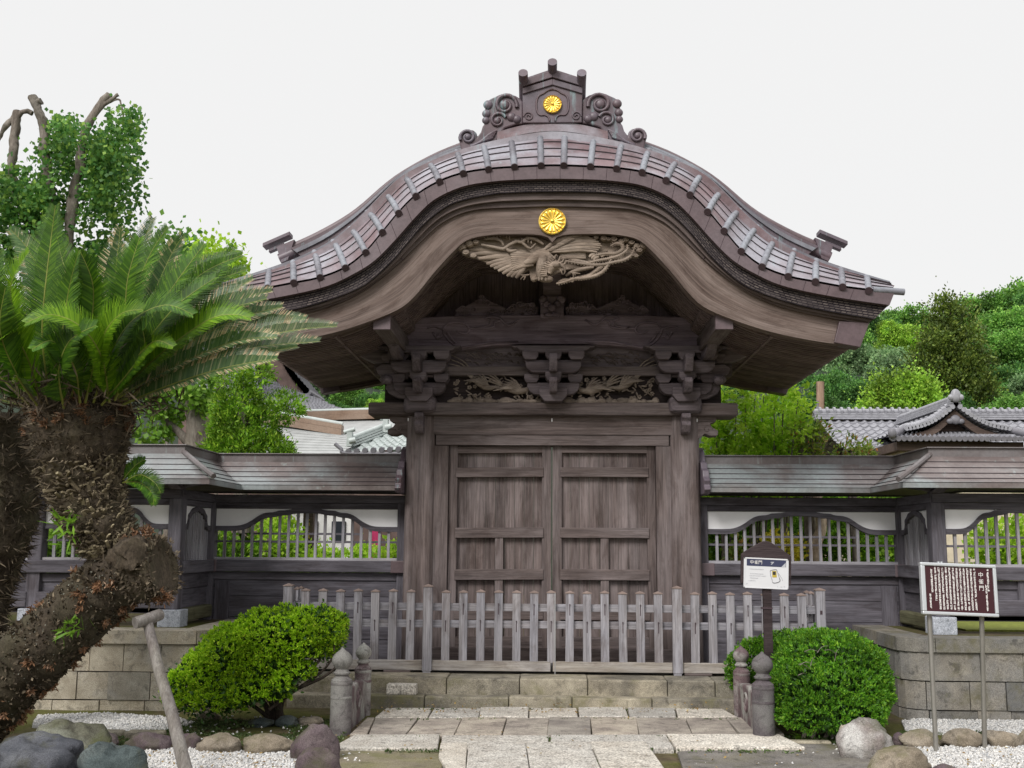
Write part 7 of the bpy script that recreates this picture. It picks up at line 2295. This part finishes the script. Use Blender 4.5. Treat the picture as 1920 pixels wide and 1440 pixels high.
# dormer gable
YGb = 20.2
ax = P(1790, 760, YGb); el, er = P(1660, 826, YGb), P(1925, 826, YGb)
gl, gr = P(1708, 806, YGb), P(1880, 806, YGb)
mb = MB()
for s_, e_ in ((-1, gl), (1, gr)):
    e2 = Vector((e_.x + s_ * .05, YGb, e_.z)); top_ = Vector((ax.x, YGb, ax.z - .03))
    bk = Vector((0, 3.2, 0))
    a_, b_ = (e2, e2 + bk) if s_ < 0 else (e2 + bk, e2)
    tile_roof(mb, a_, b_, top_ if s_ < 0 else top_ + bk, top_ + bk if s_ < 0 else top_, 11, 7, .03, .025, .06)
mb.build('dormer_roof', M['tile'], hs_, 40)
mb = MB()
ridge_roll(mb, ax + Vector((0, -.05, -.02)), ax + Vector((0, 3.2, -.02)), .14, .10, .06)
mb.ball(ax + Vector((0, -.08, .17)), (.10, .06, .13)); mb.ball(ax + Vector((-.09, -.08, .14)), (.06, .05, .06)); mb.ball(ax + Vector((.09, -.08, .14)), (.06, .05, .06))
for s_, e_ in ((-1, gl), (1, gr)):           # rolled verge tiles down the gable edge
    for i in range(15):
        p = Vector((ax.x, YGb - .02, ax.z + .02)).lerp(Vector((e_.x + s_ * .1, YGb - .02, e_.z + .02)), i / 14); p.z -= .10 * math.sin(math.pi * i / 14)
        mb.tube([p + Vector((0, -.06, 0)), p + Vector((0, .22, 0))], .046, 9)
        q = p + Vector((0, .16, .055)); mb.tube([q + Vector((-s_ * .07, 0, .03)), q + Vector((s_ * .07, 0, -.03))], .042, 8)
mb.build('dormer_ridge', M['tile'], hs_, 40)
mb = MB()
n5 = 9
up_ = [Vector((ax.x + (e_.x - ax.x) * t, ax.z - .08 + (e_.z - ax.z) * t - .10 * math.sin(math.pi * t))) for e_, ts in ((gl, np.linspace(1, 0, n5)), (gr, np.linspace(0, 1, n5)[1:])) for t in ts]
lo_ = [Vector((ax.x + (p.x - ax.x) * .94, p.y - .13)) for p in up_]
mb.sweep(up_, lo_, YGb + .02, YGb + .10)
mb.build('dormer_bargeboard', M['bwood'], hs_, 40)
mb = MB().prism([(p.x, p.y) for p in lo_], YGb + .25, YGb + .3)
mb.build('dormer_gable', M['bwood'], hs_)
mb = MB(); mb.ball((ax.x, YGb + .0, ax.z - .27), (.10, .05, .09)); mb.ball((ax.x - .10, YGb, ax.z - .30), (.07, .04, .05)); mb.ball((ax.x + .10, YGb, ax.z - .30), (.07, .04, .05))
mb.build('gable_pendant', M['tiledk'], hs_, 60)
mb = MB()
tile_roof(mb, (el.x, YGb - .35, el.z - .02), (er.x, YGb - .35, el.z - .02), (gl.x - .1, YGb + .3, gl.z - .02), (gr.x + .1, YGb + .3, gl.z - .02), 26, 3, .035, .03)
mb.build('pent_roof', M['tile'], hs_, 40)
mb = MB()
for i in range(27):
    xx = el.x + (er.x - el.x) * (i + .22) / 26
    if xx > er.x: break
    mb.tube([(xx, YGb - .40, el.z), (xx, YGb - .33, el.z + .01)], .052, 9)
for s_, e_, f_ in ((-1, el, gl), (1, er, gr)):
    mb.tube([(e_.x, YGb - .38, e_.z + .05), (f_.x, YGb + .25, f_.z + .08)], .07, 8); mb.ball((e_.x, YGb - .42, e_.z + .10), (.08, .07, .10))
mb.build('tile_ends', M['tiledk'], hs_, 50)
MB().box(el.x + .15, er.x - .15, YGb - .2, 22.2, el.z - .20, el.z - .04).build('porch_beam', M['bwood'], hs_)
MB().box(el.x + .3, er.x - .3, YGb + .1, 22.2, -.1, el.z - .20).build('porch_wall', M['cream'], hs_)

# left: temple hall with big gable, seen between the conifer and the gate
YL2 = 31.0
hall = thing('temple_hall', 'temple hall with dark gable and sweeping grey tiled roof, far left behind the gate', 'temple hall', (P(480, 1000, YL2).x, YL2, 0))
mb = MB()
a, b = P(528, 674, YL2), P(580, 742, YL2)
vg = catmull([P(470, 600, YL2), P(528, 668, YL2), P(553, 708, YL2), P(582, 742, YL2)], 6)
mb.sweep([Vector((p.x, p.z)) for p in vg], [Vector((p.x - .34, p.z - .30)) for p in vg], YL2 - .3, YL2 + .1)
M['hallwood'] = plain('faded_brown_boards', (.14, .095, .085, 1), .8, var=.3)
mb.build('bargeboard', M['hallwood'], hall, 40)
mb = MB()
for i in range(46):
    p = vg[0].lerp(vg[-1], i / 45) if False else vg[min(int(i / 45 * (len(vg) - 1)), len(vg) - 1)]
    p = vg[int(i * (len(vg) - 1) / 45)]
    mb.tube([p + Vector((.02, -.45, .04)), p + Vector((.02, 1.5, .04))], .10, 8)
mb.build('verge_tiles', M['tiledk'], hall, 50)
mb = MB()
mb.prism([(p.x - .3, p.z - .3) for p in vg] + [(P(470, 745, YL2).x, P(470, 745, YL2).z), (P(470, 640, YL2).x, P(470, 640, YL2).z)], YL2 + .3, YL2 + .5)
mb.build('gable_wall', M['bwood'], hall)
mb = MB()
tile_roof(mb, P(490, 765, 28.5), P(700, 785, 28.5), P(470, 700, YL2), P(582, 742, YL2), 26, 9, .06, .05, .1)
mb.build('roof', M['tile'], hall, 40)
mb = MB().box(P(380, 800, YL2).x, P(690, 800, YL2).x, 29, 36, 0, P(500, 765, 29).z - .1)
mb.build('wall', M['hallwood'], hall)
# rear slope of the hall roof so that the gable is a real volume
mb = MB()
tile_roof(mb, P(380, 765, 28.5), P(490, 765, 28.5), P(330, 560, YL2 + 2), P(470, 600, YL2 + 2), 16, 12, .06, .05, .1)
mb.build('rear_slope', M['tile'], hall, 40)

# left: low annex with pale metal roof and brown ridges
YN2 = 20.0
ann = thing('annex_building', 'low annex with pale grey metal roof and brown banded ridges, behind the left wing wall', 'building', (P(600, 1000, YN2).x, YN2, 0))
mb = MB()
q = [P(430, 878, 18.0), P(770, 868, 18.0), P(640, 812, YN2), P(500, 790, YN2)]
K = 14
rows = []
for j in range(K):
    for t, d in ((j / K, .012), ((j + 1) / K, 0)):
        rows.append([tuple(q[0].lerp(q[1], i / 6).lerp(q[3].lerp(q[2], i / 6), t) + Vector((0, 0, d))) for i in range(7)])
mb.grid(rows)
q2 = [P(620, 815, YN2 + .1), P(780, 818, YN2 + .1), P(760, 785, YN2 + 2), P(580, 788, YN2 + 2)]
mb.grid([[tuple(q2[0]), tuple(q2[1])], [tuple(q2[3]), tuple(q2[2])]])
mb.build('roof', M['metalroof'], ann)
M['brownband'] = copper('brown_metal_band', (.16, .095, .06, 1), (.24, .155, .105, 1), (.28, .2, .15, 1), rough=.5)
def band(a, b, h, name='roof_ridge'):
    mb = MB(); a, b = Vector(a), Vector(b)
    s_ = Vector((0, .12, 0))
    for k, (z0, z1) in enumerate(((0, h * .45), (h * .47, h * .8))):
        ss = s_ * (1.15 - .2 * k)
        vs = [p + ss * o_ + Vector((0, 0, z)) for z in (z0, z1) for p in (a, b) for o_ in (-1, 1)]
        mb.add(vs, [(0, 1, 3, 2), (4, 6, 7, 5), (0, 4, 5, 1), (1, 5, 7, 3), (3, 7, 6, 2), (2, 6, 4, 0)])
    o = mb.build(name, M['brownband'], ann)
    MB().tube([a + Vector((0, 0, h * .88)), b + Vector((0, 0, h * .88))], h * .16, 10).build('ridge_roll', M['tilegr'], o, 40)
band(P(480, 790, YN2 - .1), P(642, 818, YN2 - .1), .26)
band(P(570, 790, YN2 + 1.9), P(716, 786, YN2 + 1.9), .24)
MB().box(P(450, 900, 18.4).x, P(760, 900, 18.4).x, 18.5, 22, 0, P(600, 880, 18.4).z).build('wall', M['hallwood'], ann)
# small tiled hip roof in front of it
YK = 17.0
kz = thing('small_tiled_roof_building', 'small building with pale green-grey tiled hip roof beside the left gate pillar', 'building', (P(700, 1000, YK).x, YK, 0))
mb = MB()
tile_roof(mb, P(650, 848, YK - .4), P(790, 842, YK - .4), P(700, 810, YK + .5), P(790, 806, YK + .5), 9, 5, .035, .022)
mb.build('roof', M['tilegr'], kz, 40)
mb = MB(); a, b = P(655, 838, YK - .3), P(722, 812, YK + .4)
ridge_roll(mb, a, b, .12, .07, .04)
for c_ in (a, b):
    mb.tube([c_ + Vector((-.07, -.1, .22)), c_ + Vector((.10, -.1, .27))], .035, 10); mb.tube([c_ + Vector((.02, -.12, .08)), c_ + Vector((.12, -.12, .10))], .05, 10)
    mb.box(c_.x - .02, c_.x + .06, c_.y - .14, c_.y, c_.z, c_.z + .22)
mb.build('roof_ridge', M['tilegr'], kz, 40)
mb = MB()
for i in range(9):
    p = P(650, 848, YK - .4).lerp(P(790, 842, YK - .4), (i + .22) / 9); mb.tube([p + Vector((0, -.03, .01)), p + Vector((0, .08, .03))], .045, 9)
mb.tube(catmull([P(628, 832, YK - .4), P(640, 842, YK - .4), P(655, 850, YK - .4), P(790, 850, YK - .38)], 4), .03, 8)
mb.build('tile_ends', M['tiledk'], kz, 40)
MB().box(P(665, 900, YK).x, P(800, 900, YK).x, YK, YK + 1.2, 0, P(700, 852, YK).z).build('wall', M['hallwood'], kz)

# things glimpsed through the left lattice
YV2 = 17.9
shd = thing('white_shed', 'white painted shed with dark windows glimpsed through the left lattice', 'shed', (P(640, 1000, YV2).x, YV2, 0))
z0_, z1_ = 0, zof(948, YV2)
MB().box(P(545, 1000, YV2).x, P(735, 1000, YV2).x, YV2, YV2 + .5, z0_, z1_).build('wall', M['bwhite'], shd)
for x in (570, 622, 668, 712): MB().box(P(x, 1000, YV2).x, P(x + 26, 1000, YV2).x, YV2 - .03, YV2 + .02, zof(1018, YV2), zof(980, YV2)).build('window', M['glass'], shd)
MB().box(P(540, 1000, YV2).x, P(740, 1000, YV2).x, YV2 - .15, YV2 + .55, z1_, z1_ + .10).build('roof', M['tiledk'], shd)
M['pink'] = plain('pink_cloth', (.62, .05, .17, 1), .8)
p = P(703, 1020, 16.5)
bn = thing('pink_banner', 'narrow pink cloth banner on a pole behind the left lattice', 'banner', (p.x, 16.5, 0))
MB().tube([(p.x - .09, 16.5, 0), (p.x - .09, 16.5, zof(985, 16.5))], .012, 8).build('pole', M['steel'], bn, 40)
MB().grid([[(p.x - .08 + .17 * i / 4, 16.5 + .02 * math.sin(i + j * .6), zof(1060, 16.5) + (zof(990, 16.5) - zof(1060, 16.5)) * j / 8) for i in range(5)] for j in range(9)]).build('cloth', M['pink'], bn, 60)
p = P(578, 1000, 15.2)
wp = thing('wooden_sign_post', 'square brown wooden post with gold writing behind the left lattice', 'sign post', (p.x, 15.2, 0))
MB().box(p.x - .07, p.x + .07, 15.15, 15.29, 0, zof(955, 15.2)).build('post', M['bwood'], wp, bevel=.006)
gl_ = MB(); rr = random.Random(2)
for i in range(7): glyph(gl_, p.x, zof(975, 15.2) - i * .085, .07, 15.148, rr)
gl_.build('small_lettering', M['ochre'], wp)
p = P(1666, 1020, 16)
wv_ = thing('white_gate_post', 'thin white metal post glimpsed at the right end of the right lattice', 'post', (p.x, 16, 0))
MB().box(p.x - .05, p.x + .05, 15.95, 16.05, 0, zof(960, 16)).box(p.x - .07, p.x + .07, 15.93, 16.07, zof(960, 16), zof(956, 16)).build('post', M['bwhite'], wv_, bevel=.01)
p = P(1800, 1030, 14.5)
MB2 = MB()
block_face(MB2, MB2, [(P(1760, 1030, 14.5).x, 14.5), (P(1990, 1030, 14.5).x, 14.5)], ZP, [.2, .2, .2], random.Random(4), .06)
tag(MB2.build('garden_wall', M['masonry'], bevel=.015), 'low pale stone garden wall seen through the rightmost lattice', 'stone wall')
# wooden pole rising behind the tiled roof
pl_ = MB().tube([P(1538, 800, 30), P(1538, 716, 30)], [.11, .11], 10)
u_ = thing('wooden_pole', 'plain brown wooden utility pole rising above the tiled roof', 'pole', (P(1538, 800, 30).x, 30, 0))
pl_.tube([Vector((P(1538, 800, 30).x, 30, 0)), P(1538, 798, 30)], .12, 10)
M['polewd'] = wood('brown_pole_wood', 'Z', (.20, .13, .09, 1), (.36, .25, .18, 1), None)
pl_.build('shaft', M['polewd'], u_, 40)
MB().box(P(1529, 750, 30).x, P(1533, 750, 30).x, 29.9, 30, P(1530, 770, 30).z, P(1530, 752, 30).z).build('fitting', M['tiledk'], u_)

# ================================================================== WOODED HILL
def hillz(x, y):
    # rises behind the garden; lower towards the middle
    u_ = (y - 34) / 60
    base = 25 * max(0, min(u_, 1)) ** .9
    return base * (.72 + .0035 * abs(x - 6) + .06 * math.sin(x * .11)) * (1 if x > 0 else .95) - .3
hm = MB()
hm.grid([[(x, y, hillz(x, y)) for x in np.linspace(-75, 75, 76)] for y in np.linspace(34, 130, 49)])
M['hillsoil'] = plain('dark_wood_floor', (.012, .022, .010, 1), .95, var=.4)  # very dark green base colour
struct(hm.build('hill', M['hillsoil'], smooth=80))
hmats = [lm('hill_leaves_dark', (0.039, 0.119, 0.028, 1), (0.098, 0.231, 0.049, 1), (0.175, 0.350, 0.070, 1), .3, .5, (.45, 1.45), .9),
         lm('hill_leaves_mid', (0.077, 0.203, 0.035, 1), (0.175, 0.371, 0.063, 1), (0.308, 0.518, 0.098, 1), .3, .5, (.45, 1.45), .9),
         lm('hill_leaves_bright', (0.154, 0.322, 0.031, 1), (0.308, 0.518, 0.049, 1), (0.476, 0.686, 0.098, 1), .3, .5, (.45, 1.45), .9),
         lm('hill_leaves_grey_green', (0.098, 0.189, 0.077, 1), (0.203, 0.329, 0.140, 1), (0.308, 0.434, 0.196, 1), .3, .5, (.45, 1.45), .9)]
def proto_crown(seed, tall=1.0, n_blobs=12, cl=13, lv=40, L=.15):
    r_ = np.random.default_rng(seed)
    bl = [((0, 0, 3.2 * tall), (1.7, 1.7, 1.6 * tall))]
    for k in range(n_blobs):
        a_ = r_.uniform(0, 6.28); h_ = r_.uniform(1.6, 4.6) * tall; q_ = 1.5 * math.sqrt(max(.1, 1 - ((h_ / tall - 3.0) / 2.3) ** 2))
        bl.append(((math.cos(a_) * q_, math.sin(a_) * q_, h_), tuple(r_.uniform(.65, 1.15, 3) * np.array([1, 1, .8]))))
    return crown(bl, cl * .35, lv, .17, L, L * .42, r_, up=.35, rnd=.8, shell=(.78, 1.02))
protos = []
for k in range(5):
    V = proto_crown(40 + k)
    me_o = quads('crown', V, hmats[0]); me = me_o.data
    bpy.data.objects.remove(me_o)
    vs = []
    for mt in hmats:
        m2 = me.copy(); m2.materials.clear(); m2.materials.append(mt); vs.append(m2)
    protos.append(vs)
tk = MB(); tk.tube([(0, 0, -1.0), (.05, 0, 1.2), (0, .05, 3.2)], [.20, .15, .07], 8)
for a_ in (0, 2.1, 4.2): tk.tube([(0, 0, 1.6), (.7 * math.cos(a_), .7 * math.sin(a_), 2.9)], [.09, .03], 6)
tko = tk.build('trunk', M['barkdk']); tkme = tko.data; bpy.data.objects.remove(tko)
kinds = ['dark green broadleaf tree on the wooded hill', 'mid green broadleaf tree on the wooded hill', 'bright yellow-green tree on the wooded hill', 'grey-green tree on the wooded hill']
def hill_tree(px, py_top, wpx, Y, kind, var, label):
    """tree whose crown top shows at (px, py_top) and whose crown is wpx wide"""
    p = P(px, py_top, Y); s_ = wpx * Y / F / 4.6
    root = thing('hill_tree', label, 'tree', (p.x, Y, p.z - 5.3 * s_), 'trees on the wooded hill', rotz=rg.uniform(0, 6.28))
    root.scale = (s_, s_, s_ * rg.uniform(.95, 1.1))
    for nm, me in (('crown', protos[var][kind]), ('trunk', tkme)):
        o = bpy.data.objects.new(nm, me); C.objects.link(o); o.parent = root
HT = []
# right-hand hill: (px, top py, width px, Y, kind)
HT += [(1915, 520, 150, 92, 1), (1835, 545, 130, 92, 1), (1700, 572, 120, 88, 1), (1650, 590, 110, 84, 0), (1590, 640, 120, 80, 1), (1960, 540, 130, 86, 0),
       (1880, 575, 140, 80, 1), (1720, 615, 110, 78, 2), (1685, 610, 90, 76, 2), (1640, 640, 150, 72, 3), (1560, 665, 130, 74, 3), (1690, 655, 140, 68, 3), (1850, 620, 120, 74, 1), (1930, 620, 130, 72, 1),
       (1505, 700, 120, 68, 0), (1560, 700, 120, 62, 0), (1620, 705, 120, 60, 0), (1740, 690, 110, 58, 0), (1880, 680, 130, 60, 0), (1940, 700, 110, 56, 3), (1840, 705, 110, 56, 1), (1470, 740, 110, 60, 0), (1530, 745, 100, 54, 0), (1600, 750, 90, 52, 0), (1895, 740, 120, 50, 1), (1780, 740, 100, 50, 0),
       (2020, 560, 150, 84, 1), (2030, 660, 150, 66, 0), (1440, 700, 110, 84, 1), (1610, 620, 90, 86, 1), (1770, 600, 90, 86, 1), (1805, 650, 100, 70, 0), (1580, 790, 90, 46, 0), (1660, 790, 90, 46, 0), (1960, 770, 110, 46, 1), (1840, 775, 90, 46, 0), (1745, 790, 80, 44, 0)]
# seen between the conifer and the gate on the left
HT += [(570, 672, 70, 62, 0), (610, 690, 74, 60, 3), (650, 715, 70, 58, 1), (590, 735, 60, 52, 0), (690, 740, 60, 56, 0), (735, 742, 60, 54, 1), (640, 755, 60, 50, 0), (545, 690, 60, 66, 1), (300, 470, 90, 80, 0), (350, 470, 90, 80, 1), (440, 560, 90, 76, 1), (500, 620, 90, 72, 0), (385, 520, 90, 70, 0)]
# the wood goes on behind the gate
HT += [(1400, 640, 120, 86, 1), (1330, 660, 120, 82, 0), (1260, 670, 120, 86, 1), (1180, 680, 120, 84, 3), (1090, 690, 120, 86, 0), (1000, 690, 120, 84, 1), (910, 690, 120, 86, 3), (830, 680, 120, 84, 0), (760, 670, 120, 80, 1), (1360, 720, 120, 66, 0), (1270, 730, 110, 64, 1), (1170, 740, 110, 66, 0), (1060, 745, 110, 64, 1), (950, 745, 110, 66, 0), (850, 740, 110, 64, 3)]
for i, (px, py, w, Y, kd) in enumerate(HT):
    hill_tree(px, py, w, Y, kd, i % 5, kinds[kd])
hill_tree(706, 748, 40, 40, 2, 1, 'small golden-green tree glimpsed between the left eave and the head beam')
# broom-like conifer standing tall among them, and the pale round tree in front
def cypress(px, py, wpx, hpx, Y, label):
    t = tree_thing('cypress_tree', label, px, Y, z=0)
    bl = []
    rr = random.Random(px)
    for i in range(16):
        f_ = i / 15
        wv = wpx * .5 * (.22 + .85 * math.sin(math.pi * min(.06 + .66 * f_, 1))) * (1 + .22 * math.sin(i * 2.1)) 
        for s_ in (-1, 0, 1): bl.append(bpx(px + s_ * wv * .5 + rr.uniform(-6, 6), py + hpx * f_ + 10, wv * .5, hpx * .05, Y + rr.uniform(-.5, .5), wv * .6))
    quads('crown', crown(bl, 2.6, 44, .26, .17, .05, rg, up=.7, rnd=.6), M['cyp'], t, loc=-t.location)
    tb = MB().tube([(t.location.x, Y, 0), P(px, py + 20, Y)], [.3, .05], 8)
    tb.build('trunk', M['barkdk'], t, 60)
M['cyp'] = lm('cypress_sprays', (.055, .10, .016, 1), (.135, .195, .030, 1), (.23, .29, .05, 1), .3, .5, (.5, 1.35), 1.2)
cypress(1782, 556, 130, 250, 54, 'tall brownish-green cypress rising above the other trees at right')
simple_tree('round_tree', 'pale lime green rounded tree above the tiled roof at right', 1690, 40, [bpx(1690, 755, 62, 50, 40), bpx(1650, 770, 38, 40, 40), bpx(1735, 765, 40, 44, 40), bpx(1700, 725, 40, 30, 40), bpx(1665, 735, 30, 28, 40), bpx(1725, 740, 30, 28, 40)], M['olive'] if 'olive' in M else hmats[2], 4.6, 60, .2, .11, .04)
